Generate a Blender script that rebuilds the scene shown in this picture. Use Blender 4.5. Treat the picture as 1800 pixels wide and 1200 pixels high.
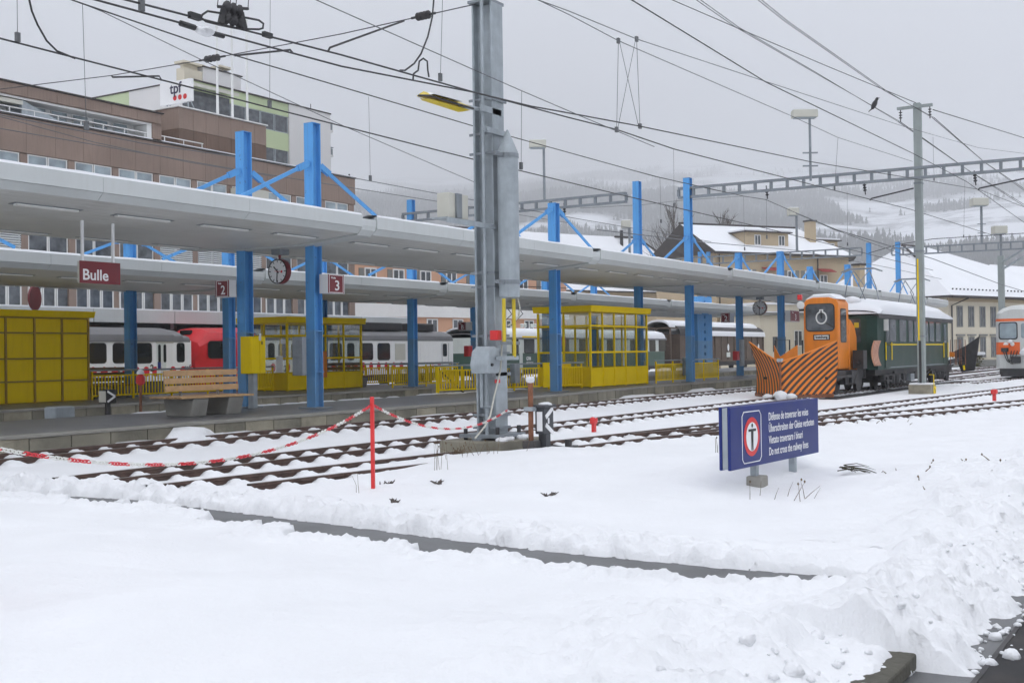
import bpy, bmesh, math, random
import numpy as np
from mathutils import Vector, Matrix
for o in list(bpy.data.objects): bpy.data.objects.remove(o)
random.seed(7); rng=np.random.default_rng(7)
scene=bpy.context.scene; COL=scene.collection
R_=math.radians
# ---------------------------------------------------------------- camera
FPX=2050.; TH=R_(32.0); PITCH=R_(0.61); RHO=0.0135; EYE=1.74
def _v(*a): return np.array(a,float)
_F0=_v(math.cos(TH),math.sin(TH),0); _R0=_v(math.sin(TH),-math.cos(TH),0); _Z=_v(0,0,1)
CF=_F0*math.cos(PITCH)+_Z*math.sin(PITCH); _U0=_Z*math.cos(PITCH)-_F0*math.sin(PITCH)
CR=_R0*math.cos(RHO)-_U0*math.sin(RHO); CU=_U0*math.cos(RHO)+_R0*math.sin(RHO)
cam=bpy.data.cameras.new('camera'); camo=bpy.data.objects.new('camera',cam); COL.objects.link(camo)
cam.sensor_width=36; cam.lens=36*FPX/1800; cam.clip_start=.1; cam.clip_end=60000
camo.matrix_world=Matrix(((CR[0],CU[0],-CF[0],0),(CR[1],CU[1],-CF[1],0),(CR[2],CU[2],-CF[2],EYE),(0,0,0,1)))
scene.camera=camo
# ---------------------------------------------------------------- light
SUN_EL=R_(50); SUN_AZ=R_(250)
w=bpy.data.worlds.new('World'); scene.world=w; w.use_nodes=True
nt=w.node_tree; nt.nodes.clear()
out=nt.nodes.new('ShaderNodeOutputWorld'); bg=nt.nodes.new('ShaderNodeBackground')
sky=nt.nodes.new('ShaderNodeTexSky'); sky.sky_type='NISHITA'; sky.sun_disc=False
sky.sun_elevation=SUN_EL; sky.sun_rotation=SUN_AZ; sky.air_density=1; sky.dust_density=4; sky.ozone_density=1
hs=nt.nodes.new('ShaderNodeHueSaturation'); hs.inputs['Saturation'].default_value=.35
tc=nt.nodes.new('ShaderNodeTexCoord'); no=nt.nodes.new('ShaderNodeTexNoise'); no.inputs['Scale'].default_value=1.6; no.inputs['Detail'].default_value=4
rp=nt.nodes.new('ShaderNodeMapRange'); rp.inputs[1].default_value=.3; rp.inputs[2].default_value=.7; rp.inputs[3].default_value=.84; rp.inputs[4].default_value=1.16
sp=nt.nodes.new('ShaderNodeSeparateXYZ'); gr=nt.nodes.new('ShaderNodeMapRange'); gr.inputs[1].default_value=0; gr.inputs[2].default_value=1; gr.inputs[3].default_value=1.0; gr.inputs[4].default_value=2.7
cl=nt.nodes.new('ShaderNodeRGB'); cl.outputs[0].default_value=(6.25,6.42,6.85,1)
m1=nt.nodes.new('ShaderNodeMath'); m1.operation='MULTIPLY'
vm=nt.nodes.new('ShaderNodeVectorMath'); vm.operation='SCALE'
mx=nt.nodes.new('ShaderNodeMix'); mx.data_type='RGBA'; mx.inputs[0].default_value=.85
L=nt.links.new
L(tc.outputs['Generated'],no.inputs['Vector']); L(no.outputs[0],rp.inputs[0]); L(tc.outputs['Generated'],sp.inputs[0]); L(sp.outputs[2],gr.inputs[0])
L(rp.outputs[0],m1.inputs[0]); L(gr.outputs[0],m1.inputs[1]); L(cl.outputs[0],vm.inputs[0]); L(m1.outputs[0],vm.inputs['Scale'])
L(sky.outputs[0],hs.inputs['Color']); L(hs.outputs[0],mx.inputs[6]); L(vm.outputs[0],mx.inputs[7]); L(mx.outputs[2],bg.inputs[0]); L(bg.outputs[0],out.inputs[0])
bg.inputs[1].default_value=.1
sun=bpy.data.lights.new('sun','SUN'); sun.energy=.75; sun.angle=R_(28); sun.color=(1,.97,.93)
suno=bpy.data.objects.new('sun',sun); COL.objects.link(suno)
_sd=Vector((math.cos(SUN_EL)*math.sin(SUN_AZ),math.cos(SUN_EL)*math.cos(SUN_AZ),math.sin(SUN_EL)))
suno.rotation_euler=_sd.to_track_quat('Z','Y').to_euler()
scene.view_settings.view_transform='Standard'; scene.view_settings.look='None'
scene.view_settings.exposure=1.12; scene.view_settings.gamma=1; scene.view_settings.use_curve_mapping=False
scene.render.engine='CYCLES'
cy=scene.cycles; cy.max_bounces=8; cy.diffuse_bounces=4; cy.glossy_bounces=3; cy.transparent_max_bounces=12; cy.transmission_bounces=4; cy.volume_bounces=3
cy.use_denoising=True; cy.caustics_reflective=False; cy.caustics_refractive=False; cy.use_adaptive_sampling=True; cy.adaptive_threshold=.015
# ---------------------------------------------------------------- surveying: photo pixel (1800x1200) to a point in the place
def ray(px,py): return CF+(px-900)/FPX*CR-(py-600)/FPX*CU
_C=_v(0,0,EYE)
def P(px,py,z): v=ray(px,py); return _C+v*((z-EYE)/v[2])
def PY(px,py,Y): v=ray(px,py); return _C+v*(Y/v[1])
def PX(px,py,X): v=ray(px,py); return _C+v*(X/v[0])
def PD(px,py,d): return _C+ray(px,py)*d
# ---------------------------------------------------------------- materials
MATS={}
def mat(name,c,rough=.6,metal=0.,var=.12,scale=2.,bump=0.,bscale=30.,dirt=None,dirt_amt=.4,streak=False,spec=.5,dscale=1.5,coat=0.):
    if name in MATS: return MATS[name]
    m=bpy.data.materials.new(name); MATS[name]=m; m.use_nodes=True; n=m.node_tree.nodes; l=m.node_tree.links.new
    b=n['Principled BSDF']; b.inputs['Roughness'].default_value=rough; b.inputs['Metallic'].default_value=metal; b.inputs['Specular IOR Level'].default_value=spec
    if coat: b.inputs['Coat Weight'].default_value=coat
    tc=n.new('ShaderNodeTexCoord'); g=n.new('ShaderNodeNewGeometry')
    no=n.new('ShaderNodeTexNoise'); no.inputs['Scale'].default_value=scale; no.inputs['Detail'].default_value=5; l(g.outputs['Position'],no.inputs['Vector'])
    mx=n.new('ShaderNodeMix'); mx.data_type='RGBA'
    lo=[max(0,x*(1-var)) for x in c]; hi=[min(1,x*(1+var)) for x in c]
    mr=n.new('ShaderNodeMapRange'); mr.inputs[1].default_value=.3; mr.inputs[2].default_value=.7; l(no.outputs[0],mr.inputs[0]); l(mr.outputs[0],mx.inputs[0])
    mx.inputs[6].default_value=(*lo,1); mx.inputs[7].default_value=(*hi,1)
    col=mx.outputs[2]
    if dirt:
        mp=n.new('ShaderNodeMapping'); mp.inputs['Scale'].default_value=(7,7,.5) if streak else (1,1,1); l(g.outputs['Position'],mp.inputs[0])
        n2=n.new('ShaderNodeTexNoise'); n2.inputs['Scale'].default_value=dscale; n2.inputs['Detail'].default_value=7; n2.inputs['Roughness'].default_value=.65; l(mp.outputs[0],n2.inputs['Vector'])
        r2=n.new('ShaderNodeMapRange'); r2.inputs[1].default_value=.48; r2.inputs[2].default_value=.78; r2.inputs[4].default_value=dirt_amt; l(n2.outputs[0],r2.inputs[0])
        m2=n.new('ShaderNodeMix'); m2.data_type='RGBA'; l(r2.outputs[0],m2.inputs[0]); l(col,m2.inputs[6]); m2.inputs[7].default_value=(*dirt,1); col=m2.outputs[2]
    l(col,b.inputs['Base Color'])
    # roughness breakup
    rr=n.new('ShaderNodeMapRange'); rr.inputs[3].default_value=max(0,rough-.08); rr.inputs[4].default_value=min(1,rough+.1); l(no.outputs[0],rr.inputs[0]); l(rr.outputs[0],b.inputs['Roughness'])
    if bump:
        n3=n.new('ShaderNodeTexNoise'); n3.inputs['Scale'].default_value=bscale; n3.inputs['Detail'].default_value=4; l(g.outputs['Position'],n3.inputs['Vector'])
        bp=n.new('ShaderNodeBump'); bp.inputs['Strength'].default_value=bump; bp.inputs['Distance'].default_value=.02; l(n3.outputs[0],bp.inputs['Height']); l(bp.outputs[0],b.inputs['Normal'])
    return m
SNOW=mat('snow',(.80,.808,.822),.75,var=.025,scale=.9,bump=.5,bscale=30,spec=.25)
SNOWR=mat('snow_roof',(.80,.812,.835),.75,var=.02,scale=.5,bump=.25,bscale=8,spec=.2)
ASPH=mat('asphalt',(.125,.127,.13),.55,var=.25,scale=1.2,bump=.3,bscale=90,dirt=(.2,.2,.205),dirt_amt=.4)
PLATF=mat('platform_asphalt',(.125,.127,.132),.42,var=.3,scale=.6,bump=.2,bscale=70,dirt=(.05,.052,.056),dirt_amt=.6)
BLOCK=mat('concrete_block',(.215,.2,.155),.85,var=.25,scale=1.3,bump=.4,bscale=25,dirt=(.07,.065,.05),dirt_amt=.75,dscale=.9)
BLOCK2=mat('concrete_block_pale',(.29,.265,.2),.85,var=.25,scale=1.8,bump=.4,bscale=25,dirt=(.08,.075,.06),dirt_amt=.7)
COPE=mat('coping',(.40,.39,.36),.8,var=.25,scale=2.,bump=.2)
CONC=mat('concrete',(.30,.29,.26),.85,var=.2,scale=1.5,bump=.4,bscale=20,dirt=(.12,.11,.09),dirt_amt=.6)
BLUE=mat('blue_paint',(.105,.345,.70),.5,var=.07,scale=.8,dirt=(.10,.22,.38),dirt_amt=.5,streak=True,spec=.2)
FASC=mat('grey_fascia',(.55,.575,.57),.5,var=.05,scale=.5,dirt=(.48,.49,.47),dirt_amt=.45,streak=True)
SOFF=mat('grey_soffit',(.60,.60,.575),.45,var=.08,scale=.4,dirt=(.36,.35,.28),dirt_amt=.5,dscale=.5)
def _worn():
    m=BLUE; n=m.node_tree.nodes; l=m.node_tree.links.new; p=n['Principled BSDF']; src=p.inputs['Base Color'].links[0].from_socket
    g=n.new('ShaderNodeNewGeometry'); s=n.new('ShaderNodeSeparateXYZ'); l(g.outputs['Position'],s.inputs[0])
    r=n.new('ShaderNodeMapRange'); r.inputs[1].default_value=2.42; r.inputs[2].default_value=2.34; r.inputs[4].default_value=.62; l(s.outputs[2],r.inputs[0])
    no=n.new('ShaderNodeTexNoise'); no.inputs['Scale'].default_value=2.2; no.inputs['Detail'].default_value=8; no.inputs['Roughness'].default_value=.7; l(g.outputs['Position'],no.inputs['Vector'])
    k=n.new('ShaderNodeMath'); k.operation='MULTIPLY'; l(r.outputs[0],k.inputs[0]); q=n.new('ShaderNodeMapRange'); q.inputs[1].default_value=.3; q.inputs[2].default_value=.62; q.inputs[3].default_value=.45; l(no.outputs[0],q.inputs[0]); l(q.outputs[0],k.inputs[1])
    x=n.new('ShaderNodeMix'); x.data_type='RGBA'; l(k.outputs[0],x.inputs[0]); l(src,x.inputs[6]); x.inputs[7].default_value=(.19,.31,.43,1)
    sp=n.new('ShaderNodeTexNoise'); sp.inputs['Scale'].default_value=9; sp.inputs['Detail'].default_value=6; l(g.outputs['Position'],sp.inputs['Vector']); t=n.new('ShaderNodeMapRange'); t.inputs[1].default_value=.66; t.inputs[2].default_value=.72; t.inputs[4].default_value=.5; l(sp.outputs[0],t.inputs[0])
    y=n.new('ShaderNodeMix'); y.data_type='RGBA'; l(t.outputs[0],y.inputs[0]); l(x.outputs[2],y.inputs[6]); y.inputs[7].default_value=(.10,.085,.075,1); l(y.outputs[2],p.inputs['Base Color'])
_worn()
STRIP=mat('light_strip',(.8,.8,.77),.4,var=.03)
BROWN=mat('brown_stone',(.265,.195,.158),.8,var=.14,scale=.5,bump=.2,bscale=6,dirt=(.19,.135,.108),dirt_amt=.6,streak=True)
BROWND=mat('brown_stone_stained',(.16,.105,.078),.8,var=.2,scale=.6,dirt=(.085,.055,.04),dirt_amt=.8,streak=True)
YEL=mat('yellow_paint',(.97,.70,.006),.45,var=.03,scale=1.,dirt=(.74,.49,.01),dirt_amt=.3,streak=True,spec=.06)
YELD=mat('ochre_joint',(.40,.25,.015),.5,var=.1)
ORA=mat('orange_paint',(.80,.235,.012),.4,var=.08,scale=2,dirt=(.45,.13,.03),dirt_amt=.35,streak=True)
GRN=mat('dark_green_paint',(.020,.052,.040),.36,var=.2,scale=1.2,dirt=(.05,.05,.042),dirt_amt=.3,streak=True,spec=.15)
RGRN=mat('railcar_green',(.06,.115,.09),.4,var=.1)
CREAM=mat('cream_paint',(.66,.70,.66),.45,var=.05,dirt=(.4,.4,.36),dirt_amt=.3,streak=True)
WHT=mat('white_paint',(.86,.86,.84),.4,var=.03,dirt=(.62,.6,.55),dirt_amt=.3,streak=True)
RED=mat('red_paint',(.60,.022,.03),.35,var=.1)
POSTRED=mat('post_red',(.68,.03,.03),.45,var=.1)
DRED=mat('dark_red_sign',(.185,.012,.02),.45,var=.05)
GALV=mat('galvanised',(.36,.40,.425),.5,metal=.25,var=.14,scale=5,bump=.08,bscale=12,dirt=(.25,.28,.30),dirt_amt=.55,streak=True)
GALVD=mat('galvanised_dark',(.24,.265,.285),.5,metal=.25,var=.14,scale=3,dirt=(.16,.17,.18),dirt_amt=.5,streak=True)
RAILM=mat('rusty_rail',(.085,.05,.038),.55,metal=.2,var=.3,scale=6,bump=.2,bscale=20)
RAILT=mat('rail_head',(.30,.27,.25),.35,metal=.7,var=.2,scale=6)
RUST=mat('rust',(.25,.10,.05),.8,var=.3,scale=8,bump=.3,dirt=(.11,.05,.03),dirt_amt=.7)
BLK=mat('black_metal',(.022,.022,.024),.5,var=.2,scale=4,dirt=(.07,.06,.05),dirt_amt=.4)
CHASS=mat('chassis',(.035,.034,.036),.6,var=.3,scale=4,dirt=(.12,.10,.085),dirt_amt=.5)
WIRE=mat('wire_dark',(.03,.03,.032),.6,var=.1)
WIREG=mat('wire_grey',(.12,.125,.13),.6,var=.1)
WOOD=mat('bench_wood',(.56,.35,.17),.55,var=.15,scale=6,dirt=(.36,.2,.09),dirt_amt=.4)
WOODD=mat('bench_wood_dark',(.20,.125,.06),.6,var=.15,scale=6)
WAGON=mat('wagon_brown',(.125,.09,.068),.7,var=.15,scale=1.5,dirt=(.07,.05,.04),dirt_amt=.6,streak=True)
ROOFG=mat('train_roof_grey',(.17,.17,.175),.6,var=.12,scale=1.5,dirt=(.10,.095,.09),dirt_amt=.5)
GLASS=mat('dark_glass',(.02,.022,.024),.06,var=.2,scale=1,spec=.6)
GLASSB=mat('bluish_glass',(.30,.36,.39),.12,var=.35,scale=1.2,spec=.6)
GLASSR=mat('house_glass',(.09,.10,.11),.08,var=.5,scale=2.5,spec=.6)
BLIND=mat('grey_blind',(.55,.57,.57),.6,var=.05)
FRAME=mat('white_frame',(.75,.75,.73),.5,var=.03)
PEACH=mat('peach_render',(.62,.36,.235),.85,var=.06,scale=.4)
BEIGE=mat('beige_render',(.47,.375,.25),.85,var=.08,scale=.4,dirt=(.36,.28,.19),dirt_amt=.4,streak=True)
BEIGE2=mat('pale_beige_render',(.66,.605,.48),.85,var=.06,scale=.4,dirt=(.5,.45,.36),dirt_amt=.35,streak=True)
APTW=mat('apartment_white',(.66,.65,.64),.85,var=.04,scale=.3)
APTG=mat('apartment_green',(.50,.58,.36),.85,var=.05,scale=.3)
TILE=mat('dark_roof_edge',(.05,.043,.04),.7,var=.2)
SHUT=mat('red_shutter',(.36,.05,.05),.6,var=.1)
GSHUT=mat('grey_shutter',(.20,.20,.185),.6,var=.1)
LAMPY=mat('lamp_yellow',(.62,.47,.02),.4,var=.06)
SIGNB=mat('sign_blue',(.013,.026,.165),.35,var=.05,spec=.3)
SWHITE=mat('sign_white',(.85,.85,.85),.5,var=.01)
SRED=mat('sign_red',(.65,.02,.02),.4,var=.02)
SBLK=mat('sign_black',(.015,.015,.015),.5,var=.02)
NAVY=mat('navy_text',(.03,.02,.06),.5,var=.02)
BARK=mat('bark',(.10,.085,.075),.9,var=.2,scale=5)
FOREST=mat('conifer_green',(.024,.032,.031),.9,var=.25,scale=.02)
TWIG=mat('dry_twig',(.13,.09,.05),.9,var=.3,scale=10)
PLASTR=mat('chain_red',(.66,.035,.05),.4,var=.06)
PLASTW=mat('chain_white',(.74,.74,.70),.4,var=.06)
MASTG=mat('mast_green_grey',(.31,.345,.335),.55,metal=.2,var=.1,scale=2,dirt=(.2,.24,.22),dirt_amt=.4,streak=True)
BEIGEBOX=mat('beige_box',(.55,.54,.47),.5,var=.04)
KERBM=mat('kerb_dark',(.085,.08,.062),.8,var=.3,scale=3,bump=.5,bscale=25)
def glass_clear():
    m=bpy.data.materials.new('clear_glass'); m.use_nodes=True; n=m.node_tree.nodes; l=m.node_tree.links.new; n.clear()
    o=n.new('ShaderNodeOutputMaterial'); t=n.new('ShaderNodeBsdfTransparent'); t.inputs[0].default_value=(.93,.95,.94,1); g=n.new('ShaderNodeBsdfGlossy'); g.inputs[1].default_value=.03
    lw=n.new('ShaderNodeLayerWeight'); lw.inputs[0].default_value=.35; mr=n.new('ShaderNodeMapRange'); mr.inputs[3].default_value=.05; mr.inputs[4].default_value=.34; l(lw.outputs[1],mr.inputs[0]); x=n.new('ShaderNodeMixShader'); l(mr.outputs[0],x.inputs[0]); l(t.outputs[0],x.inputs[1]); l(g.outputs[0],x.inputs[2]); l(x.outputs[0],o.inputs[0]); return m
CLEAR=glass_clear()
def stripe_mat(name,ca,cb,a,b,c,n_):
    # painted warning stripes following the blade's own surface coordinates (UV)
    m=bpy.data.materials.new(name); m.use_nodes=True; n=m.node_tree.nodes; l=m.node_tree.links.new; p=n['Principled BSDF']; p.inputs['Roughness'].default_value=.45
    uv=n.new('ShaderNodeUVMap'); uv.uv_map='UVMap'; s=n.new('ShaderNodeSeparateXYZ'); l(uv.outputs[0],s.inputs[0])
    def mth(op,x,y):
        k=n.new('ShaderNodeMath'); k.operation=op
        for i,q in enumerate((x,y)):
            if q is None: continue
            if isinstance(q,(int,float)): k.inputs[i].default_value=q
            else: l(q,k.inputs[i])
        return k.outputs[0]
    u,v=s.outputs[0],s.outputs[1]
    e=mth('ADD',mth('MULTIPLY',u,a),mth('ADD',mth('MULTIPLY',v,b),mth('MULTIPLY',mth('MULTIPLY',v,v),c)))
    fr=mth('FRACT',mth('MULTIPLY',e,n_),None); st=mth('GREATER_THAN',fr,.5)
    g=n.new('ShaderNodeNewGeometry'); no=n.new('ShaderNodeTexNoise'); no.inputs['Scale'].default_value=3.5; no.inputs['Detail'].default_value=8; no.inputs['Roughness'].default_value=.7; l(g.outputs['Position'],no.inputs['Vector'])
    mr=n.new('ShaderNodeMapRange'); mr.inputs[1].default_value=.56; mr.inputs[2].default_value=.74; mr.inputs[4].default_value=.6; l(no.outputs[0],mr.inputs[0])
    x=n.new('ShaderNodeMix'); x.data_type='RGBA'; l(st,x.inputs[0]); x.inputs[6].default_value=(*ca,1); x.inputs[7].default_value=(*cb,1)
    y=n.new('ShaderNodeMix'); y.data_type='RGBA'; l(mr.outputs[0],y.inputs[0]); l(x.outputs[2],y.inputs[6]); y.inputs[7].default_value=(.22,.075,.03,1)
    l(y.outputs[2],p.inputs['Base Color']); return m
STR_R=stripe_mat('plow_stripes_right',(.80,.225,.01),(.035,.026,.024),1.0,-.62,-.20,4.6)
STR_L=stripe_mat('plow_stripes_left',(.80,.225,.01),(.035,.026,.024),1.0,-.12,-.17,5.2)
STR_S=stripe_mat('small_blade_stripes',(.66,.36,.22),(.30,.10,.06),1.0,.0,.0,5)
# ---------------------------------------------------------------- mesh building
class MB:
    def __init__(s): s.v=[]; s.f=[]; s.uv=None
    def add(s,vs,fs):
        k=len(s.v); s.v+= [tuple(map(float,a)) for a in vs]; s.f+=[tuple(i+k for i in f) for f in fs]; return s
    def box(s,x0,y0,z0,x1,y1,z1):
        return s.add([(x0,y0,z0),(x1,y0,z0),(x1,y1,z0),(x0,y1,z0),(x0,y0,z1),(x1,y0,z1),(x1,y1,z1),(x0,y1,z1)],[(3,2,1,0),(4,5,6,7),(0,1,5,4),(1,2,6,5),(2,3,7,6),(3,0,4,7)])
    def cbox(s,c,d): return s.box(c[0]-d[0]/2,c[1]-d[1]/2,c[2]-d[2]/2,c[0]+d[0]/2,c[1]+d[1]/2,c[2]+d[2]/2)
    def obox(s,c,a,b,h):
        c,a,b,h=[np.array(t,float) for t in (c,a,b,h)]
        vs=[c+i*a+j*b+k*h for k in(-1,1) for (i,j) in((-1,-1),(1,-1),(1,1),(-1,1))]
        return s.add(vs,[(3,2,1,0),(4,5,6,7),(0,1,5,4),(1,2,6,5),(2,3,7,6),(3,0,4,7)])
    def bar(s,p,q,w,h,up=(0,0,1)):
        p,q,up=np.array(p,float),np.array(q,float),np.array(up,float); d=q-p; n=np.linalg.norm(d); d=d/max(n,1e-9)
        if abs(d@up)>.98: up=_v(1,0,0)
        a=np.cross(d,up); a/=np.linalg.norm(a); b=np.cross(a,d)
        return s.obox((p+q)/2,d*n/2,a*w/2,b*h/2)
    def tube(s,pts,r,n=6,closed=False):
        pts=[np.array(p,float) for p in pts]; m=len(pts); k=len(s.v); rs=r if hasattr(r,'__len__') else [r]*m
        prev=None
        for i,p in enumerate(pts):
            a=pts[(i-1)%m] if (closed or i>0) else pts[i]; b=pts[(i+1)%m] if (closed or i<m-1) else pts[i]
            d=b-a; d=d/max(np.linalg.norm(d),1e-9)
            if prev is None:
                up=_v(0,0,1) if abs(d[2])<.9 else _v(1,0,0); u=np.cross(d,up)
            else: u=prev-d*(prev@d)
            u/=max(np.linalg.norm(u),1e-9); prev=u; v=np.cross(d,u)
            for j in range(n):
                t=2*math.pi*j/n; s.v.append(tuple(p+rs[i]*(math.cos(t)*u+math.sin(t)*v)))
        for i in range(m if closed else m-1):
            i2=(i+1)%m
            for j in range(n): s.f.append((k+i*n+j,k+i*n+(j+1)%n,k+i2*n+(j+1)%n,k+i2*n+j))
        if not closed: s.f.append(tuple(k+j for j in range(n))[::-1]); s.f.append(tuple(k+(m-1)*n+j for j in range(n)))
        return s
    def cyl(s,p,q,r,n=12): return s.tube([p,q],r,n)
    def lathe(s,prof,c,n=16,axis=(0,0,1)):
        ax=np.array(axis,float); ax/=np.linalg.norm(ax); up=_v(1,0,0) if abs(ax[0])<.9 else _v(0,1,0); u=np.cross(ax,up); u/=np.linalg.norm(u); v=np.cross(ax,u); c=np.array(c,float); k=len(s.v); m=len(prof)
        for r,z in prof:
            for j in range(n):
                t=2*math.pi*j/n; s.v.append(tuple(c+ax*z+r*(math.cos(t)*u+math.sin(t)*v)))
        for i in range(m-1):
            for j in range(n): s.f.append((k+i*n+j,k+i*n+(j+1)%n,k+(i+1)*n+(j+1)%n,k+(i+1)*n+j))
        s.f.append(tuple(k+j for j in range(n))[::-1]); s.f.append(tuple(k+(m-1)*n+j for j in range(n))); return s
    def ext(s,poly,o,a,b,d):
        # polygon (list of 2D) in axes a,b at origin o, extruded by vector d
        o,a,b,d=[np.array(t,float) for t in (o,a,b,d)]; n=len(poly)
        vs=[o+x*a+y*b for x,y in poly]+[o+x*a+y*b+d for x,y in poly]
        return s.add(vs,[tuple(range(n))[::-1],tuple(range(n,2*n))]+[(i,(i+1)%n,n+(i+1)%n,n+i) for i in range(n)])
    def extx(s,poly,x0,x1): return s.ext(poly,(x0,0,0),(0,1,0),(0,0,1),(x1-x0,0,0))
    def exty(s,poly,y0,y1): return s.ext(poly,(0,y0,0),(1,0,0),(0,0,1),(0,y1-y0,0))
    def extz(s,poly,z0,z1): return s.ext(poly,(0,0,z0),(1,0,0),(0,1,0),(0,0,z1-z0))
    def poly(s,pts): return s.add(pts,[tuple(range(len(pts)))])
    def disc(s,c,u,v,r,n=24,ry=None):
        c,u,v=[np.array(t,float) for t in (c,u,v)]; ry=ry or r
        return s.poly([c+r*math.cos(2*math.pi*i/n)*u+ry*math.sin(2*math.pi*i/n)*v for i in range(n)])
    def slab(s,pts,d):
        # planar polygon given thickness by vector d
        n=len(pts); d=np.array(d,float); return s.add([np.array(p,float) for p in pts]+[np.array(p,float)+d for p in pts],[tuple(range(n))[::-1],tuple(range(n,2*n))]+[(i,(i+1)%n,n+(i+1)%n,n+i) for i in range(n)])
    def hgrid(s,X,Y,Zm):
        k=len(s.v); nx,ny=len(X),len(Y)
        for i in range(nx):
            for j in range(ny): s.v.append((X[i],Y[j],Zm[i,j]))
        for i in range(nx-1):
            for j in range(ny-1): a=k+i*ny+j; s.f.append((a,a+ny,a+ny+1,a+1))
        return s
    def mesh(s,name,m,off=(0,0,0),smooth=False,recalc=True):
        me=bpy.data.meshes.new(name); ox,oy,oz=off
        me.from_pydata([(a-ox,b-oy,c-oz) for a,b,c in s.v],[],s.f)
        if recalc:
            bm=bmesh.new(); bm.from_mesh(me); bmesh.ops.recalc_face_normals(bm,faces=bm.faces); bm.to_mesh(me); bm.free()
        if smooth:
            me.polygons.foreach_set('use_smooth',[True]*len(me.polygons)); me.set_sharp_from_angle(angle=smooth if isinstance(smooth,float) else .7)
        me.materials.append(m); return me
def tag(o,label=None,cat=None,group=None,kind=None):
    if label: o['label']=label
    if cat: o['category']=cat
    if group: o['group']=group
    if kind: o['kind']=kind
    return o
def thing(name,label,cat,loc=(0,0,0),group=None,rz=0):
    o=bpy.data.objects.new(name,None); COL.objects.link(o); o.location=tuple(map(float,loc)); o.rotation_euler.z=rz; o.empty_display_size=.2
    return tag(o,label,cat,group)
def worigin(p):
    o=Vector((0,0,0))
    while p is not None: o+=p.location; p=p.parent
    return o
def part(name,mb,m,parent=None,world=True,smooth=False,bevel=0,label=None,kind=None,recalc=True):
    # world=True: mb holds place coordinates; they become local to the (unrotated) parent
    off=tuple(worigin(parent)) if (world and parent is not None) else (0,0,0)
    me=mb.mesh(name,m,off,smooth,recalc) if isinstance(mb,MB) else mb
    o=bpy.data.objects.new(name,me); COL.objects.link(o)
    if parent is not None: o.parent=parent
    if bevel:
        b=o.modifiers.new('bevel','BEVEL'); b.width=bevel; b.segments=2; b.limit_method='ANGLE'
    if label: o['label']=label
    if kind: o['kind']=kind
    return o
def single(name,mb,m,label,cat,group=None,smooth=False,kind=None,bevel=0):
    # a thing that is one mesh, origin at its base
    v=np.array(mb.v); c=((v[:,0].min()+v[:,0].max())/2,(v[:,1].min()+v[:,1].max())/2,v[:,2].min())
    o=bpy.data.objects.new(name,mb.mesh(name,m,c,smooth)); COL.objects.link(o); o.location=tuple(map(float,c))
    if bevel:
        b=o.modifiers.new('bevel','BEVEL'); b.width=bevel; b.segments=2; b.limit_method='ANGLE'
    return tag(o,label,cat,group,kind)
def inst(name,me,parent,loc,rz=0,scale=None):
    o=bpy.data.objects.new(name,me); COL.objects.link(o); o.parent=parent
    o.location=tuple(map(float,loc)); o.rotation_euler.z=rz
    if scale: o.scale=scale
    return o
def dup(root,loc,label=None,rz=None,parent=None):
    r=root.copy(); COL.objects.link(r); r.location=tuple(map(float,loc))
    if rz is not None: r.rotation_euler.z=rz
    if label: r['label']=label
    if parent is not None: r.parent=parent
    def rec(a,b):
        for ch in list(a.children):
            c=ch.copy(); COL.objects.link(c); c.parent=b; rec(ch,c)
    rec(root,r); return r
def text(s,parent,o,xd,yd,size,m,name='lettering',sx=1.,bold=.0,ext=.002,align='LEFT'):
    # lettering: o = place point of the baseline start, xd = reading direction, yd = up
    cu=bpy.data.curves.new(name,'FONT'); cu.body=s; cu.size=size; cu.extrude=ext; cu.offset=bold; cu.align_x=align; cu.resolution_u=3; cu.materials.append(m)
    ob=bpy.data.objects.new(name,cu); COL.objects.link(ob)
    xd=Vector(xd).normalized(); yd=Vector(yd).normalized(); zd=xd.cross(yd).normalized(); yd=zd.cross(xd)
    off=worigin(parent) if parent is not None else Vector((0,0,0)); o=Vector(tuple(map(float,o)))-off
    ob.parent=parent
    ob.matrix_local=Matrix(((xd[0]*sx,yd[0],zd[0],o[0]),(xd[1]*sx,yd[1],zd[1],o[1]),(xd[2]*sx,yd[2],zd[2],o[2]),(0,0,0,1)))
    return ob
# ---------------------------------------------------------------- noise
def _h(i,j,s):
    a=np.sin(i*127.1+j*311.7+s*74.7)*43758.5453; return a-np.floor(a)
def vn(x,y,s=0):
    i=np.floor(x); j=np.floor(y); fx=x-i; fy=y-j; u=fx*fx*fx*(fx*(fx*6-15)+10); v=fy*fy*fy*(fy*(fy*6-15)+10)
    return (_h(i,j,s)*(1-u)+_h(i+1,j,s)*u)*(1-v)+(_h(i,j+1,s)*(1-u)+_h(i+1,j+1,s)*u)*v
def fbm(x,y,o=4,s=0,g=.5):
    t=0; a=1; n=0
    for k in range(o): t=t+a*vn(x,y,s+k*13); n+=a; a*=g; x=x*2.03+17.1; y=y*2.03+5.3
    return t/n
def sst(a,b,x): t=np.clip((x-a)/(b-a),0,1); return t*t*(3-2*t)
def finish_text():
    # lettering becomes ordinary meshes so every letter row is a part of its sign
    bpy.context.view_layer.update(); dg=bpy.context.evaluated_depsgraph_get()
    for o in [q for q in COL.objects if q.type=='FONT']:
        me=bpy.data.meshes.new_from_object(o.evaluated_get(dg)); n=bpy.data.objects.new('lettering',me); COL.objects.link(n)
        n.parent=o.parent; n.matrix_local=o.matrix_local.copy()
        if not me.materials: me.materials.append(o.data.materials[0])
        bpy.data.objects.remove(o)
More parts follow.
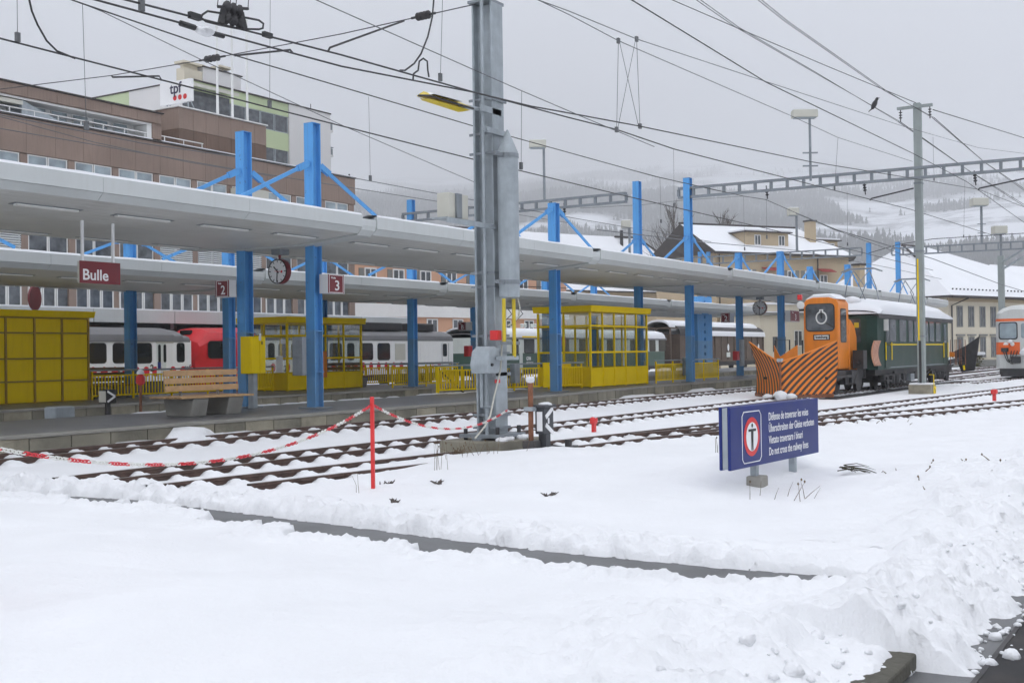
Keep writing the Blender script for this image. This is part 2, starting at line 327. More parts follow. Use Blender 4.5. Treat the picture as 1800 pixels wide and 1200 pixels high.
# ================================================================ GROUND, SNOW, TRACKS
def ipl(x,pts): xs=[p[0] for p in pts]; ys=[p[1] for p in pts]; return np.interp(x,xs,ys)
RA1=[(8,16.9),(120,16.9)]; RA2=[(8,15.95),(120,15.95)]
RB1=[(8,13.75),(20,13.62),(33,13.55),(120,13.55)]; RB2=[(8,12.85),(20,12.7),(33,12.6),(120,12.6)]
RC1=[(8,12.05),(10.1,11.75),(15.4,11.1),(18.2,10.75),(24.3,9.98),(30.6,9.5),(52,7.65),(75,5.6)]
RC2=[(8,11.05),(10.4,10.72),(13.5,10.3),(20.1,9.4),(25.2,7.95),(35.6,5.2),(50,1.4)]
RD2=[(21.5,9.3),(28,8.72),(48.7,7.05),(75,4.75)]
RE1=[(20.8,10.25),(22.5,9.7),(26.8,8.5),(38.2,5.7),(52,2.2)]
RF1=[(54,11.6),(62,10.75),(70,10.35),(125,9.9)]; RF2=[(54,10.65),(62,9.8),(70,9.4),(125,8.95)]
RG1=[(70,15.9),(120,15.6)]; RG2=[(70,14.95),(120,14.65)]
RAILS=[RA1,RA2,RB1,RB2,RC1,RC2,RD2,RE1,RF1,RF2]
def rtop(y): return .14+.11*sst(13.8,15.8,y)
PATHX=[(1.5,8.95),(2.5,8.9),(3.6,8.8),(5.5,8.85),(8.2,9.25),(11.5,9.72),(14,9.5),(17.5,9.4)]
def chunks(x,y,s,seed,amp,tilt):
    # broken slabs: every cell of a jittered grid is a piece with its own height and tilt
    x=x/s; y=y/s; i=np.floor(x); j=np.floor(y); best=np.full(x.shape,9.); val=np.zeros(x.shape); sec=np.full(x.shape,9.)
    for a in (-1,0,1):
        for b in (-1,0,1):
            ci,cj=i+a,j+b; px=ci+_h(ci,cj,seed); py=cj+_h(ci,cj,seed+1); d=np.hypot(x-px,y-py)
            v=(_h(ci,cj,seed+2)-.5)+tilt*((_h(ci,cj,seed+3)-.5)*(x-px)+(_h(ci,cj,seed+4)-.5)*(y-py))
            n=d<best; sec=np.where(n,best,np.minimum(sec,d)); val=np.where(n,v,val); best=np.where(n,d,best)
    return amp*(val*sst(0,.18,sec-best)-.25*(1-sst(0,.14,sec-best)))
def snowh(x,y):
    n=fbm(x*.35,y*.35,3,3); n2=fbm(x*1.1,y*1.1,4,9); n3=fbm(x*4.5,y*4.5,3,21)
    base=rtop(y)-.105
    # drifted mound between the path and the tracks, round the mast and the notice board
    dpt=x-ipl(y,PATHX); mound=(-.02+.08*n+.05*(n2-.5)+.02*(n3-.5)+.05*sst(5.2,7.5,y))*(.35+.65*sst(.1,2.2,dpt))
    mk=sst(10.6,8.6,y+ .35*(n2-.5)-.10*(x-14)*(x>14)*0)
    dC=ipl(x,RC2)-y
    mk=np.where(x>9.6,sst(-.25,.55,dC+.3*(n2-.5)),1.)
    cover=np.exp(-((x-15.3)/1.9)**2)*sst(-1.7,-.2,dC+.5*(n2-.5))
    mastm=np.exp(-(((x-17.0)/1.5)**2+((y-10.9)/.9)**2))
    signm=np.exp(-(((x-15.6)/1.7)**2+((y-5.75)/.42)**2))
    h=base*(1-mk)+(mound+.03)*mk+cover*.15+mastm*.0+signm*(.02+.30*n2)-.09*np.exp(-(((x-14.6)/2.2)**2+((y-4.6)/.75)**2))
    # rails: snow heaped on every sleeper against the rail, hollow between
    for k,r in enumerate(RAILS):
        x0,x1=r[0][0],r[-1][0]; yr=ipl(x,r); dy=y-yr; zt=rtop(yr)
        ins=(x>max(x0,9.7))&(x<x1)&(np.abs(dy)<.55)
        per=.60; ph=x/per+.13*k; cell=np.floor(ph); fr=ph-cell
        hh=_h(cell,cell*0+k,5); pk=np.clip(1.35*(1-np.abs(fr-.5)/(.29+.10*hh)),0,1)*(.93+.17*hh)
        fall=np.clip(1-np.maximum(np.abs(dy)-.04,0)/(.20+.12*hh),0,1)
        add=np.where(ins,(zt+.004-base)*pk*fall,0)
        h=np.where(ins,np.maximum(h,base-.03*(np.abs(dy)<.13)*(mk<.5)+add),h)
    h=h+.004*(n3-.5)
    # cleared path with a broken near edge and a lumpy far bank
    xp=ipl(y,PATHX); d=x-xp
    rgd=1-np.abs(2*fbm(x*3.1,y*3.1,3,44)-1); rg2=1-np.abs(2*fbm(x*8.3,y*8.3,3,46)-1); hiY=sst(8.6,10.2,y)
    rag=fbm(x*2.2+3,y*2.2,4,31); wid=.74-.22*sst(8.2,10.2,y)+.10*sst(5,4,y)-.35*sst(3.0,2.2,y)
    near=-wid+.42*(rag-.5)*2*sst(3.0,7,y)+.1*(rag-.5)
    near=near+.10*(rg2-.5)
    cut=sst(near-.07,near+.01,d)*sst(.20,-.03,d+.10*(rg2-.5)+.06*(rgd-.5))
    bank=(np.exp(-((d-.20)/.20)**2)*(-.02+.05*rgd+.045*rg2+chunks(x+.05*(n3-.5),y+.05*rg2,.30,95,.11,.5)+chunks(x+.03*(n3-.5),y+.03*rgd,.12,97,.05,.6))+np.exp(-((d-.55)/.45)**2)*(.10*(rgd-.35)*(rgd>.35)+.05*(rg2-.4)+chunks(x+.05*(n3-.5),y+.05*rg2,.22,99,.07,.6)))*sst(2.,4,y)
    lip=np.exp(-((d-near+.22)/.22)**2)*(.05*rgd+.045*rg2-.02+chunks(x+.04*(n3-.5),y+.04*rgd,.16,96,.06,.6))
    fore=(.04+.15*fbm(x*.6,y*.6,3,51)+.07*(fbm(x*1.7+y*.6,y*.7,4,55)-.5)+.012*(fbm(x*6+y*3,y*1.6,3,57)-.5))*(.45+.55*sst(-.6,-2.6,d))
    leftb=np.exp(-(((x-5.6)/.9)**2+((y-5.9)/.7)**2))*.11+np.exp(-(((x-4.9)/.5)**2+((y-6.3)/.4)**2))*.05
    h=np.where(d<-.2,fore+leftb+lip,np.maximum(h,np.where(d<3,fore*sst(3,0,d),-1))+bank)
    # ploughed bank of clods along the road
    yb=np.where(x<6.95,1.80,1.36)+.16*(fbm(x*2.5,y*.0+2,3,61)-.5)*2
    yb=np.where(x<6.95,1.64+.06*(rag-.5)+.05*(rg2-.5),yb)
    e=y-yb; band=sst(2.1+1.2*n,.35,e)*sst(3.9,5.6,x+.9*(n-.5)*2)
    r1=1-np.abs(2*fbm(x*1.6,y*1.6,2,71)-1); r2=fbm(x*3.4,y*3.4,3,73); r3=1-np.abs(2*fbm(x*8,y*8,3,79)-1); r4=fbm(x*20,y*20,2,83)
    r5=1-np.abs(2*fbm(x*14,y*14,2,89)-1)
    wx=x+.06*(n3-.5)+.03*(r4-.5); wy=y+.06*(r3-.5)+.03*(r5-.5)
    clod=.13*(r1-.5)+.12*(r2-.45)+chunks(wx,wy,.42,91,.13,.5)*(.4+.6*r2)+chunks(wx,wy,.17,93,.07,.5)+.045*(r3-.5)+.035*(r5-.5)+.02*(r4-.5)
    kp=sst(2.15,2.5,y); band=band*(1-kp*np.maximum(cut,.93*np.exp(-(d/1.2)**2))); cb=cut*np.maximum(1-band,kp)
    h=np.where(cb>.5,h*(1-cb)-.09*cb,h*(1-cb))
    h=h+band*(.07+clod)
    edge=np.where(x<6.95,sst(-.03,.10,e)*(.30+.70*sst(0,1.1,e+.2*(r2-.5))),sst(-.04,.75,e+.22*(r3-.5)+.15*(r2-.5)))**.8; h=h*edge+(-.2)*(1-edge)
    return h
def snow_patch(x0,x1,dx,y0,y1,dy,name):
    X=np.arange(x0,x1+dx*.5,dx); Y=np.arange(y0,y1+dy*.5,dy); gx,gy=np.meshgrid(X,Y,indexing='ij'); Zm=snowh(gx,gy)
    nx,ny=Zm.shape; me=bpy.data.meshes.new(name); co=np.stack([gx,gy,Zm],-1).reshape(-1,3).astype(np.float32)
    a=(np.arange(nx-1)[:,None]*ny+np.arange(ny-1)[None,:]).ravel(); q=np.stack([a,a+ny,a+ny+1,a+1],1).astype(np.int32)
    me.vertices.add(len(co)); me.vertices.foreach_set('co',co.ravel()); me.loops.add(q.size); me.loops.foreach_set('vertex_index',q.ravel())
    me.polygons.add(len(q)); me.polygons.foreach_set('loop_start',np.arange(0,q.size,4,dtype=np.int32)); me.update(calc_edges=True)
    me.polygons.foreach_set('use_smooth',[True]*len(q)); me.materials.append(SNOW)
    o=bpy.data.objects.new(name,me); COL.objects.link(o); return tag(o,kind='structure')
snow_patch(2.0,10.0,.035,1.2,17.36,.035,'snow_field')
snow_patch(10.0,34.0,.05,1.0,17.36,.045,'snow_field')
snow_patch(34.0,64.0,.08,2.0,18.6,.055,'snow_field')
snow_patch(64.0,130.0,.35,-10,22,.35,'snow_field')
# widest sheet of snowy ground, out to the foot of the mountains
g=MB(); N=64
for r,z in ((0,-.2),):
    g.poly([(14500*math.cos(2*math.pi*i/N),14500*math.sin(2*math.pi*i/N),-.2) for i in range(N)])
tag(part('ground',g,SNOW),kind='structure')
g=MB().box(-20,21.9,-.15,130,26.7,.07); tag(part('snow_trough',g,SNOW),kind='structure')
g=MB().box(-30,32.6,-.15,420,420,.05); tag(part('snow_yard',g,SNOW),kind='structure')
g=MB().box(130,-160,-.15,420,32.5,.02); tag(part('snow_yard',g,SNOW),kind='structure')
g=MB().box(30.0,-40,-.15,130,-10.1,.02).box(-20,26.8,-.15,10,32.5,.02); tag(part('snow_yard',g,SNOW),kind='structure')
# path
pm=MB(); ys=np.linspace(1.9,17.3,40)
for a,b in zip(ys[:-1],ys[1:]):
    xa,xb=ipl(a,PATHX),ipl(b,PATHX); pm.add([(xa-1.7,a,0),(xa+.25,a,0),(xb+.25,b,0),(xb-1.7,b,0)],[(0,1,2,3)])
tag(part('path',pm,ASPH),kind='structure')
# road, kerb and slotted gutter
tag(part('road',MB().box(-8,-7,-.14,40,1.79,-.12),ASPH),kind='structure')
kerb=thing('kerb','dark concrete kerb at the road edge half buried in ploughed snow','kerb',(6,1.8,-.12)); del kerb['category']; del kerb['label']; kerb['kind']='structure'
for i in range(6): part('kerb_stone',MB().box(1.05+i*1.0,1.62,-.118,1.05+i*1.0+.985,1.80,-.02),KERBM,kerb,bevel=.015)
gut=thing('gutter_channel',None,None,(7,1.2,-.12)); gut['kind']='structure'
part('channel_frame',MB().box(3,1.02,-.119,34,1.05,-.108).box(3,1.27,-.119,34,1.30,-.108),CHASS,gut)
gm=MB()
for i in range(520): gm.box(4.2+i*.02,1.05,-.119,4.2+i*.02+.011,1.27,-.112)
part('grate_bars',gm,CHASS,gut,kind='stuff')
# clods that rolled off the bank
cm=MB()
def blob(mb,c,r,seed,flat=.75):
    # a broken lump: a rounded block with knocked-off corners
    rg=np.random.default_rng(seed); n=8; rows=5; cut=[rg.normal(size=3) for _ in range(6)]; cut=[q/np.linalg.norm(q) for q in cut]; off=rg.uniform(.55,.95,6)
    def pt(d):
        k=1.
        for q,o in zip(cut,off):
            t=float(np.dot(d,q)); 
            if t>1e-6: k=min(k,o/t)
        k*=.92+.16*rg.random(); return (c[0]+r*k*d[0],c[1]+r*k*d[1],c[2]+r*flat*k*d[2])
    vs=[pt(_v(0,0,1))]
    for i in range(1,rows):
        a=math.pi*i/rows
        for j in range(n): t=2*math.pi*(j+.5*(i%2))/n; vs.append(pt(_v(math.sin(a)*math.cos(t),math.sin(a)*math.sin(t),math.cos(a))))
    vs.append(pt(_v(0,0,-1))); f=[(0,1+j,1+(j+1)%n) for j in range(n)]
    for i in range(rows-2):
        for j in range(n): f.append((1+i*n+j,1+(i+1)*n+j,1+(i+1)*n+(j+1)%n,1+i*n+(j+1)%n))
    l=1+(rows-1)*n; b=1+(rows-2)*n; f+=[(l,b+(j+1)%n,b+j) for j in range(n)]; mb.add(vs,f)
for i in range(230):
    x=rng.uniform(5.2,13); e=abs(rng.normal(0,.28)); y=(1.62 if x<6.95 else 1.26)+e*1.2-.12*(rng.random()<.3)*(x>7.3); r=rng.uniform(.008,.032)*(1+1.0*(rng.random()<.10))
    z=float(snowh(np.array([x]),np.array([y]))[0]); z=max(z,-.115); blob(cm,(x,y,z+r*.25),r,i)
o=single('snow_clods',cm,SNOW,'loose clods of ploughed snow scattered along the gutter and bank','snow clods',kind='stuff',smooth=1.2); 
# ---------------------------------------------------------------- rails
def rail_mesh(r,x0,x1,zoff=0):
    xs=[x0]+[p[0] for p in r if x0<p[0]<x1]+[x1]; m=MB(); t=MB()
    prof=[(-.06,-.16),(.06,-.16),(.06,-.145),(.012,-.12),(.012,-.05),(.034,-.035),(.034,0),(-.034,0),(-.034,-.035),(-.012,-.05),(-.012,-.12),(-.06,-.145)]
    k=0; n=len(prof)
    for x in xs:
        y=float(ipl(x,r)); z=float(rtop(y))+zoff; m.v+=[(x,y+a,z+b) for a,b in prof]
        t.v+=[(x,y-.026,z+.001),(x,y+.026,z+.001),(x,y+.026,z+.004),(x,y-.026,z+.004)]
    for i in range(len(xs)-1):
        for j in range(n): m.f.append((i*n+j,i*n+(j+1)%n,(i+1)*n+(j+1)%n,(i+1)*n+j))
        for j in range(4): t.f.append((i*4+j,i*4+(j+1)%4,(i+1)*4+(j+1)%4,(i+1)*4+j))
    return m,t
def track(label,rails):
    t=thing('railway_track',label,'track',(rails[0][1],float(ipl(rails[0][1],rails[0][0])),0))
    for r,a,b in rails:
        m,h=rail_mesh(r,a,b); q=part('rail',m,RAILM,t); part('rail_head',h,RAILT,q)
    return t
track('rusty track running directly below the front platform wall',[(RA1,9.4,110),(RA2,9.4,110)])
track('rusty track in the snow that leads to the orange snow plough',[(RB1,10.15,110),(RB2,10.1,110)])
track('nearest track on the left, drifted over with snow before the mast',[(RC1,10.25,75),(RC2,10.75,50)])
track('pair of rails branching from the turnout, behind the blue notice board',[(RD2,21.5,75),(RE1,20.8,52)])
track('track far right under the orange and white train',[(RF1,56,125),(RF2,56,125)])
track('distant track far right behind the dark green motor car',[(RG1,70,120),(RG2,70,120)])
def flat_track(label,ya,yb,x0,x1,z):
    t=thing('railway_track',label,'track',(x0,ya,0))
    for y in (ya,yb):
        q=part('rail',MB().box(x0,y-.035,z-.12,x1,y+.035,z),RAILM,t); part('rail_head',MB().box(x0,y-.026,z+.001,x1,y+.026,z+.004),RAILT,q)
flat_track('track sunk between the two island platforms with snow beside it',24.0,25.0,-10,110,.17)
flat_track('track under the white and red trains beyond the platforms',37.2,38.2,-10,130,.15)
# dark wet ballast showing under the standing vehicles
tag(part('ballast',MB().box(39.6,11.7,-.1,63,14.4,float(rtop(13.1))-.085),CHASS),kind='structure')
# ================================================================ PLATFORMS
FE=[(4,17.4),(27,17.4),(31,17.7),(40,18.75),(52,18.65),(90,18.7)]
def platform(edge,yback,label,x0,x1,step):
    pl=thing('platform',None,None,(x0,edge[0][1],0)); pl['kind']='structure'; del_=None
    body=MB(); top=MB(); cope=MB()
    xs=sorted(set([x0,x1]+[p[0] for p in edge if x0<p[0]<x1]+list(np.arange(x0,x1,4.))))
    for a,b in zip(xs[:-1],xs[1:]):
        ya,yb=float(ipl(a,edge)),float(ipl(b,edge))
        body.slab([(a,ya+.02,-.1),(b,yb+.02,-.1),(b,yback,-.1),(a,yback,-.1)],(0,0,.53))
        top.slab([(a,ya+.3,.431),(b,yb+.3,.431),(b,yback,.431),(a,yback,.431)],(0,0,.049))
        cope.slab([(a,ya-.03,.432),(b,yb-.03,.432),(b,yb+.297,.432),(a,ya+.297,.432)],(0,0,.05))
    part('core',body,COPE,pl); part('paved_top',top,PLATF,pl); part('coping',cope,CONC,pl)
    n=int((x1-x0)/step)
    ma=MB().box(0,-.012,-.08,step-.025,.028,.426).mesh('concrete_block',BLOCK); mb=MB().box(0,-.012,-.08,step-.025,.028,.426).mesh('concrete_block_pale',BLOCK2)
    for i in range(n):
        x=x0+i*step; ya,yb=float(ipl(x,edge)),float(ipl(x+step,edge))
        o=inst('concrete_block',mb if rng.random()<.28 else ma,pl,(x-x0,ya-edge[0][1]+rng.uniform(-.006,.004),0),math.atan2(yb-ya,step))
        o.scale=(1,1,1-rng.random()*.02)
    return pl
platform(FE,21.9,'',4,90,.84)
platform([(4,26.7),(90,26.7)],32.5,'',4,90,.84)
# thin snow left on the platforms
def snow_drift(pts,r,zt,name='snow_patch'):
    m=MB()
    for (x,y,a,b) in pts:
        k=14; base=len(m.v); 
        ring=[(x+a*math.cos(2*math.pi*i/k)*(.75+.5*rng.random()),y+b*math.sin(2*math.pi*i/k)*(.75+.5*rng.random()),zt) for i in range(k)]
        ring2=[(x+(p[0]-x)*.6,y+(p[1]-y)*.6,zt+r*rng.uniform(.6,1)) for p in ring]
        m.add(ring+ring2+[(x,y,zt+r)],[(i,(i+1)%k,k+(i+1)%k,k+i) for i in range(k)]+[(k+i,k+(i+1)%k,2*k) for i in range(k)])
    o=part(name,m,SNOW,smooth=1.5); tag(o,kind='structure')
snow_drift([(19.5+i*.55+rng.uniform(-.2,.2),21.7,.35,.13) for i in range(16)]+[(30.0+i*.6,22.0-.02*i,.5,.14) for i in range(10)]+[(31.2,21.6,.5,.2),(18.6,21.7,.5,.14),(33,20.8,.35,.15)],.035,.478)
snow_drift([(14.5,17.15,.9,.3),(16.6,17.2,1.5,.28),(24,17.25,1.6,.25),(29.5,17.4,1.2,.3),(37,18,1.8,.4),(44,18.5,1.5,.3)],.15,.10)
snow_drift([(15.6,17.05,.75,.33)],.34,.10)
snow_drift([(12+rng.uniform(0,14),26.1+rng.uniform(-.2,.3),rng.uniform(.4,1.2),.3) for i in range(14)],.12,.07)
# ================================================================ MOUNTAINS in the cloud
MS=1.7  # the range starts about a kilometre away
def mz(r): return np.interp(r,[450,600,750,900,1200,1600,2400,4000,6000],[-.5,12,45,73,127,197,324,589,942])
def mh(az,r):
    r=r/MS; x=r*np.cos(az); y=r*np.sin(az)
    n=fbm(x/420,y/420,5,101)-.5; n2=fbm(az*6,r*0+.5,3,107)-.5
    k=sst(500,1100,r); bump=.13*np.exp(-((az-R_(32-20.5))/.055)**2)*0
    return MS*(mz(r)*(1+.30*n2)+k*(60*n*np.minimum(1,r/1400)))
NA,NR=420,150
az=np.linspace(R_(32-62),R_(32+62),NA); rr=np.geomspace(450,6000,NR)*MS; ga,gr_=np.meshgrid(az,rr,indexing='ij'); hz=mh(ga,gr_)
mm=MB(); mm.v=[tuple(t) for t in np.stack([gr_*np.cos(ga),gr_*np.sin(ga),hz],-1).reshape(-1,3)]
mm.f=[(i*NR+j,i*NR+j+1,(i+1)*NR+j+1,(i+1)*NR+j) for i in range(NA-1) for j in range(NR-1)]
def mountain_mat():
    m=bpy.data.materials.new('mountain_snow'); m.use_nodes=True; n=m.node_tree.nodes; l=m.node_tree.links.new; b=n['Principled BSDF']; b.inputs['Roughness'].default_value=.9
    g=n.new('ShaderNodeNewGeometry'); no=n.new('ShaderNodeTexNoise'); no.inputs['Scale'].default_value=.0075; no.inputs['Detail'].default_value=9; no.inputs['Roughness'].default_value=.68; l(g.outputs['Position'],no.inputs['Vector'])
    r=n.new('ShaderNodeMapRange'); r.inputs[1].default_value=.50; r.inputs[2].default_value=.60; l(no.outputs[0],r.inputs[0])
    x=n.new('ShaderNodeMix'); x.data_type='RGBA'; l(r.outputs[0],x.inputs[0]); x.inputs[6].default_value=(.8,.82,.86,1); x.inputs[7].default_value=(.30,.31,.33,1)
    a=n.new('ShaderNodeAttribute'); a.attribute_name='forest_floor'; y=n.new('ShaderNodeMix'); y.data_type='RGBA'; l(a.outputs['Fac'],y.inputs[0]); l(x.outputs[2],y.inputs[6]); y.inputs[7].default_value=(.045,.05,.053,1); l(y.outputs[2],b.inputs['Base Color']); return m
def rtop_forest(az_): return np.interp(900+np.tan(np.clip(TH-az_,-1.2,1.2))*FPX,[300,640,900,1200,1420,1490,1560,1640,1700,1800,2300],[2300,2300,2050,1950,1800,1380,1120,930,1000,930,1000])
def fmask(az_,r_): return fbm(r_*np.cos(az_)/210/MS,r_*np.sin(az_)/210/MS,4,131)+.27*sst(1.10,.93,r_/MS/rtop_forest(az_))-.04
mo=part('mountains',mm,mountain_mat(),smooth=1.5,recalc=False); tag(mo,kind='structure')
at_=mo.data.attributes.new('forest_floor','FLOAT','POINT'); at_.data.foreach_set('value',np.clip((fmask(ga,gr_)-.50)*9,0,1).astype(np.float32).ravel())
fm=MB(); cnt=0; ang=rng.uniform(R_(5),R_(62),240000); rad=MS*np.exp(rng.uniform(math.log(680),math.log(3300),240000)); u=rng.random(240000)
mask=fmask(ang,rad)
keep=(mask>.53)&(u<np.clip((mask-.53)*14,0,1)); ii=np.nonzero(keep)[0][:46000]; hs_=mh(ang[ii],rad[ii])
tv=[];tf=[]
for q,(a,r,h) in enumerate(zip(ang[ii],rad[ii],hs_)):
    x,y=r*math.cos(a),r*math.sin(a); s=MS*rng.uniform(3.5,9)*(r/MS/1000)**.35; wd=s*rng.uniform(.2,.3); k=len(tv); t0=rng.random()*6
    for lv,(zz,rw) in enumerate(((.05,1.),(.5,.62))):
        tv+=[(x+wd*rw*math.cos(t0+lv*.6+j*1.2566),y+wd*rw*math.sin(t0+lv*.6+j*1.2566),h+s*zz) for j in range(5)]+[(x,y,h+s*(.62 if lv==0 else 1))]
        tf+=[(k+lv*6+j,k+lv*6+(j+1)%5,k+lv*6+5) for j in range(5)]
fm.v=tv; fm.f=tf
single('conifer_forest',fm,FOREST,'dark conifer forest fading into cloud on the snowy mountain slopes','forest',kind='stuff')
# ================================================================ HAZE
hm=MB().box(-16000,-16000,-1.4,16000,16000,3200)
hmat=bpy.data.materials.new('haze_air'); hmat.use_nodes=True; n=hmat.node_tree.nodes; n.clear(); ho=n.new('ShaderNodeOutputMaterial'); hv=n.new('ShaderNodeVolumePrincipled')
hv.inputs['Color'].default_value=(.90,.91,.93,1); hv.inputs['Density'].default_value=1/2050; hv.inputs['Anisotropy'].default_value=.0; hmat.node_tree.links.new(hv.outputs[0],ho.inputs['Volume'])
tag(part('haze',hm,hmat),kind='stuff')
# ================================================================ PLATFORM ROOFS
XC=[10.1,21.6,33.0,44.45,55.8,67.3,79.0]
def roof(name,label,YF,YB,dz,xs,xl,xr,gutters=True,lights=(18.4,22.3),skirt=True):
    # one long butterfly roof, built in sections between the gutters
    t=thing(name,label,'platform roof',(xl,YF,4.6+dz))
    c1=YF+(YB-YF)*.32; c2=YF+(YB-YF)*.63; zt=5.02+dz; zf=4.74+dz; zc=4.60+dz; zm=4.46+dz
    cuts=[xl]+[x for x in xs if xl+1<x<xr-1]+[xr]
    strip=MB().box(-.65,-.055,-.02,.65,.055,.012).mesh('light_strip',STRIP)
    edge=MB().box(-.72,-.1,.0,.72,.1,.006).mesh('light_recess',GALVD)
    for i,(a,b) in enumerate(zip(cuts[:-1],cuts[1:])):
        last=(i==len(cuts)-2); a+=.13; b-=.13 if last else .40
        nseg=max(1,round((b-a)/3.8))
        for sg in range(nseg):
          f=MB(); a_,b_=a+(b-a)*sg/nseg+.004,a+(b-a)*(sg+1)/nseg-.004
          for s,Y in ((1,YF),(-1,YB)):
            f.extx([(Y,zt),(Y,zf),(Y+s*.10,zf-.03),(Y+s*.10,zt)],a_,b_) if s==1 else f.extx([(Y,zt),(Y-.10,zt),(Y-.10,zf-.03),(Y,zf)],a_,b_)
            f.extx([(Y+s*.012,zf-.012),(Y+s*.16,zc),(Y+s*.30,zc+.02),(Y+s*.14,zf-.012)],a_,b_)
          part('fascia',f,FASC,t)
        # upper skin
        part('roof_deck',MB().extx([(YF+.1,zt-.02),(YF+.1,zt-.1),(c1,zm+.22),(c2,zm+.22),(YB-.1,zt-.1),(YB-.1,zt-.02),(c2,zm+.30),(c1,zm+.30)],a+.01,b-.01),GALVD,t)
        # soffit boards, each with a groove to the next
        sf=MB(); pts=[(YF+.17,zc+.005),(c1,zm),(c2,zm),(YB-.17,zc+.005)]
        for (y0,z0),(y1,z1) in zip(pts[:-1],pts[1:]):
            n=max(1,int(abs(y1-y0)/.24))
            for k in range(n):
                u0=k/n; u1=(k+1)/n; ya=y0+(y1-y0)*u0+.006; yb=y0+(y1-y0)*u1-.006; za=z0+(z1-z0)*u0; zb=z0+(z1-z0)*u1
                sf.extx([(ya,za),(yb,zb),(yb,zb+.05),(ya,za+.05)],a+.02,b-.02)
        part('soffit',sf,SOFF,t,kind='stuff')
        part('soffit_back',MB().extx([(YF+.12,zc+.07),(c1,zm+.07),(c2,zm+.07),(YB-.12,zc+.07),(YB-.12,zc+.12),(c2,zm+.12),(c1,zm+.12),(YF+.12,zc+.12)],a+.03,b-.03),GALVD,t)
        nl=max(1,round((b-a)/2.3))
        for k in range(nl):
            x=a+(b-a)*(k+.5)/nl
            for Y in lights:
                if Y<c1: z=zc+(zm-zc)*(Y-YF-.17)/(c1-YF-.17); sl=(zm-zc)/(c1-YF-.17)
                elif Y>c2: z=zm+(zc-zm)*(Y-c2)/(YB-.17-c2); sl=(zc-zm)/(YB-.17-c2)
                else: z=zm; sl=0
                for nm,me,dzz in (('light_recess',edge,-.007),('light_strip',strip,-.016)):
                    o=inst(nm,me,t,(x-xl,Y-YF,z+dzz-(4.6+dz))); o.rotation_euler.x=math.atan(sl)
        # snow lying along the top edges
        sm=MB(); n=max(4,int((b-a)/.22))
        for Y,s in ((YF+.01,1),(YB-.01,-1)):
            prev=None; k0=len(sm.v)
            for k in range(n+1):
                x=a+.02+(b-a-.04)*k/n; hgt=.035+.05*fbm(np.array([x*1.7]),np.array([Y]),3,5)[0]
                sm.v+=[(x,Y-s*.008,zt-.02),(x,Y+s*.02,zt+hgt*.8),(x,Y+s*.3,zt+hgt*1.2),(x,Y+s*1.2,zt-.1)]
            for k in range(n):
                for j in range(3): sm.f.append((k0+k*4+j,k0+k*4+j+1,k0+k*4+5+j,k0+k*4+4+j))
        part('snow_edge',sm,SNOWR,t,smooth=1.2)
        part('snow_cover',MB().extx([(YF+.35,zt-.03),(c1,zm+.45),(c2,zm+.45),(YB-.35,zt-.03),(c2,zm+.31),(c1,zm+.31)],a+.05,b-.05),SNOWR,t)
    if gutters:
        for x in cuts[1:-1]:
            g=MB(); pr=[(YF+.03,zf+.05),(YF+.06,zf-.05),(YF+.2,zc-.035),(c1,zm-.045),(c2,zm-.045),(YB-.2,zc-.035),(YB-.06,zf-.05),(YB-.03,zf+.05)]
            lo=[(y,z) for y,z in pr]; up=[(y,z+.16) for y,z in reversed(pr)]
            g.extx(lo+up,x-.39,x+.12); part('cross_gutter',g,FASC,t)
            part('gutter_end',MB().extx([(YF+.05,zt-.17),(YF+.05,zf+.02),(YF+.17,zc+.01),(YF+.28,zc),(YF+.14,zt-.17)],x-.395,x+.125),FASC,t)
    return t
roof('platform_roof','long grey butterfly roof over the near island platform',17.3,23.6,0,XC,4,85.5)
XF=[15.5,27,37,47.4,58,68.5]
roof('platform_roof','grey butterfly roof over the far island platform, seen under the near one',26.1,32.7,-.52,XF,4,72,lights=(27.3,31.2))
t=thing('platform_roof','flat grey awning along the brown building above the white train','platform roof',(0,39,3.5))
for i in range(9): part('fascia',MB().box(14+i*4.2,39.0,3.25,18.16+i*4.2,39.25,3.78),FASC,t)
part('deck',MB().box(14,39.25,3.45,51.8,43.95,3.7),FASC,t); part('snow_cover',MB().box(14,39.1,3.79,51.8,43.9,3.84),SNOWR,t); part('soffit',MB().box(14,39.3,3.3,51.8,43.9,3.44),GALVD,t)
for i in range(8): part('bracket',MB().box(17+i*4.5,39.3,3.0,17.2+i*4.5,43.9,3.29),GALVD,t)
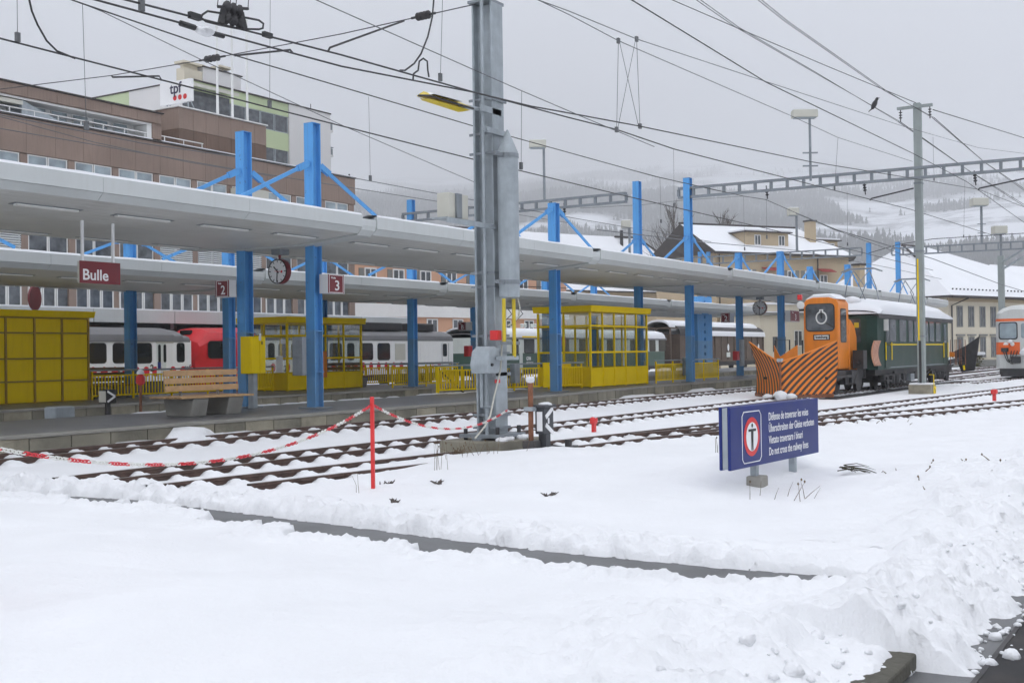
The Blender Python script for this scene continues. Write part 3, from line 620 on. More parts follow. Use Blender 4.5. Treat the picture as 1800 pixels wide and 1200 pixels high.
# ---------------------------------------------------------------- blue columns
def hbeam(w,d,tf=.03,tw=.022):
    # section with flange faces turned to -X and +X, open sides to -Y and +Y
    h=d/2; b=w/2
    return [(-h,-b),(-h+tf,-b),(-h+tf,-tw),(h-tf,-tw),(h-tf,-b),(h,-b),(h,b),(h-tf,b),(h-tf,tw),(-h+tf,tw),(-h+tf,b),(-h,b)]
def column(X,Y,zt,label,zroof=5.0,br=True,w=.28,d=.30,z0=.481,left=2.75,right=2.65,zb=5.95,tilt=0,group='blue steel columns of the platform roofs'):
    t=thing('roof_column',label,'column',(X,Y,z0),group)
    part('shaft',MB().extz([(X+a,Y+b) for a,b in hbeam(w,d)],z0,zt),BLUE,t,bevel=.006)
    part('cap_plate',MB().box(X-d/2-.004,Y-w/2-.004,zt+.001,X+d/2+.004,Y+w/2+.004,zt+.012),BLUE,t)
    part('base_plate',MB().box(X-.3,Y-.29,z0-.001,X+.3,Y+.29,z0+.03),GALVD,t,bevel=.006)
    for zz in (1.35,2.35,):
        part('band',MB().box(X-d/2-.012,Y-w/2-.012,zz,X+d/2+.012,Y+w/2+.012,zz+.025),BLUE,t)
    if br:
        for s,L_ in ((-1,left),(1,right)):
            if L_<=0: continue
            z1=zb; z2=zroof+.02
            p=_v(X+s*(d/2+.02),Y-.05,z1); q=_v(X+s*L_,Y-.05,z2); br_=part('brace',MB().bar(p,q,.05,.085),BLUE,t)
            part('gusset',MB().bar(p+(q-p)*.02+_v(0,-.035,0),p+(q-p)*.16+_v(0,-.035,0),.012,.15),BLUE,br_)
            part('gusset',MB().bar(p+(q-p)*.02+_v(0,.035,0),p+(q-p)*.16+_v(0,.035,0),.012,.15),BLUE,br_)
    return t
near=[(21.62,19.2,7.43,'blue column carrying the large 3 sign, nearest the camera'),(21.4,21.3,7.42,'blue column beside the clock with the yellow cabinet at its foot'),
 (33.0,18.95,6.62,'blue column just left of the glazed front shelter'),(32.9,21.2,6.65,'blue column hidden behind the big grey mast'),
 (44.3,19.1,8.82,'tall blue column that carries the left end of the long truss beam'),(43.9,21.2,8.82,'tall blue column at the right end of the shorter truss beam'),
 (55.8,19.2,6.6,'blue column carrying the small distant 3 sign'),(55.5,21.25,6.62,'blue column by the distant clock and 2 sign'),
 (67.4,19.2,6.62,'blue column roof stub above the orange cab, front row'),(66.9,21.25,6.58,'blue column roof stub left of the one above the orange cab'),
 (79.2,19.2,8.8,'far tall blue column at the truss nearest the station house'),(79.7,21.25,8.9,'far tall blue column left of its twin above the motor car')]
NEARC=[column(x,y,zt,l,zroof=5.24,zb=6.45) for x,y,zt,l in near]
farc=[(26.6,27.7,'dark blue column beside the white carriage, left of the benches'),(36.9,27.8,'dark blue column in front of the last white carriage, right end'),(47.2,27.9,'dark blue column behind the front shelter, just left of it'),
]
column(27.0,27.6,6.0,'blue column of the far platform behind the yellow cabinet column',zroof=4.72,zb=5.72)
column(36.8,27.6,6.0,'blue column of the far platform beside the bench and white train',zroof=4.72,zb=5.72)
column(47.2,27.6,6.0,'blue column of the far platform just left of the near shelter',zroof=4.72,zb=5.72)
column(26.0,31.1,6.0,'dark blue column in front of the white carriage at left',zroof=4.72,zb=5.72)
column(35.5,31.1,6.0,'blue column of the far platform hidden behind the 3 sign column',zroof=4.72,zb=5.72)
column(46.4,31.1,6.0,'blue column left of the grey mast with a red box on it',zroof=4.72,zb=5.72)
column(58.6,31.1,6.0,'blue column seen through the glazed front shelter',zroof=4.72,zb=5.72)
column(16.2,31.1,6.0,'blue column behind the yellow panelled shelter at the left edge',zroof=4.72,zb=5.72)
column(16.6,27.6,6.0,'blue column of the far platform at the left end',zroof=4.72,zb=5.72)
column(44.0,33.0,PY(722,352,33.0)[2],'tall blue column at the left end of the shorter truss beam',zroof=4.45,zb=4.9,left=0,right=0)
# wide blue slab column with oval holes
q0=PY(1224,630,27.4); q1=PY(1250,630,27.4); xc=(q0[0]+q1[0])/2; hw=(q1[0]-q0[0])/2
t=thing('slab_column','broad blue column pierced with a row of oval holes','column',(xc,27.4,.48))
sl=MB(); zs=np.linspace(.48,4.9,11)
sl.box(xc-hw,27.3,.48,xc-.14,27.5,5.0).box(xc+.14,27.3,.48,xc+hw,27.5,5.0)
for i,z in enumerate(zs): sl.box(xc-.14,27.302,z-.13,xc+.14,27.498,z+.13)
part('pierced_plate',sl,BLUE,t)
# ================================================================ SHELTERS
def shelter(name,label,X0,X1,Y0,Y1,zb,H,nx,ny,rows,grp,panels_only=False,door=True):
    t=thing(name,label,'shelter',(X0,Y0,zb),grp); F=.05
    pane=rows
    fr=MB()
    def side(o,u,n,L_):
        # o corner, u unit along, L_ length; mullions, rails, panes
        w=np.array(u,float); nrm=_v(w[1],-w[0],0)
        for i in range(n+1):
            c=np.array(o)+w*(L_*i/n); rr=F if 0<i<n else F*1.5
            part('mullion',MB().obox(c+_v(0,0,H/2),w*rr*.5,nrm*.035,_v(0,0,H/2)),YEL,t)
        for z in [r[0] for r in rows[1:]]+[.06]:
            part('rail',MB().obox(np.array(o)+w*L_/2+_v(0,0,z),w*L_/2,nrm*.03,_v(0,0,.035)),YEL,t)
        for i in range(n):
            for (z0,z1,kind) in rows:
                c=np.array(o)+w*(L_*(i+.5)/n)+_v(0,0,(z0+z1)/2); hw=L_/n/2-F*.45
                m=MB().obox(c,w*hw,nrm*(.008 if kind=='g' else .014),_v(0,0,(z1-z0)/2-.03))
                part('pane' if kind=='g' else 'panel',m,CLEAR if kind=='g' else YEL,t)
    side((X0,Y0,zb),(1,0,0),nx,X1-X0); side((X0,Y1,zb),(0,-1,0),ny,Y1-Y0)
    side((X1,Y1,zb),(-1,0,0),nx,X1-X0); side((X1,Y0,zb),(0,1,0),ny,Y1-Y0)
    part('roof',MB().extx([(Y0-.12,zb+H+.02),(Y1+.12,zb+H+.02),(Y1+.17,zb+H+.25),(Y0-.17,zb+H+.25)],X0-.16,X1+.16),YEL,t,bevel=.02)
    part('floor',MB().box(X0+.04,Y0+.04,zb+.002,X1-.04,Y1-.04,zb+.03),CONC,t)
    return t
G4=[(.06,.68,'p'),(.68,1.28,'g'),(1.28,2.25,'g'),(2.25,2.74,'g')]
sh=shelter('glazed_shelter','yellow framed glazed shelter in front, right of the big grey mast',37.55,42.3,20.1,22.3,.481,2.74,5,2,G4,'yellow platform shelters')
b=MB()
for k in range(3): b.box(38.3,21.8-k*.0+.0,.95+k*.16,41.6,21.84,1.07+k*.16)
o=single('waiting_bench',MB().box(38.3,21.35,.9,41.6,21.75,.95).box(38.5,21.4,.481,38.6,21.7,.9).box(41.2,21.4,.481,41.3,21.7,.9),WOODD,'dark wooden bench inside the front glazed shelter','bench')
G4b=[(.06,.62,'p'),(.62,1.2,'g'),(1.2,2.05,'g'),(2.05,2.5,'g')]
sh2=shelter('glazed_shelter','yellow framed glazed shelter behind the clock, with a train seen through it',32.05,36.3,29.8,32.1,.481,2.5,4,2,G4b,'yellow platform shelters')
# papers posted on the panes
for (px,py,wd,hg,mm_) in ((491,640,.35,.6,FRAME),(497,600,.25,.17,FRAME),(571,640,.22,1.0,ORA)):
    c=PY(px,py,29.76); tag_o=single('notice',MB().box(c[0]-wd/2,29.745,c[2]-hg/2,c[0]+wd/2,29.752,c[2]+hg/2),mm_,'%s posted on the glass of the rear shelter'%({491:'white timetable sheet',497:'small white paper',571:'orange notice strip'}[px]),'notice')
# panelled shelter at the left edge: sheet-metal back wall, sixteen panels
t=thing('panel_shelter','yellow sheet metal back of a shelter at the left edge','shelter',(19,30.2,.48),'yellow platform shelters')
xr=PY(155,620,30.3)[0]; pw=.95; hs=[.48,1.12,1.79,2.55,3.0]
part('back_sheet',MB().box(xr-8*pw,30.33,.481,xr,30.37,3.05),YEL,t)
for i in range(8):
    for k in range(4):
        part('panel',MB().box(xr-(i+1)*pw+.035,30.30,hs[k]+.03,xr-i*pw-.035,30.329,hs[k+1]-.03),YEL,t,bevel=.008)
for i in range(9): part('mullion',MB().box(xr-i*pw-.03,30.27,.49,xr-i*pw+.03,30.328,3.02),YELD,t)
for k in range(5): part('rail',MB().box(xr-8*pw,30.275,hs[k]-.022,xr,30.327,hs[k]+.022),YELD,t)
part('end_wall',MB().box(xr-.03,30.372,.481,xr,32.3,3.05),YEL,t); part('roof',MB().extx([(30.15,3.03),(32.4,3.03),(32.45,3.22),(30.08,3.22)],xr-8*pw,xr+.12),YEL,t)
# ================================================================ FENCES
def fence(label,p,q,zb,H=.80,rail_h=.88,m=YEL,handrail=True,gap=.125,grp='yellow railings on the platforms'):
    p=np.array(p,float)[:2]; q=np.array(q,float)[:2]; L_=np.linalg.norm(q-p); u=(q-p)/L_; u3=_v(u[0],u[1],0)
    t=thing('railing',label,'railing',(p[0],p[1],zb),grp); A=lambda s,z: _v(*(p+u*s),z)
    for z in (zb+.12,zb+H-.05): part('rail',MB().bar(A(0,z),A(L_,z),.035,.045),m,t)
    n=max(1,round(L_/1.7)); 
    for i in range(n+1): part('post',MB().bar(A(L_*i/n,zb),A(L_*i/n,zb+rail_h),.05,.05),m,t)
    bm_=MB(); k=int(L_/gap)
    for i in range(1,k): bm_.bar(A(i*gap,zb+.12),A(i*gap,zb+H-.05),.028,.034)
    part('balusters',bm_,m,t,kind='stuff')
    if handrail: part('handrail',MB().tube([A(-.15,zb+rail_h+.03),A(L_+.1,zb+rail_h+.03)],.028,8),GALV,t,smooth=.7)
    return t
fence('yellow railing between the mast and the front shelter',(30.6,21.95),(37.3,20.35),.481)
fence('short yellow railing returning behind the mast from the stair',(30.6,22.0),(31.9,21.9),.481,handrail=False)
fence('yellow railing right of the front glazed shelter',(42.6,19.85),(48.9,19.75),.481)
fence('yellow railing in front of the white carriage, left of the wooden bench',(23.9,30.4),(31.9,30.4),.481)
fence('yellow railing behind the dark bench and last carriage',(36.5,31.0),(44.2,31.0),.481)
fence('yellow railing at the stair head left of the tall mast',(36.0,28.0),(40.0,27.7),.481)
# closed yellow sheet behind the railing near the front shelter and a bin on it
single('sheet_panel',MB().box(35.2,20.72,.55,37.2,20.75,1.42),YEL,'solid yellow sheet behind the railing beside the front shelter','panel')
single('litter_bin',MB().box(33.6,20.9,.75,33.95,21.1,1.4),GALV,'small grey litter bin hung on the yellow railing behind the rusty post','bin',group='grey litter bins on the railings',bevel=.02)
single('litter_bin',MB().box(44.9,19.5,.75,45.35,19.72,1.5),GALV,'small grey litter bin hung on the railing right of the glazed shelter','bin',group='grey litter bins on the railings',bevel=.02)
a=P(815,690,.48); single('stair_handrail',MB().tube([a,PY(770,648,a[1]+.6)],.03,8),CHASS,'dark sloping handrail beside the stair on the platform','handrail',smooth=.7)
# ================================================================ BENCHES
def bench(label,x0,y0,L_,m,z0=.481,grp='platform benches',back=True,rz=0,hs=.44):
    t=thing('bench',label,'bench',(x0,y0,z0),grp,rz); lo=lambda mb: mb
    for xx in (.35,L_-.75):
        f=MB().exty([(xx-.02,0),(xx+.52,0),(xx+.42,hs-.08),(xx+.08,hs-.08)],.0,.0001) if False else MB().extx([(.1,0),(.85,0),(.95,hs-.05),(0,hs-.05)],xx,xx+.45)
        part('foot',f,CONC,t,world=False,bevel=.02)
    for k in range(4): part('seat_slat',MB().box(0,-.02+k*.125,hs-.045,L_,.09+k*.125,hs),m,t,world=False,bevel=.008)
    for k in range(3): part('back_slat',MB().box(0,.47+k*.025,hs+.10+k*.165,L_,.51+k*.025,hs+.23+k*.165),m,t,world=False,bevel=.008)
    for k in range(4): part('seat_slat',MB().box(.0,.54+k*.115,hs-.045,L_,.64+k*.115,hs),m,t,world=False,bevel=.008)
    for xx in (.5,L_-.55): part('back_strut',MB().bar((xx,.56,hs-.02),(xx,.60,hs+.56),.06,.04),CONC,t,world=False)
    return t
c0=P(322,727,.48); xb0,xb1=PY(318,697,19.05)[0],PY(446,697,19.05)[0]; bench('pale wooden double bench in front of the blue column on the near platform',xb0,19.05,xb1-xb0,WOOD)
c0=P(632,683,.48); bench('dark wooden bench against the railing in front of the last carriage',c0[0],30.3,2.7,WOODD)
c0=P(160,702,.48); bench('dark bench behind the railing beside the yellow sheet shelter',c0[0],30.9,2.2,WOODD)
# ================================================================ CABINETS, SIGNS, CLOCKS
Yc=20.7; p0,p1=PY(440,591,Yc),PY(467,656,Yc)
t=thing('cabinet','yellow two door electrical cabinet on a grey post by the blue column','cabinet',(p0[0],Yc,.48))
xm=p0[0]+(p1[0]-p0[0])*.6
part('body',MB().box(p0[0],Yc+.01,p1[2],p1[0],Yc+.34,p0[2]),YEL,t,bevel=.01)
part('door',MB().box(p0[0]+.01,Yc-.012,p1[2]+.01,xm-.006,Yc+.009,p0[2]-.01),YEL,t,bevel=.006); part('door',MB().box(xm+.006,Yc-.012,p1[2]+.01,p1[0]-.01,Yc+.009,p0[2]-.01),YEL,t,bevel=.006)
part('lock',MB().box(xm+.06,Yc-.025,p1[2]+.72,xm+.085,Yc-.0125,p1[2]+.80),BLK,t); part('sticker',MB().box(p0[0]+.28,Yc-.016,p1[2]+.82,p0[0]+.36,Yc-.0125,p1[2]+1.0),FRAME,t)
part('post',MB().box(p1[0]-.35,Yc+.08,.481,p1[0]-.21,Yc+.26,p1[2]-.001),GALV,t)
# narrow blue-grey board hung on the nearest column
p0=PY(529,592,19.1); single('notice_case',MB().box(p0[0]-.05,19.02,PY(529,660,19.1)[2],p0[0]+.10,19.34,p0[2]),GALVD,'tall narrow grey case fixed to the left of the nearest blue column','case',bevel=.01)
# station name
Yb=19.2; a,b_=PY(139,457,Yb),PY(211,501,Yb)
t=thing('station_sign','dark red hanging sign reading Bulle in white','sign',(a[0],Yb,b_[2]))
part('box',MB().box(a[0]+.01,Yb,b_[2]+.004,b_[0]-.004,Yb+.05,a[2]-.012),SWHITE,t); part('face',MB().box(a[0]+.004,Yb-.012,b_[2]+.002,b_[0],Yb-.001,a[2]-.008),DRED,t)
part('side_plate',MB().box(a[0]-.002,Yb+.001,b_[2]+.01,a[0]+.009,Yb+.049,a[2]-.02),BEIGEBOX,t)
for px in (146,200): c=PY(px,430,Yb); part('hanger_rod',MB().box(c[0]-.025,Yb+.005,a[2]-.007,c[0]+.025,Yb+.045,4.5),SWHITE,t)
c=PY(144,491,Yb); text('Bulle',t,(c[0],Yb-.0135,c[2]),(1,0,0),(0,0,1),.30,SWHITE,sx=1.05,bold=.005)
def num_sign(n,label,front,side_first,xl,Yc,z0,z1,wr,ws,grp='numbered track signs'):
    # a box lantern: dark red numbered face and a plain white flank
    t=thing('track_sign',label,'sign',(xl,Yc,z0),grp); H=z1-z0
    return t,H
# sign 2: face to -X at the left of its column, white flank to -Y
def sign2(px0,px1,px2,py0,py1,X,label,n='2'):
    a=PX(px0,py0,X); b=PX(px1,py0+2,X); ya,yb=a[1],b[1]; z1=a[2]; z0=PX(px0,py1,X)[2]; c=PY(px2,py0,yb); 
    t=thing('track_sign',label,'sign',(X,yb,z0),'numbered track signs')
    part('box',MB().box(X,yb,z0,c[0],ya,z1),SWHITE,t,bevel=.008); part('face',MB().box(X-.012,yb+.005,z0+.008,X-.001,ya-.005,z1-.008),DRED,t)
    h=z1-z0; wv=ya-yb; fr=.05*h; e=X-.0135
    for A,B in (((ya-.02-fr,z0+fr),(ya-.02-fr,z1-fr)),((yb+.02+fr,z0+fr),(yb+.02+fr,z1-fr)),((ya-.02-fr,z1-fr),(yb+.02+fr,z1-fr)),((ya-.02-fr,z0+fr),(yb+.02+fr,z0+fr))):
        part('border',MB().bar((e,A[0],A[1]),(e,B[0],B[1]),.003,.013,(0,0,1) if A[1]==B[1] else (0,1,0)),SWHITE,t)
    text(n,t,(X-.0135,(ya+yb)/2-.06*wv,z0+h*.17),(0,-1,0),(0,0,1),h*.73,SWHITE,sx=1.0,bold=.004,align='CENTER')
    text('Voie',t,(X-.0135,ya-.20*wv,z0+h*.76),(0,-1,0),(0,0,1),h*.14,SWHITE,sx=1.0,bold=.002)
    return t
def sign3(px0,px1,px2,py0,py1,Y,label,n='3'):
    a=PY(px1,py0,Y); b=PY(px2,py0,Y); xa,xb=a[0],b[0]; z1=a[2]; z0=PY(px1,py1,Y)[2]; c=PX(px0,py0+3,xa)
    yb=max(c[1],Y+.1); t=thing('track_sign',label,'sign',(xa,Y,z0),'numbered track signs')
    part('box',MB().box(xa,Y,z0,xb+.03,yb,z1),SWHITE,t,bevel=.008); part('face',MB().box(xa+.005,Y-.012,z0+.008,xb-.005,Y-.001,z1-.008),DRED,t)
    h=z1-z0; wv=xb-xa; fr=.05*h; e=Y-.0135
    for A,B in (((xa+.02+fr,z0+fr),(xa+.02+fr,z1-fr)),((xb-.02-fr,z0+fr),(xb-.02-fr,z1-fr)),((xa+.02+fr,z1-fr),(xb-.02-fr,z1-fr)),((xa+.02+fr,z0+fr),(xb-.02-fr,z0+fr))):
        part('border',MB().bar((A[0],e,A[1]),(B[0],e,B[1]),.003,.013,(0,0,1) if A[1]==B[1] else (1,0,0)),SWHITE,t)
    text(n,t,((xa+xb)/2+.06*wv,Y-.0135,z0+h*.17),(1,0,0),(0,0,1),h*.73,SWHITE,sx=1.2,bold=.004,align='CENTER')
    text('Voie',t,(xa+.18*wv,Y-.0135,z0+h*.76),(1,0,0),(0,0,1),h*.14,SWHITE,sx=1.4,bold=.002)
    return t
sign2(379,403,415,493,523,20.9,'dark red 2 sign on the left of the cabinet column')
sign3(561,576,604,481,515,18.75,'dark red 3 sign on the right of the nearest blue column')
sign2(1267,1283,1290,550,567,54.9,'small distant dark red 2 sign left of the far clock')
sign3(1380,1389,1405,545,565,18.7,'small distant dark red 3 sign beside the orange cab')
sign2(805,819,830,566,581,44.6,'tiny dark red sign with a white B left of the grey mast',n='B')
def clock(px,py,Y,rpx,label,zc):
    c=PY(px,py,Y); X=c[0]; dd=(c-_C)@CF; r=rpx*dd/FPX; z=c[2]
    t=thing('station_clock',label,'clock',(X,Y,z-r),'double faced station clocks')
    part('case',MB().lathe([(r*1.04,0),(r*1.04,.16),(r*.98,.17),(r*.0,.17)],(X,Y,z),32,(1,0,0)),DRED,t,smooth=.6)
    part('rim',MB().tube([(X-.01,Y+r*1.0*math.cos(a),z+r*1.0*math.sin(a)) for a in np.linspace(0,2*math.pi,33)[:-1]],r*.045,6,True),SBLK,t)
    part('dial',MB().disc((X-.006,Y,z),(0,-1,0),(0,0,1),r*.98,32),SWHITE,t)
    for k in range(12):
        a=k*math.pi/6; r0,r1=(.74,.93); w_=.055 if k%3==0 else .045
        part('hour_mark',MB().bar((X-.010,Y-r*r0*math.sin(a),z+r*r0*math.cos(a)),(X-.010,Y-r*r1*math.sin(a),z+r*r1*math.cos(a)),.004,r*w_*1.2,(1,0,0)) if False else MB().obox((X-.010,Y-r*(r0+r1)/2*math.sin(a),z+r*(r0+r1)/2*math.cos(a)),(.002,0,0),(0,-r*(r1-r0)/2*math.sin(a),r*(r1-r0)/2*math.cos(a)),(0,r*w_*.6*math.cos(a),r*w_*.6*math.sin(a))),SBLK,t)
    def hand(ang,l0,l1,wd,m,off,nm):
        a=R_(ang); part(nm,MB().obox((X-off,Y-r*(l0+l1)/2*math.sin(a),z+r*(l0+l1)/2*math.cos(a)),(.002,0,0),(0,-r*(l1-l0)/2*math.sin(a),r*(l1-l0)/2*math.cos(a)),(0,r*wd*math.cos(a),r*wd*math.sin(a))),m,t)
    hand(-45+0,-.2,.58,.055,SBLK,.015,'hour_hand'); hand(183,-.2,.9,.045,SBLK,.020,'minute_hand'); hand(95,-.3,.5,.015,SRED,.025,'second_hand')
    a=R_(95); part('second_hand_disc',MB().disc((X-.028,Y-r*.52*math.sin(a),z+r*.52*math.cos(a)),(0,-1,0),(0,0,1),r*.105,14),SRED,t)
    part('stem',MB().tube([(X+.08,Y,z+r),(X+.08,Y,zc-.1)],.035,8),DRED,t); part('mount_box',MB().box(X-.06,Y-.16,zc-.17,X+.26,Y+.16,zc+.0),GALVD,t,bevel=.02)
    return t
clock(488,477,20.3,21.0,'station clock showing half past ten between the two nearest blue columns',4.45)
clock(1335,541,20.4,12.0,'small distant station clock showing half past ten under the far roof end',4.45)
# red boxes on columns
for px,py,Y,l in ((823,617,27.5,'small red box on the blue column left of the mast'),(988,600,27.4,'red box on the blue column behind the front shelter'),(1294,625,20.9,'small red box with an arrow on the distant column')):
    c=PY(px,py,Y); single('red_box',MB().cbox(c,(.3,.25,.45)),RED,l,'box','red boxes on the platform columns',bevel=.02)
c=PY(1304,620,20.9); single('timetable_case',MB().cbox(c,(.42,.12,1.3)),GALV,'tall grey timetable case beside the distant blue column','case',bevel=.02)
# things at the trough: point lantern, small cabinet, disc signal
Y=24.6; c=P(198,705,.15)
t=thing('point_lantern','small black point lantern with white arrow behind the bench, left','signal',PY(198,715,Y))
a,b_=PY(187,685,Y),PY(205,708,Y); part('box',MB().box(a[0],Y,b_[2],b_[0],Y+.3,a[2]),SBLK,t,bevel=.01); part('flank',MB().box(a[0]-.012,Y+.02,b_[2]+.03,a[0]-.001,Y+.28,a[2]-.03),BEIGEBOX,t)
m_=(a[2]+b_[2])/2; part('arrow',MB().bar((a[0]+.03,Y-.006,a[2]-.04),(b_[0]-.05,Y-.006,m_),.01,.05).bar((a[0]+.03,Y-.006,b_[2]+.04),(b_[0]-.05,Y-.006,m_),.01,.05),SWHITE,t); part('post',MB().box((a[0]+b_[0])/2-.05,Y+.1,.05,(a[0]+b_[0])/2+.05,Y+.2,b_[2]),CHASS,t)
c=PY(110,733,22.6); single('point_motor_case',MB().cbox((c[0],22.7,.38),(.55,.4,.62)),GALV,'small grey metal case standing beside the sunken track at left','case',bevel=.05)
c=PY(61,524,33.2); t=thing('disc_signal','round dark red signal disc above the yellow sheet shelter','signal',(c[0],33.2,c[2]-.4)); part('disc',MB().lathe([(.0,-.03),(.40,-.03),(.40,.03),(0,.03)],c,24,(.45,-.9,0)),DRED,t); part('stem',MB().tube([(c[0],33.25,c[2]-.2),(c[0],33.25,.1)],.04,8),CHASS,t)
c=PY(247,666,23.2); t=thing('marker_post','thin rusty marker post with a red and white top behind the bench','post',(c[0],23.2,.07)); part('pole',MB().tube([(c[0],23.2,.07),(c[0],23.2,c[2]-.15)],.035,7),RUST,t); part('head',MB().lathe([(.05,-.15),(.11,-.1),(.11,.05),(.05,.12)],(c[0],23.2,c[2]),10),POSTRED,t); part('snow_cap',MB().lathe([(.1,.12),(.08,.2),(.02,.25)],(c[0],23.2,c[2]),9),SNOW,t)
# ================================================================ TRAINS
def coach_prof(y0,y1,zf,zs,zr,n=7):
    # closed cross-section (Y,z): floor zf, sides up to zs, rounded roof to zr
    c=(y0+y1)/2; h=(y1-y0)/2
    return [(y0+.05,zf),(y0,zf+.25),(y0,zs)]+[(c-h*math.cos(math.pi*i/(n+1)),zs+(zr-zs)*math.sin(math.pi*i/(n+1))**.75) for i in range(1,n+1)]+[(y1,zs),(y1,zf+.25),(y1-.05,zf)]
def roof_prof(y0,y1,zs,zr,th,n=9,over=.03):
    c=(y0+y1)/2; h=(y1-y0)/2+over
    a=[(c-h*math.cos(math.pi*i/(n-1)),zs+(zr-zs)*max(0,math.sin(math.pi*i/(n-1)))**.75) for i in range(n)]
    return a+[(y,z-th) for y,z in reversed(a)]
def rwin(x0,x1,z0,z1,r=.1,n=3):
    p=[]
    for cx,cz,a0 in ((x1-r,z1-r,0),(x0+r,z1-r,90),(x0+r,z0+r,180),(x1-r,z0+r,270)):
        for k in range(n+1): a=R_(a0+90*k/n); p.append((cx+r*math.cos(a),cz+r*math.sin(a)))
    return p
def side_win(t,x0,x1,z0,z1,Y,glass=GLASS,frame=SBLK,r=.1,fw=.035,name='window'):
    w_=part(name,MB().ext(rwin(x0-fw,x1+fw,z0-fw,z1+fw,r+fw),(0,Y-.012,0),(1,0,0),(0,0,1),(0,.012,0)),frame,t)
    part('pane',MB().ext(rwin(x0,x1,z0,z1,r),(0,Y-.022,0),(1,0,0),(0,0,1),(0,.009,0)),glass,w_); return w_
def pxw(Y,pa,pb,y0,y1):
    a=PY(pa,y0,Y); b=PY(pb,y1,Y); return a[0],b[0],b[2],a[2]
def wheelset(t,x,yc,half,r,z=.12,m=CHASS):
    for s in (-1,1):
        part('wheel',MB().lathe([(r*.25,-.06),(r*.3,-.02),(r*.8,-.02),(r*.82,-.06),(r,-.06),(r,.05),(r*1.07,.06),(r*1.07,.09),(.05,.09)],(x,yc+s*half,z+r),20,(0,s,0)),m,t,smooth=.6)
    part('axle',MB().cyl((x,yc-half,z+r),(x,yc+half,z+r),.07,8),m,t)
def bogie(t,x,yc,z=.12,wb=1.7,r=.36):
    part('bogie_frame',MB().box(x-wb*.8,yc-1.05,z+.3,x+wb*.8,yc-.9,z+.58).box(x-wb*.8,yc+.9,z+.3,x+wb*.8,yc+1.05,z+.58).box(x-.3,yc-1.0,z+.25,x+.3,yc+1.0,z+.6),CHASS,t)
    ab=MB()
    for s in (-1,1):
        wheelset(t,x+s*wb/2,yc,.5,r,z); ab.box(x+s*wb/2-.16,yc-1.1,z+.2,x+s*wb/2+.16,yc-1.051,z+.5)
        ab.lathe([(.1,0),(.13,.05),(.13,.3),(.1,.35)],(x+s*.38,yc-1.12,z+.2),10)
    part('axle_boxes',ab,BLK,t,kind='stuff')
YS=36.45; YE=38.95
def oval(t,px,py,Y=YS,rx=.165,rz=.20):
    c=PY(px,py,Y); part('oval',MB().disc((c[0],Y-.006,c[2]),(1,0,0),(0,0,1),rx,18,rz),RED,t)
# --- white carriage at left
t=thing('railway_carriage','white carriage with a dark grey roof and red ovals, at left behind the railing','carriage',(25,37.7,.1))
xe=PY(337,620,YS)[0]; zs=2.47
part('body',MB().extx([(YS+.04,.85),(YS,1.1),(YS,zs),(YE,zs),(YE,1.1),(YE-.04,.85)],12,xe),WHT,t,bevel=.05)
part('roof',MB().extx(roof_prof(YS,YE,zs-.01,3.0,.06,11),12,xe-.9).extx(roof_prof(YS,YE,zs-.01,2.93,.06,11,.02),xe-.9,xe-.45).extx(roof_prof(YS,YE,zs-.01,2.75,.06,11,.01),xe-.45,xe-.08),ROOFG,t,smooth=.6)
for a,b in ((157,186),(199,219),(239,266),(115,146),(78,106),(40,68)): side_win(t,*pxw(YS,a,b,604,637),YS)
side_win(t,*pxw(YS,311.5,323.5,604,635),YS,r=.07)
d=pxw(YS,275,292,602,661); part('door',MB().box(d[0],YS-.014,d[2],(d[0]+d[1])/2-.01,YS-.002,d[3]).box((d[0]+d[1])/2+.01,YS-.014,d[2],d[1],YS-.002,d[3]),CREAM,t)
for a,b in ((278,281.5),(287.5,291)): side_win(t,*pxw(YS,a,b,606,636),YS-.014,r=.05,fw=.02)
d=pxw(YS,274,304,600,603); part('door_header',MB().box(d[0],YS-.03,d[2],d[1],YS-.002,d[3]),BEIGEBOX,t)
for px in (110,128,146,163.5,183,202,221,240,257,273,286,304,322,336): oval(t,px,654-(px-163)*.012)
c=PY(264,652,YS); text('2',t,(c[0],YS-.008,c[2]),(1,0,0),(0,0,1),.36,SBLK,bold=.01)
c=PY(277,648,YS); part('pictogram',MB().box(c[0],YS-.017,c[2],c[0]+.16,YS-.0142,c[2]+.28),SIGNB,t)
c=PY(324,650,YS); text('tpf',t,(c[0],YS-.008,c[2]),(1,0,0),(0,0,1),.30,NAVY,bold=.004)
part('underframe',MB().box(12,YS+.1,.55,xe-.1,YE-.1,.85),CHASS,t); bogie(t,xe-2.6,37.7); bogie(t,xe-15,37.7)
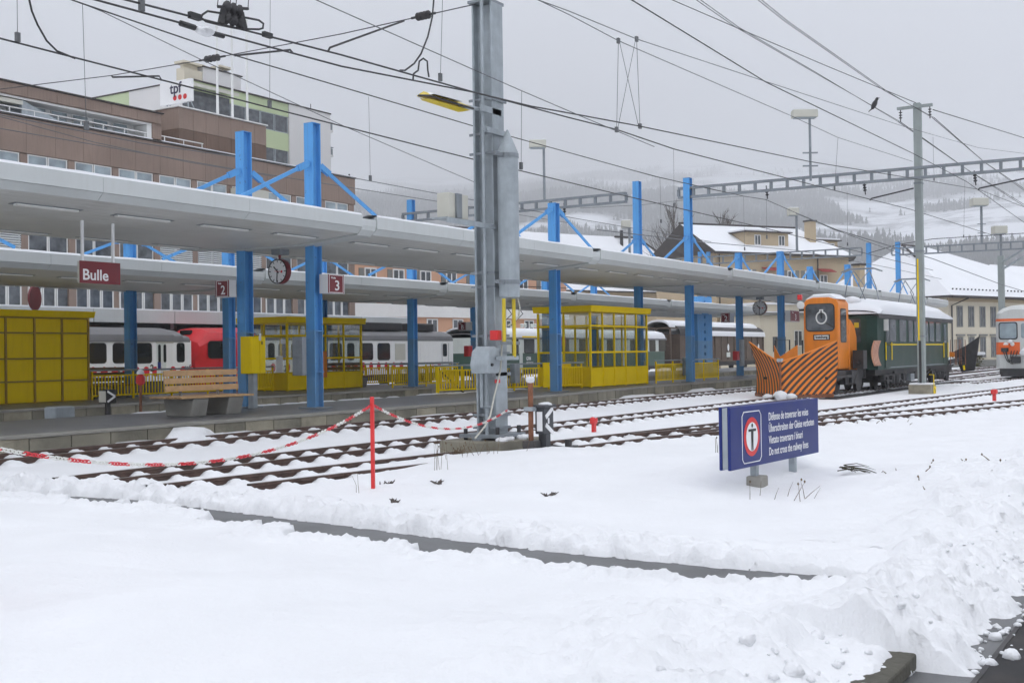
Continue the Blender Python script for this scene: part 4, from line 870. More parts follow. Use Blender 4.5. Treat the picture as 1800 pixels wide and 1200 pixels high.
# --- red nosed unit with white body
t=thing('railcar','white railcar with a red driving cab and red ovals beneath dark windows','railcar',(43,37.7,.1))
x0=PY(344,620,YS)[0]+.15; x1=PY(797,620,YS)[0]; zs=2.55
nose=MB()  # red cab: raked front, drawn in three frames
def sect(x,zf,zs_,zr,ins):
    y0,y1=YS+ins,YE-ins; c=(y0+y1)/2; h=(y1-y0)/2
    return [(x,y0,zf),(x,y0,(zf+zs_)/2),(x,y0,zs_)]+[(x,c-h*math.cos(math.pi*i/6),zs_+(zr-zs_)*math.sin(math.pi*i/6)**.8) for i in range(1,6)]+[(x,y1,zs_),(x,y1,(zf+zs_)/2),(x,y1,zf)]
def loft(mb,secs):
    k=len(mb.v); n=len(secs[0])
    for s_ in secs: mb.v+=[tuple(map(float,q)) for q in s_]
    for i in range(len(secs)-1):
        for j in range(n): mb.f.append((k+i*n+j,k+i*n+(j+1)%n,k+(i+1)*n+(j+1)%n,k+(i+1)*n+j))
    mb.f.append(tuple(k+j for j in range(n))[::-1]); mb.f.append(tuple(k+(len(secs)-1)*n+j for j in range(n))); return mb
loft(nose,[sect(x0,.7,1.6,1.75,.22),sect(x0+.18,.6,2.2,2.5,.1),sect(x0+.75,.6,2.5,3.02,.02),sect(x0+3.4,.6,2.5,3.06,0)])
part('cab_nose',nose,RED,t,smooth=.5)
part('windscreen',MB().slab([(x0+.08,YS+.30,1.72),(x0+.08,YE-.30,1.72),(x0+.52,YE-.35,2.62),(x0+.52,YS+.35,2.62)],(-.05,0,.02)),GLASS,t)
side_win(t,x0+.55,x0+1.55,1.75,2.42,YS,r=.12)
part('headlamp',MB().lathe([(.05,-.12),(.1,-.10),(.1,0),(.0,.02)],(x0+.12,YS+.5,1.25),12,(-1,0,.2)).lathe([(.05,-.12),(.1,-.10),(.1,0),(.0,.02)],(x0+.12,YE-.5,1.25),12,(-1,0,.2)),FRAME,t)
part('display',MB().box(x0+.42,37.4,2.72,x0+.55,38.0,2.92),SBLK,t)
part('body',MB().extx([(YS+.04,.8),(YS,1.0),(YS,zs),(YE,zs),(YE,1.0),(YE-.04,.8)],x0+3.401,x1),WHT,t,bevel=.04)
part('roof',MB().extx(roof_prof(YS,YE,zs-.01,3.03,.06,11,.01),x0+3.41,x1-.05),ROOFG,t,smooth=.6)
for a,b in ((478,520),(560,630),(650,720),(735,775)): qa,qb=PY(a,580,YS)[0],PY(b,580,YS)[0]; part('roof_equipment',MB().box(qa,36.9,3.0,qb,38.4,3.42),BLK,t,bevel=.06)
for a,b in ((611,622),(632.5,655),(664,685),(472,482),(490,505),(513,524),(545,560),(580,600)): side_win(t,*pxw(YS,a,b,604,631.5),YS)
for a,b,y0_,y1_ in ((694,712.5,604,632.5),(739,760,601,643)): d=pxw(YS,a,b,y0_,y1_); part('side_panel',MB().box(d[0],YS-.015,d[2],d[1],YS-.001,d[3]),BEIGEBOX if a==694 else WHT,t,bevel=.004)
side_win(t,*pxw(YS,779,785,605,625),YS,r=.06); 
d=pxw(YS,776.5,789,603,650); part('cab_door',MB().box(d[0],YS-.012,d[2],d[0]+.02,YS-.001,d[3]).box(d[1]-.02,YS-.012,d[2],d[1],YS-.001,d[3]),GALVD,t)
for px in [480,493]+[506+13.3*k for k in range(21)]: oval(t,px+0,645.5-(px-500)*.012,rx=.15,rz=.2)
for px in (499,589): c=PY(px,652,YS); text('2',t,(c[0],YS-.008,c[2]),(1,0,0),(0,0,1),.36,SBLK,bold=.01)
c=PY(789,643,YS); text('tpf',t,(c[0],YS-.008,c[2]),(1,0,0),(0,0,1),.30,NAVY,bold=.004)
part('end_wall_fittings',MB().box(x1+.002,36.9,1.0,x1+.12,37.1,2.5).box(x1+.002,38.3,1.0,x1+.12,38.5,2.5),CREAM,t)
part('underframe',MB().box(x0+1.5,YS+.1,.5,x1-.1,YE-.1,.8),CHASS,t); bogie(t,x0+3.5,37.7); bogie(t,x1-3,37.7)
# --- cream and green railcar with snow on the roof
t=thing('railcar','cream and green railcar with snow on its roof, behind the front shelter','railcar',(67,37.7,.1))
x0=PY(839,620,YS)[0]; x1=PY(1173,620,YS)[0]; zb=PY(900,620,YS)[2]; zs=2.68
def endsec(x,ins,z0,z1): return [(x,YS+ins,z0),(x,YE-ins,z0),(x,YE-ins,z1),(x,YS+ins,z1)]
part('lower_body',loft(MB(),[endsec(x0,.35,.75,zb),endsec(x0+.5,0,.75,zb),endsec(x1-.5,0,.75,zb),endsec(x1,.35,.75,zb)]),RGRN,t)
part('upper_body',loft(MB(),[endsec(x0,.35,zb+.002,zs),endsec(x0+.5,0,zb+.002,zs),endsec(x1-.5,0,zb+.002,zs),endsec(x1,.35,zb+.002,zs)]),CREAM,t)
part('waist_line',MB().box(x0+.5,YS-.008,zb-.03,x1-.5,YS-.0005,zb+.03),BEIGEBOX,t)
part('roof',MB().extx(roof_prof(YS,YE,zs-.01,2.95,.06,9,.04),x0+.1,x1-.1),ROOFG,t,smooth=.6)
part('snow_cover',MB().extx(roof_prof(YS,YE,zs+.06,3.32,.1,11,.0),x0+.3,x1-.3),SNOWR,t,smooth=.7)
part('destination_strip',MB().box(*[v for v in (PY(918,592,YS)[0],YS-.01,PY(918,594,YS)[2],PY(943,592,YS)[0],YS-.001,PY(918,590.5,YS)[2])]),YEL,t)
for a,b in ((900,911),(921.5,939),(955,968),(985,1000),(1018,1033),(1047,1058),(1067,1079),(1108,1120),(1131,1138),(1141.5,1152),(1158,1170)): 
    y=596+ (a-900)*.004; side_win(t,*pxw(YS,a,b,y,620-(a-900)*.014),YS,r=.06)
for px in (912.5,986,1092): d=pxw(YS,px,px+6.5,594,655); part('door',MB().box(d[0],YS-.012,d[2],d[1],YS-.001,d[3]),CREAM,t); 
c=PY(925,633,YS); text('GFM',t,(c[0],YS-.008,c[2]),(1,0,0),(0,0,1),.3,SWHITE,bold=.01,sx=.9); text('HISTORIQUE',t,(c[0],YS-.008,c[2]-.2),(1,0,0),(0,0,1),.14,SWHITE,bold=.004)
part('underframe',MB().box(x0+1,YS+.1,.5,x1-1,YE-.1,.75),CHASS,t); bogie(t,x0+4,37.7); bogie(t,x1-4,37.7)
pa=PY(902,573,37.7); pt=MB()
for s in (-.4,.4): pt.tube([pa+_v(-.9,s,0),pa+_v(.5,s,.75),pa+_v(-.3,s,1.35)],.03,6)
pt.tube([pa+_v(-.3,-.8,1.38),pa+_v(-.3,.8,1.38)],.03,6); part('pantograph',pt,CHASS,t)
ins_=MB(); 
for k in range(6): ins_.lathe([(.05,0),(.14,.06),(.05,.12),(.14,.18),(.05,.24)],pa+_v(.8+k*.6,.0 if k%2 else .6,-.05),8)
part('insulators',ins_,CREAM,t)
# --- brown covered goods wagon
t=thing('goods_wagon','brown covered goods wagon with snow on its stepped roof','goods wagon',(92,37.7,.1))
x0=82.5; x1=PY(1341,610,YS)[0]; zt=PY(1240,588,YS)[2]; zb=PY(1240,636,YS)[2]
part('body',MB().box(x0,YS,zb,x1,YE,zt),WAGON,t)
nr=13
for i in range(nr+1): x=x0+(x1-x0)*i/nr; part('rib',MB().box(x-.07,YS-.09,zb,x+.07,YS-.002,zt+.03),WAGON,t)
for z in (zb,zt-.12): part('sill',MB().box(x0,YS-.10,z,x1,YS-.091,z+.14),WAGON,t)
part('roof',MB().extx(roof_prof(YS,YE,zt,zt+.85,.1,11,.12),x0-.1,x1+.15),CHASS,t,smooth=.6)
part('snow_cover',MB().extx(roof_prof(YS-.02,YE,zt+.05,zt+.62,.16,11,.14),x0+2.2,x1+.2).extx(roof_prof(YS+.35,YE-.3,zt+.42,zt+1.12,.16,11,.1),x0-1.2,x1-.6),SNOWR,t,smooth=.7)
en=MB()
for y in (YS+.1,YE-.1,37.7): en.box(x0-1.5,y-.06,zb,x0-1.38,y+.06,zt+.5)
en.bar((x0-1.45,YS+.1,zb+1.2),(x0-1.45,YE-.1,zt),.08,.08).box(x0-1.5,YS+.05,zt+.42,x0,YE-.05,zt+.52).box(x0-1.5,YS+.05,zb-.15,x0,YE-.05,zb); part('end_platform',en,WAGON,t)
part('board',MB().box(x0+9.4,YS-.105,zb+.35,x0+10.2,YS-.092,zb+.75).box(x0+16.6,YS-.105,zb+.35,x0+17.4,YS-.092,zb+.75),CREAM,t)
[part('disc',MB().disc((x0+q,YS-.1,zb+1.15),(1,0,0),(0,0,1),.22,14,.3),SWHITE,t) for q in (9.8,17)]
part('underframe',MB().box(x0-1.4,YS+.1,zb-.35,x1,YE-.1,zb-.01),CHASS,t); wheelset(t,x0+3,37.7,.6,.45); wheelset(t,x1-3,37.7,.6,.45)
# ================================================================ SNOW PLOUGH on rails
t=thing('snow_plough','orange rail snow plough with black striped V blades and a tall cab','snow plough',(41.5,13.2,.1))
def wing(yt,xt,top_tip,side):
    # ploughshare surface from the ridge (s=0) to the tip (s=1); bottom v=0, top v=1; hollow faced
    ns,nv=16,14; m=MB(); uv=[]
    xr,yr=38.75,13.40
    for i in range(ns+1):
        s=i/ns
        for j in range(nv+1):
            v=j/nv
            zt_=1.34+(top_tip-1.34)*s**1.15; z=.16+.02*s+(zt_-.16)*v
            x=xr+(xt-xr)*s+ .34*math.sin(math.pi*v)*(.25+.75*s)-.10*v*s; y=yr+(yt-yr)*s + (.17*side)*(v**1.6)*s
            m.v.append((x,y,z)); uv.append((s*(1.75 if side<0 else 1.75),(z-.16)))
    n=nv+1
    for i in range(ns):
        for j in range(nv): m.f.append((i*n+j,(i+1)*n+j,(i+1)*n+j+1,i*n+j+1))
    me=m.mesh('blade_wing',STR_R if side<0 else STR_L,tuple(worigin(t)),smooth=1.2); l_=me.uv_layers.new(name='UVMap')
    for lp in me.loops: l_.data[lp.index].uv=uv[lp.vertex_index]
    o=part('blade_wing',me,None,t,label='right wing of the blade, broad curved stripes' if side<0 else 'left wing of the blade, narrow stripes')
    so=o.modifiers.new('plate','SOLIDIFY'); so.thickness=.035; so.offset=0
    e=MB(); top=[m.v[i*n+nv] for i in range(ns+1)]; e.tube(top,.028,6); part('blade_edge',e,ORA,t); 
    e=MB(); bt=[(m.v[i*n][0]-.02,m.v[i*n][1],m.v[i*n][2]-.02) for i in range(ns+1)]
    for a,b in zip(bt[:-1],bt[1:]): e.bar(a,b,.05,.12)
    part('cutting_edge',e,RUST,t)
    bo=MB()
    for i in range(1,ns,2): a=m.v[i*n]; bo.lathe([(.022,0),(.022,.02),(.0,.025)],(a[0]-.05,a[1],a[2]+.03),6,(-1,0,0))
    part('bolts',bo,BLK,t)
wing(11.92,39.95,2.02,-1); wing(14.95,40.55,2.03,1)
part('ridge_post',MB().tube([(38.72,13.40,.12),(38.76,13.40,1.36)],.045,8),RUST,t); part('ridge_cap',MB().box(38.66,13.32,1.34,38.86,13.48,1.46),GALV,t)
# upper deflector
for yy,s in ((14.85,1),(13.95,-1)):
    pr=[(42.0,14.52,1.50),(42.0,14.52,1.12),(42.3,yy,1.18),(42.3,yy,1.93)]
    part('deflector',MB().slab(pr,(.03,0,0)),ORA,t)
part('deck',MB().box(39.9,12.1,.72,43.0,14.4,.80),BLK,t); sn=MB(); blob(sn,(42.6,13.55,1.42),.3,31); blob(sn,(42.6,13.1,1.4),.32,32); part('snow_pile',sn,SNOW,t,smooth=1.5)
part('blade_frame',MB().bar((39.3,13.3,.5),(43,13.3,.6),.3,.25).bar((40,12.2,.9),(43,12.8,.7),.15,.15).bar((40.5,14.5,.9),(43,13.8,.7),.15,.15),BLK,t)
sn=MB(); blob(sn,(38.5,13.3,.14),.30,3); blob(sn,(38.55,13.75,.12),.22,4); blob(sn,(38.6,12.95,.13),.2,5); part('packed_snow',sn,SNOW,t,smooth=1.5)
# cab
cb=MB(); cx0,cx1,cy0,cy1=43.0,44.35,12.62,13.93
cab_prof=[(cy0,1.0),(cy0,3.48),(cy0+.10,3.62),(cy0+.35,3.70),(cy1-.35,3.70),(cy1-.10,3.62),(cy1,3.48),(cy1,1.0)]
part('cab',cb.extx(cab_prof,cx0,cx1),ORA,t,bevel=.04)
part('cab_rear_hood',MB().exty([(cx1+.002,.95),(cx1+1.0,.95),(cx1+1.0,2.2),(cx1+.75,2.6),(cx1+.25,2.85),(cx1+.002,2.9)],cy0-.02,cy1),ORA,t,bevel=.03)
part('cab_snow',loft(MB(),[[(cx0+.02,cy0+.05,3.62),(cx0+.02,cy1-.05,3.62),(cx0+.02,cy1-.3,3.76),(cx0+.02,cy0+.3,3.78)],[(cx0+.35,cy0,3.62),(cx0+.35,cy1,3.62),(cx0+.35,cy1-.3,3.83),(cx0+.35,cy0+.3,3.84)],[(cx1,cy0,3.62),(cx1,cy1,3.62),(cx1,cy1-.3,3.80),(cx1,cy0+.3,3.82)]]),SNOWR,t,smooth=1.2)
def fwin(t,X,ya,yb,z0,z1,r=.1,fw=.04,glass=GLASSR):
    w_=part('window',MB().ext(rwin(ya-fw,yb+fw,z0-fw,z1+fw,r+fw),(X-.014,0,0),(0,1,0),(0,0,1),(.014,0,0)),SBLK,t)
    part('pane',MB().ext(rwin(ya,yb,z0,z1,r),(X-.024,0,0),(0,1,0),(0,0,1),(.009,0,0)),glass,w_); return w_
wn=fwin(t,cx0,cy0+.17,cy1-.12,2.46,3.42,.12)
part('spinner_ring',MB().tube([(cx0-.04,13.24+.19*math.cos(a),2.93+.22*math.sin(a)) for a in np.linspace(0,2*math.pi,25)[:-1]],.028,6,True),FRAME,wn)
part('wiper',MB().tube([(cx0-.05,13.24,3.2),(cx0-.05,13.24,2.9)],.03,6).tube([(cx0-.045,12.75,2.55),(cx0-.045,13.05,2.72)],.03,6),SBLK,wn)
part('wiper_motor',MB().box(cx0-.06,13.17,3.12,cx0-.025,13.31,3.24),FRAME,wn)
w_=side_win(t,cx0+.3,cx0+.95,2.05,3.22,cy0,r=.05,glass=GLASSR,fw=.05)
part('name_plate',MB().box(cx0-.02,12.94,2.10,cx0-.001,13.56,2.31),SBLK,t); part('plate_field',MB().box(cx0-.024,12.985,2.13,cx0-.0205,13.515,2.28),FRAME,t)
text('boschung',t,(cx0-.026,13.25,2.17),(0,-1,0),(0,0,1),.135,SBLK,sx=.88,bold=.006,align='CENTER')
part('headlamp',MB().lathe([(.02,.14),(.13,.10),(.15,0),(.13,-.02),(0,-.03)],(cx0-.05,14.02,3.42),14,(1,0,0)),FRAME,t,smooth=.7); part('marker_lamp',MB().box(cx0-.02,14.0,3.62,cx0+.15,14.16,3.82),POSTRED,t,bevel=.02); part('lamp_arm',MB().box(cx0,13.9,3.2,cx0+.08,14.1,3.28),BLK,t)
def rail_hoop(x,ya,yb,z0,z1,m=RUST): part('hand_hoop',MB().tube([(x,ya,z0),(x,ya,z1),(x,yb,z1),(x,yb,z0)],.03,7),BLK,t)
rail_hoop(42.6,14.9,14.35,.8,2.12); rail_hoop(42.9,14.22,13.95,.8,2.1)
part('chassis',MB().box(41.0,12.35,.62,45.6,14.05,.96).box(42.5,12.25,.45,44.4,12.5,.75),CHASS,t)
part('hydraulics',MB().tube([(44.2,12.3,1.3),(44.7,12.15,1.1),(45.2,12.3,.7)],.04,6).box(44.4,12.1,1.0,44.9,12.5,1.7).tube([(43.4,12.2,.5),(43.9,12.15,1.0)],.035,6).box(43.0,12.15,.5,43.25,12.5,.95),BLK,t)
for x in (42.3,45.2): wheelset(t,x,13.1,.5,.4)
sb=MB(); uv=[]
for i in range(9):
    for j in range(9):
        s=i/8; v=j/8; sb.v.append((45.25+.7*s,12.0-.06*s-.22*(v-.5)**2*2,1.1+.95*v)); uv.append((s,v))
for i in range(8):
    for j in range(8): sb.f.append((i*9+j,(i+1)*9+j,(i+1)*9+j+1,i*9+j+1))
me=sb.mesh('side_blade',STR_S,tuple(worigin(t)),smooth=1.2); l_=me.uv_layers.new(name='UVMap')
for lp in me.loops: l_.data[lp.index].uv=(uv[lp.vertex_index][0]+.3*(uv[lp.vertex_index][1]-.5)**2,uv[lp.vertex_index][1])
o=part('side_blade',me,None,t); so=o.modifiers.new('plate','SOLIDIFY'); so.thickness=.04
part('blade_arm',MB().bar((45.2,12.2,1.5),(45.0,13.0,1.3),.1,.12),BLK,t)
# ================================================================ DARK GREEN MOTOR CAR
t=thing('motor_car','old dark green railway motor car with deep snow on its roof','railway car',(52.5,13.1,.1))
x0,x1=46.0,59.0; y0,y1=11.9,14.3; zf,zs=.93,3.05
def gsec(x,ins,a,b): return [(x,y0+ins,a),(x,y1-ins,a),(x,y1-ins,b),(x,y0+ins,b)]
part('body',loft(MB(),[gsec(x0-.25,.42,zf,zs),gsec(x0,.08,zf,zs),gsec(x0+1.05,0,zf,zs),gsec(x1-1.05,0,zf,zs),gsec(x1,.1,zf,zs),gsec(x1+.3,.5,zf,zs)]),GRN,t)
part('roof',MB().extx(roof_prof(y0,y1,zs,zs+.22,.12,11,.06),x0-.28,x1+.3),CHASS,t,smooth=.6)
sn=MB(); n=40; secs=[]
for i in range(n+1):
    s=i/n; x=x0-.3+(x1-x0+.65)*s; e=min(1,s*9,(1-s)*7)**.5; wv=.05*(fbm(np.array([x*1.3]),np.array([1.]),3,8)[0]-.5)
    a=[(y0-.07+.02*math.sin(x*3),zs+.06),(y0-.10,zs+.06+.24*e+wv),(y0+.22,zs+.1+.46*e+wv),((y0+y1)/2-.4,zs+.15+.58*e),((y0+y1)/2+.4,zs+.15+.59*e),(y1-.25,zs+.1+.45*e),(y1+.08,zs+.06+.15*e),(y1+.07,zs+.05)]
    secs.append([(x,y,z) for y,z in a])
part('snow_cover',loft(sn,secs),SNOWR,t,smooth=1.3)
for a,b in ((1563,1574),(1580,1592),(1596,1604),(1606,1612),(1626,1631),(1633,1641),(1644,1653)): side_win(t,*pxw(y0,a,b,560.5+(a-1563)*.05,600),y0,r=.04,fw=.04,frame=GRN,glass=GLASSR)
d=PY(1545,600,y0)[0]; 
for xx,nm in ((47.2,'door'),(57.75,'door')):
    q=part(nm,MB().box(xx-.38,y0-.012,1.0,xx+.38,y0-.001,2.98),GRN,t); part('pane',MB().box(xx-.24,y0-.02,2.0,xx+.24,y0-.0125,2.85),GLASSR,q)
    for s in (-.46,.46): part('handrail',MB().tube([(xx+s,y0-.05,1.3),(xx+s,y0-.05,2.0)],.02,6),YEL,t)
part('waist_strip',MB().box(x0+.9,y0-.012,1.89,x1-1.2,y0-.001,1.93),YEL,t); part('sill_strip',MB().box(x0+1.4,y0-.01,.98,x1-1.2,y0-.001,1.02),GALVD,t)
part('front_window',MB().slab([(x0-.20,13.75,2.0),(x0-.20,12.55,2.0),(x0-.20,12.55,2.92),(x0-.20,13.75,2.92)],(-.07,0,0)),GLASSR,t); part('window_blind',MB().box(x0-.285,12.62,2.58,x0-.272,12.80,2.78),LAMPY,t); part('notice',MB().box(x0-.285,13.05,2.5,x0-.272,13.4,2.75),FRAME,t)
part('mirror',MB().box(x0+.55,y0-.2,2.45,x0+.6,y0-.02,2.9),FRAME,t,bevel=.01)
part('underframe',MB().box(x0+.2,y0+.25,.7,x1-.2,y1-.25,.925).box(50.5,y0+.2,.35,51.6,12.6,.7).box(52.6,y0+.2,.4,54.4,12.8,.72),CHASS,t)
part('truss_rod',MB().bar((48.9,y0+.2,.78),(50.6,y0+.2,.3),.06,.06).bar((50.6,y0+.2,.3),(53.6,y0+.2,.3),.06,.06).bar((53.6,y0+.2,.3),(55.6,y0+.2,.78),.06,.06),BLK,t)
part('equipment_box',MB().box(51.0,y0+.02,.38,51.7,y0+.19,.68),GALVD,t); part('step',MB().box(46.8,y0-.05,.45,47.6,y0+.2,.5).box(57.4,y0-.05,.45,58.1,y0+.2,.5),BLK,t)
bogie(t,48.4,13.08); bogie(t,56.9,13.08)
for xx,xd in ((48.0,-1),(56.6,1)):
    zb=zs+.55; pg=MB(); 
    for s in (-.45,.45):
        yy=13.1+s
        pg.tube([(xx-1.0,yy,zb),(xx+.0-.9*xd*0-1.3,yy*.5+13.1*.5,zb+.75),(xx,13.1+s*.7,zb+1.35)],.022,5).tube([(xx+1.0,yy,zb),(xx+1.3,yy*.5+13.1*.5,zb+.75),(xx,13.1+s*.7,zb+1.35)],.022,5)
    pg.tube([(xx-.15,12.3,zb+1.3),(xx-.15,12.6,zb+1.42),(xx-.15,13.6,zb+1.42),(xx-.15,13.9,zb+1.3)],.028,5).tube([(xx+.15,12.3,zb+1.3),(xx+.15,12.6,zb+1.42),(xx+.15,13.6,zb+1.42),(xx+.15,13.9,zb+1.3)],.028,5).box(xx-1.2,12.6,zb-.12,xx+1.2,12.68,zb-.04).box(xx-1.2,13.52,zb-.12,xx+1.2,13.6,zb-.04)
    part('pantograph',pg,GALVD,t)
    ins_=MB(); 
    for a in (-1.1,1.1):
        for s in (12.64,13.56): ins_.lathe([(.05,-.25),(.12,-.2),(.05,-.15),(.12,-.1),(.05,-.05)],(xx+a,s,zb-.02),8)
    part('insulator',ins_,CREAM,t)
    [part('snow_lump',(lambda b:(blob(b,q,r,11),b)[1])(MB()),SNOWR,t,smooth=1.5) for q,r in (((xx-1.4,13.1,zb-.05),.42),((xx+.3,13.0,zb-.1),.3))]
# rear plough share beyond the motor car
t=thing('rear_plough','black wedge plough beyond the green motor car, in front of the station house','snow plough',(62,11.8,.3))
part('blade_wing',MB().slab([PX(1674,619,62.0),PX(1698,607,62.0),PX(1722,590,62),PX(1719,615,62),PX(1713,651,62),PX(1690,654,62),PX(1682,634,62)],(.12,.0,0)),BLK,t,bevel=.02)
part('frame',MB().box(59.4,12.5,.6,62.2,13.9,.9).bar((60,12.4,1.0),(62.2,11.9,1.2),.15,.2),BLK,t)
for a in (1670.5,1678.5,1686):
    p=PX(a,597,60.4); part('hand_hoop',MB().tube([(60.4,p[1],.9),(60.4,p[1],p[2]),(60.4,p[1]-.28,p[2]),(60.4,p[1]-.28,.9)],.016,6),RUST,t)
part('warning_board',MB().slab([PX(1669,618,60.0),PX(1678,619,60.0),PX(1678,627,60.0),PX(1669,627,60.0)],(.03,0,0)),ORA,t)
part('snow_pile',MB().box(59.6,12.3,.91,61.9,13.6,1.25),SNOW,t,bevel=.1); wheelset(t,61.2,13.1,.5,.42); part('coupling_hook',MB().tube([PX(1694,642,61.9),PX(1695,650,61.9)],.05,6),YEL,t)
# ================================================================ ORANGE AND WHITE TRAIN at the right edge
t=thing('railcar','white and orange train front at the right edge, cables hanging below its windscreen','railcar',(70,9.9,.1))
yc=9.87; hw=1.26; xf=66.0
def tsec(x,ins,z0,z1,zr): 
    a=[(x,yc-hw+ins,z0),(x,yc-hw+ins,z1)]+[(x,yc-(hw-ins)*math.cos(math.pi*i/8),z1+(zr-z1)*math.sin(math.pi*i/8)**.8) for i in range(1,8)]+[(x,yc+hw-ins,z1),(x,yc+hw-ins,z0)]
    return a
GREYW=mat('grey_white_paint',(.56,.57,.55),.4,var=.05,dirt=(.4,.38,.34),dirt_amt=.35,streak=True)
TORA=mat('train_orange',(.78,.14,.025),.4,var=.06)
def band(z0,z1,m,nm,roof=None):
    if roof: s=[tsec(xf-.10,.30,z0,z1,roof-.25),tsec(xf+.15,.12,z0,z1,roof-.06),tsec(xf+.8,0,z0,z1,roof),tsec(86,0,z0,z1,roof)]
    else: s=[[(x,yc-hw+i_,z0),(x,yc+hw-i_,z0),(x,yc+hw-i_,z1),(x,yc-hw+i_,z1)] for x,i_ in ((xf-.1,.30),(xf+.15,.12),(xf+.8,0),(86,0))]
    part(nm,loft(MB(),s),m,t,smooth=.5)
band(.62,1.35,GREYW,'skirt'); band(1.352,2.0,TORA,'orange_band'); band(2.002,3.1,GREYW,'upper_body'); band(3.102,3.24,TORA,'orange_line'); band(3.242,3.3,GREYW,'roof',3.98)
part('windscreen',MB().ext(rwin(yc+.10,yc+.92,2.2,3.0,.1),(xf-.13,0,0),(0,1,0),(0,0,1),(.05,0,0)),GLASSB,t,bevel=.01); part('windscreen_frame',MB().ext(rwin(yc+.04,yc+.98,2.14,3.06,.13),(xf-.115,0,0),(0,1,0),(0,0,1),(.04,0,0)),SBLK,t)
part('door',MB().ext(rwin(yc-.62,yc-.06,1.0,3.08,.08),(xf-.116,0,0),(0,1,0),(0,0,1),(.05,0,0)),GREYW,t); part('door_window',MB().ext(rwin(yc-.56,yc-.12,2.2,2.98,.1),(xf-.126,0,0),(0,1,0),(0,0,1),(.02,0,0)),GLASSB,t)
part('side_window',MB().ext(rwin(xf+1.0,xf+1.9,2.15,3.0,.1),(0,yc-hw-.01,0),(1,0,0),(0,0,1),(0,.02,0)),GLASSB,t); part('windscreen',MB().ext(rwin(yc-.95,yc-.68,2.2,3.0,.06),(xf-.125,0,0),(0,1,0),(0,0,1),(.03,0,0)),GLASSB,t)
part('destination_box',MB().ext(rwin(yc-.3,yc+.0,3.42,3.62,.03),(xf-.02,0,0),(0,1,0),(0,0,1),(.2,0,0)),SBLK,t); text('25',t,(xf-.128,yc-.18,1.62),(0,-1,0),(0,0,1),.2,SWHITE)
part('lamp',MB().lathe([(.04,-.02),(.12,0),(.12,.12),(.02,.16)],(xf-.1,yc+.62,1.88),12,(-1,0,0)).lathe([(.04,-.02),(.1,0),(.1,.12),(.02,.16)],(xf-.1,yc+.3,1.9),12,(-1,0,0)),FRAME,t)
part('coupler_box',MB().box(xf-.35,yc-.1,.9,xf-.09,yc+.35,1.25).box(xf-.28,yc+.5,1.5,xf-.1,yc+.85,1.7),BLK,t,bevel=.03); part('red_box',MB().box(xf-.26,yc+.45,1.72,xf-.09,yc+.8,1.86),TORA,t)
hc=MB()
for k,(a,b,dp) in enumerate(((.75,.2,.55),(.6,.35,.5),(.65,.05,.62))): hc.tube([(xf-.2,yc+a+(b-a)*s,1.55-dp*1.1*math.sin(math.pi*s)) for s in np.linspace(0,1,10)],.022,5)
part('jumper_cable',hc,SBLK,t)
[part('snow_lump',(lambda b:(blob(b,q,r,21),b)[1])(MB()),SNOW,t,smooth=1.5) for q,r in (((xf-.3,yc-.35,1.5),.32),((xf-.25,yc+.4,2.05),.14))]
part('underframe',MB().box(xf+.2,yc-1,.3,85,yc+1,.62).box(xf-.2,yc-.9,.2,xf+.2,yc+.9,.6),BLK,t); bogie(t,xf+2.6,yc,z=.1)
# ================================================================ BUILDINGS
def win_unit(name,w,h,nx=2,frame=FRAME,glass=GLASSR,depth=.06,shutter=None,bar=.05):
    # builds a window in local coordinates (x right, y out = -, z up); returned as meshes to share
    f=MB(); 
    for x in (0,w-bar): f.box(x,0,0,x+bar,depth,h)
    for z in (0,h-bar): f.box(bar,0,z,w-bar,depth,z+bar)
    for i in range(1,nx): x=w*i/nx; f.box(x-bar/2,0.004,bar,x+bar/2,depth-.004,h-bar)
    return f.mesh('window',frame), [MB().box(w*i/nx+bar*.5,depth*.45,bar,w*(i+1)/nx-bar*.5,depth*.6,h-bar).mesh('pane',glass) for i in range(nx)]
def put_win(parent,wm,loc,rz=0):
    o=inst('window',wm[0],parent,loc,rz)
    for m in wm[1]: inst('pane',m,o,(0,0,0))
    return o
# --- brown office building
bt=thing('office_building','long brown stone office building with bands of windows behind the platforms','building',(30,44,0))
O=np.array([30,44,0.])
part('wall',MB().box(8,44.16,0,53.3,58,12.1).box(8,45.9,12.1,38.75,56,13.3),BROWN,bt)
part('wall',MB().box(38.2,44.0,12.16,38.75,56,13.0).box(8,44.0,13.0,38.75,45.89,13.30),BROWN,bt)
def panels(x0,x1,z0,z1,Y,step,m,nm='stone_panel',n2=None):
    n=max(1,round((x1-x0)/step)); w_=(x1-x0)/n; me=MB().box(.006,-.10,0,w_-.006,.0,z1-z0-.01).mesh(nm,m)
    for i in range(n): inst(nm,me,bt,(x0+i*w_-O[0],Y+.1-O[1],z0+rng.uniform(0,.004)))
panels(8,53.3,10.62,12.14,44.05,1.45,BROWN); panels(8,38.7,13.02,13.5,43.93,1.45,BROWN); panels(8,53.3,7.72,8.82,44.05,1.45,BROWN); panels(8,53.3,5.1,6.15,44.05,1.45,BROWN); panels(8,53.3,2.7,3.86,44.05,1.45,BROWN)
part('coping',MB().box(8,43.98,12.15,53.35,44.2,12.22).box(8,43.85,13.51,38.8,44.1,13.57),TILE,bt); part('snow_ledge',MB().box(8,44.0,12.225,53.3,44.5,12.27),SNOWR,bt)
mod=2.4; nm=19
wtop=win_unit('w',.98,.62,1,FRAME,GLASSB); wmid=win_unit('w',.98,1.3,1,FRAME,GLASSR); wlow=win_unit('w',.66,1.15,1,FRAME,GLASSR,bar=.06)
blm=MB()
for k in range(13): blm.bar((0,0,k*.1),(1.0,0,k*.1),.03,.07,(0,.5,1))
